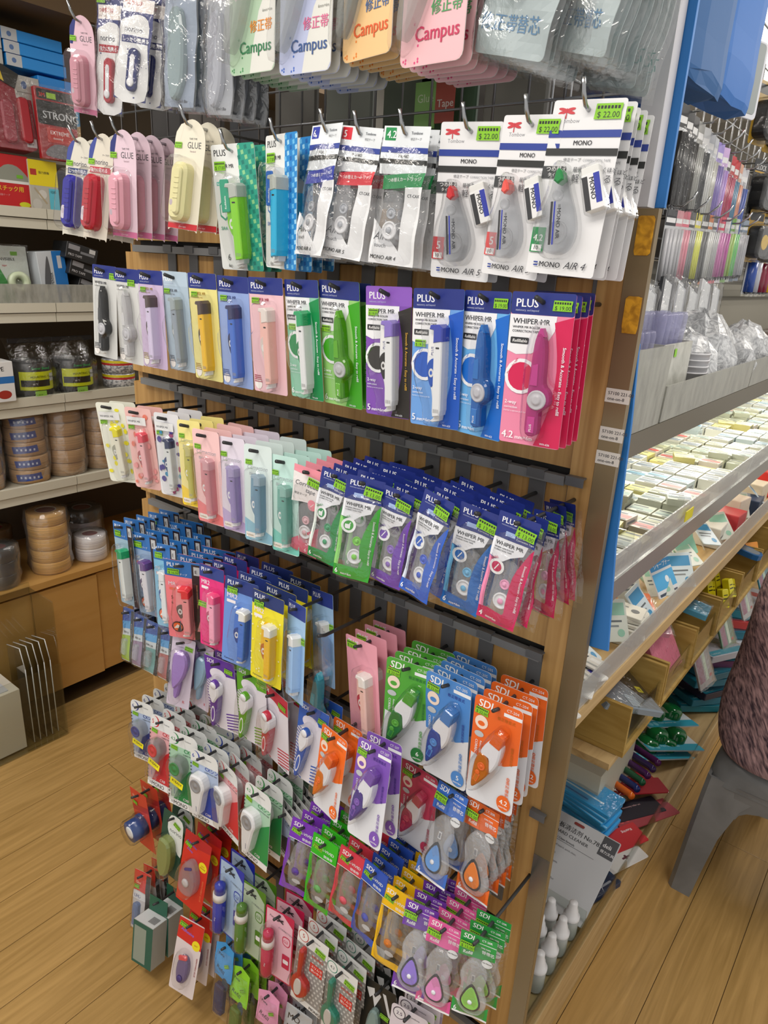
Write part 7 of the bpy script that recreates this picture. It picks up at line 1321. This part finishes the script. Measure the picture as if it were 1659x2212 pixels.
def measure(x, y, z, s, c, label, txt=''):
    e = empty('tape_measure_pack', (x, y, z), (0, 0, RD(78))); tag(e, label, 'tape measure', 'tape measures on the far grid')
    m = MB(); m.prism(rrect(0, -75 * s, 100 * s, 150 * s, 5), 0, -1, '#a88420' if c == 'y' else '#1a1a1c', .2); m.base = -1; m.rect(-45 * s, -30 * s, 45 * s, -8 * s, '#1a1a1c' if c == 'y' else '#202024')
    if txt: m.text(-40 * s, -28 * s, 20 * s, txt, '#d8d8d8'); m.rect(-42 * s, -36 * s, 20 * s, -32 * s, '#c89c20')
    link('card', m.mesh('card'), e)
    q = MB(); q.prism(spline([(-34 * s, -52 * s), (10 * s, -44 * s), (36 * s, -60 * s), (38 * s, -130 * s), (-34 * s, -132 * s), (-38 * s, -90 * s)], 4), -1, -38 * s, '#1d1e20', 6); q.prism(ell(0, -92 * s, 22 * s), -38 * s, -40 * s, '#d8b01c' if c != 'k' else '#3c3e44', 1); q.prism(rrect(30 * s, -128 * s, 16 * s, 10 * s, 1), -6, -30 * s, '#e0b81c', 1); link('case', q.mesh('case'), e)
    b = MB(); b.prism(spline([(-40 * s, -46 * s), (10 * s, -38 * s), (44 * s, -56 * s), (46 * s, -138 * s), (-40 * s, -140 * s), (-46 * s, -90 * s)], 4), -1.2, -46 * s, BLIS(), 6, back=False); link('blister', b.mesh('blister'), e)
k = 0
for (x, y, z, s, c, t) in ((-.56, 1.38, 2.20, 1.0, 'y', ''), (-.56, 1.55, 2.21, 1.05, 'y', ''), (-.56, 1.74, 2.24, 1, 'k', ''), (-.56, 1.50, 2.03, .95, 'k', 'GLOCK'), (-.56, 1.68, 2.03, .95, 'k', 'G'), (-.55, 1.52, 1.90, .95, 'y', ''), (-.55, 1.66, 1.90, 1, 'y', 'TAJIMA'), (-.56, 1.86, 2.06, 1, 'y', ''), (-.56, 1.84, 1.90, 1, 'k', ''), (-.56, 2.05, 2.05, 1, 'y', ''), (-.56, 2.06, 1.88, 1, 'y', ''), (-.56, 2.0, 2.24, 1, 'k', '')):
    measure(x, y, z, s, c, 'black tape measure pack, %s along, on the %s line of the far grid' % (NM[k], 'top' if z > 2.1 else 'middle' if z > 1.95 else 'lower'), t); gridhook(y, z - .01, .18, 'chrome hook bearing tape measure pack number %s' % NM[k]); k += 1
for i, c in enumerate(('#2c4c9c', '#b8bac4', '#7c1c34', '#8c2440', '#d8b01c')):
    penpack(-.55, 1.56 + i * .06, 1.79, 50, 130, c, '#b4ae9c', 'short clear pack with a %s tool below the tape measures' % ['blue', 'silver', 'maroon', 'wine', 'yellow'][i], 'short packs below the tape measures', n=1)
e = empty('pink_pouch', (-.56, 1.15, 2.235), (0, 0, RD(80))); tag(e, 'pink glittery pouch with orange corner hanging beside the blue bags', 'pouch'); m = MB(); m.prism(rrect(0, -75, 110, 150, 8), 0, -10, noisy('pink_glitter', '#b83058', '#e0608c', (160, 160, 160), .35, 4), 3); m.base = -10; m.flat(ell(-24, -136, 26, 12), '#d8642c'); m.rect(10, -34, 26, -14, GREEN); link('pouch', m.mesh('pouch'), e)
e = empty('acrylic_sheet', (-.50, .98, 2.20), (0, 0, RD(75))); tag(e, 'grey acrylic sheet with white rounded edge behind the blue board', 'frame'); m = MB(); m.prism(rrect(0, -80, 90, 150, 12), 0, -4, '#d0d2da', 1); m.prism(rrect(-3, -77, 76, 136, 9), -4, -5, '#8c9494', .5); link('frame', m.mesh('frame'), e)
# blue plastic bags hanging above, stacked folds
for k, (x0, y0, x1, y1, z0, z1, c, lb) in enumerate(((-.372, .06, -.322, .20, 1.925, 2.5, '#12548e', 'front blue plastic bag hanging beside the white upright'), (-.392, .205, -.336, .40, 1.94, 2.55, '#1260ac', 'rear brighter blue plastic bag hanging beside the white upright'))):
    e = empty('blue_bag', ((x0 + x1) / 2, (y0 + y1) / 2, z1)); tag(e, lb, 'plastic bag', 'blue plastic bags'); m = MB(); n = 14; W_, D_ = (x1 - x0) / 2, (y1 - y0) / 2; rn = random.Random(k); vs = []; hs = []
    hz = [0, .1, .2, .3, .36, .40, .42, .46, .52, .56, z1 - z0 - .012, z1 - z0]; 
    for j, h in enumerate(hz):
        bulge = [1, 1, 1, 1.02, 1.05, .9, 1.04, 1.0, .98, 1.04, 1.0, .9][j]
        vs += [(W_ * bulge * max(-1, min(1, 1.35 * math.cos(2 * math.pi * q / n))), D_ * max(-1, min(1, 1.35 * math.sin(2 * math.pi * q / n))), -h + rn.uniform(-.004, .004)) for q in range(n)]
    m.add(vs, [(a * n + q, a * n + (q + 1) % n, (a + 1) * n + (q + 1) % n, (a + 1) * n + q) for a in range(len(hz) - 1) for q in range(n)] + [tuple((len(hz) - 1) * n + q for q in range(n))], col(c, .6)); link('bag', m.mesh('bag', scale=1), e)
# ================================================================ stool and the seated customer
st = empty('plastic_stool', (-.075, 1.15, 0)); tag(st, 'grey plastic stool with wide splayed legs under the seated person', 'stool')
GP = noisy('grey_plastic', '#6c6e70', '#7c7e80', (9, 9, 9), .3, 3)
m = MB(); m.add([], [], GP)
bm = bmesh.new()
def ring(hw, z, r=.05, n=4):
    return [bm.verts.new((x, y, z)) for x, y in rrect(0, 0, hw * 2, hw * 2, r, n)]
rs = [ring(.135, .452, .05), ring(.155, .462, .06), ring(.168, .455, .06), ring(.176, .43, .06), ring(.182, .385, .06)]
for a, b in zip(rs, rs[1:]):
    for i in range(len(a)): bm.faces.new((a[i], a[(i + 1) % len(a)], b[(i + 1) % len(a)], b[i]))
bm.faces.new(rs[0]); me = bpy.data.meshes.new('seat'); bm.to_mesh(me); bm.free(); me.materials.append(GP); me.polygons.foreach_set('use_smooth', [True] * len(me.polygons)); link('seat', me, st)
m = MB()
for sx in (-1, 1):
    for ax in (0, 1):
        pass
for sx in (-1, 1):
    for sy in (-1, 1):
        m = MB(); P_ = lambda u, v, z: (sx * u, sy * v, z)
        L_ = []
        for z, o, wd in ((.40, .178, .145), (.33, .184, .105), (.22, .192, .080), (.10, .200, .070), (.0, .207, .064)):
            L_.append([P_(o - wd, o, z), P_(o - .012, o, z), P_(o, o - .012, z), P_(o, o - wd, z), P_(o - .006, o - wd, z), P_(o - .009, o - .009, z), P_(o - wd, o - .006, z)])
        n = 7; m.add([v for r_ in L_ for v in r_], [(a * n + q, a * n + (q + 1) % n, (a + 1) * n + (q + 1) % n, (a + 1) * n + q) for a in range(4) for q in range(n)] + [tuple(4 * n + q for q in range(n)), tuple(range(n))], GP); link('leg', m.mesh('leg', scale=1), st)
for a in (0, 90, 180, 270):
    m = MB(); c, s = math.cos(RD(a)), math.sin(RD(a)); arc = [(-.10, .40), (.10, .40), (.10, .35)] + [(.085 * math.cos(math.pi * t / 8), .30 + .05 * math.sin(math.pi * t / 8)) for t in range(9)] + [(-.10, .35)]
    m.add([(u * c + .181 * s, u * s - .181 * c, z) for u, z in arc], [tuple(range(len(arc)))], GP); link('apron', m.mesh('apron', scale=1), st)
# person: one skinned body, clothing as its children
def skinned(name, joints, bones, mat, parent=None, sub=2):
    me = bpy.data.meshes.new(name); me.from_pydata([j[:3] for j in joints], bones, []); o = link(name, me, parent)
    o.modifiers.new('skin', 'SKIN'); 
    if not me.skin_vertices: 
        bpy.context.view_layer.objects.active = o
    for i, j in enumerate(joints): me.skin_vertices[0].data[i].radius = (j[3], j[4] if len(j) > 4 else j[3])
    me.skin_vertices[0].data[0].use_root = True
    s = o.modifiers.new('smooth', 'SUBSURF'); s.levels = sub; s.render_levels = sub; me.materials.append(mat); me.polygons.foreach_set('use_smooth', [True] * len(me.polygons)); o.modifiers['skin'].use_smooth_shade = True
    return o
PX, PY = -.02, 1.13
SK = col('#b98a6c', .5)
body = skinned('person', [(0, 0, 0, .115, .10), (0, -.015, .16, .115, .09), (0, -.02, .30, .125, .09), (.0, .0, .42, .10, .085), (.0, .03, .50, .045), (0, .055, .56, .05), (0, .08, .62, .075, .085), (0, .085, .68, .062, .07),
    (-.15, 0, .42, .05), (-.20, .10, .24, .042), (-.14, .30, .16, .034), (-.10, .37, .15, .03),
    (.15, 0, .42, .05), (.20, .10, .24, .042), (.14, .30, .16, .034), (.10, .37, .15, .03),
    (-.08, .06, -.02, .085), (-.13, .40, -.03, .062), (-.12, .40, -.38, .042), (-.12, .42, -.44, .035), (-.12, .53, -.46, .028),
    (.08, .06, -.02, .085), (.13, .40, -.03, .062), (.12, .40, -.38, .042), (.12, .42, -.44, .035), (.12, .53, -.46, .028)],
    [(0, 1), (1, 2), (2, 3), (3, 4), (4, 5), (5, 6), (6, 7), (3, 8), (8, 9), (9, 10), (10, 11), (3, 12), (12, 13), (13, 14), (14, 15), (0, 16), (16, 17), (17, 18), (18, 19), (19, 20), (0, 21), (21, 22), (22, 23), (23, 24), (24, 25)], SK)
body.location = (PX, PY, .535); tag(body, 'person in a heathered mauve top seated on the grey stool with their back to us', 'person')
MV = noisy('heathered_mauve', '#3c2d39', '#b89698', (150, 60, 15), .85, 5, .5, .3, .36, .68, 0, (0, -.6, .2))
def shirt():
    n = 28; rings = [(-.055, .235, .205, 0), (-.045, .25, .215, 0), (.0, .252, .20, -.005), (.06, .238, .175, -.01), (.13, .222, .15, -.015), (.22, .214, .14, -.02), (.32, .212, .14, -.015), (.40, .20, .135, 0), (.45, .16, .11, .01), (.485, .09, .08, .02), (.50, .07, .065, .03)]
    vs = []; rn = random.Random(3)
    for j, (z, a, b, oy) in enumerate(rings):
        for k in range(n):
            t = 2 * math.pi * k / n; w = 1 + (.035 * math.sin(5 * t + j * 1.3) * max(0, 1 - j / 7)) + .012 * math.sin(9 * t + j * 2.2)
            vs.append((a * w * math.copysign(abs(math.cos(t)) ** .85, math.cos(t)), oy + b * w * math.copysign(abs(math.sin(t)) ** .85, math.sin(t)), z + (.012 * math.sin(3 * t) if j < 3 else 0)))
    me = bpy.data.meshes.new('shirt'); me.from_pydata(vs, [], [(j * n + k, j * n + (k + 1) % n, (j + 1) * n + (k + 1) % n, (j + 1) * n + k) for j in range(len(rings) - 1) for k in range(n)])
    me.materials.append(MV); me.polygons.foreach_set('use_smooth', [True] * len(me.polygons)); o = link('shirt', me, body); s = o.modifiers.new('smooth', 'SUBSURF'); s.levels = s.render_levels = 2
shirt()
for sx in (-1, 1):
    o = skinned('sleeve', [(sx * .13, 0, .42, .072), (sx * .175, .03, .34, .062), (sx * .20, .10, .24, .056), (sx * .17, .20, .20, .05)], [(0, 1), (1, 2), (2, 3)], MV, body)
    o = skinned('trouser_leg', [(sx * .07, .0, -.01, .10), (sx * .10, .2, -.015, .095), (sx * .13, .41, -.03, .078), (sx * .12, .41, -.2, .062), (sx * .12, .415, -.42, .052)], [(0, 1), (1, 2), (2, 3), (3, 4)], col('#15161c', .8), body)
    o = skinned('shoe', [(sx * .12, .40, -.475, .038), (sx * .12, .46, -.485, .04, .034), (sx * .12, .56, -.495, .036, .028)], [(0, 1), (1, 2)], col('#141414', .4), body, 1)
    for i, (dx, ln) in enumerate(((-.018, .028), (-.006, .036), (.006, .034), (.018, .026))):
        b = (sx * .10 + dx, .40, .145); skinned('finger', [b, (b[0], b[1] + ln, b[2] - .004, .008), (b[0], b[1] + ln * 1.8, b[2] - .022, .007)] if False else [(b[0], b[1], b[2], .009), (b[0], b[1] + ln, b[2] - .006, .008), (b[0], b[1] + ln * 1.7, b[2] - .024, .007)], [(0, 1), (1, 2)], SK, body, 1)
    skinned('thumb', [(sx * .10 - sx * .024, .375, .145, .010), (sx * .10 - sx * .046, .40, .135, .009), (sx * .10 - sx * .05, .425, .125, .008)], [(0, 1), (1, 2)], SK, body, 1)
o = skinned('hair', [(0, .055, .60, .07, .075), (0, .06, .68, .085, .085), (0, .075, .735, .07, .07)], [(0, 1), (1, 2)], col('#17120f', .6), body)
m = MB()
for sx in (-1, 1): m.lathe([(.0115, 0), (.009, .007), (.001, .01)], sx * .027, .655, col('#e6e2dc', .3), 10, 'y', .152, cap=False); m.lathe([(.005, 0), (.001, .002)], sx * .027, .655, col('#2a1c14', .3), 8, 'y', .1605, cap=False)
link('eyes', m.mesh('eyes', scale=1), body)
m = MB(); m.add([(-.012, .150, .628), (.012, .150, .628), (0, .178, .632), (0, .150, .66)], [(0, 1, 2), (0, 2, 3), (1, 3, 2)], SK); m.add([(-.02, .158, .605), (.02, .158, .605), (.013, .163, .598), (-.013, .163, .598)], [(0, 1, 2, 3)], col('#9c5a50', .5)); link('nose_and_mouth', m.mesh('nose_and_mouth', scale=1), body)
for sx in (-1, 1): m = MB(); m.lathe([(.001, 0), (.018, .004), (.022, .010), (.012, .012)], .085, .64, SK, 12, 'x', sx * .078 - .006); link('ear', m.mesh('ear', scale=1), body)

for o in [body] + list(body.children):
    for v in o.data.vertices:
        if v.co.z > 0: v.co.z *= 1.2
        if o.name.startswith('shirt'):
            v.co.x *= 1.0 + .14 * min(1, max(0, (v.co.z + .05) / .15))
build_stacks()
bpy.data.objects.remove(_to)
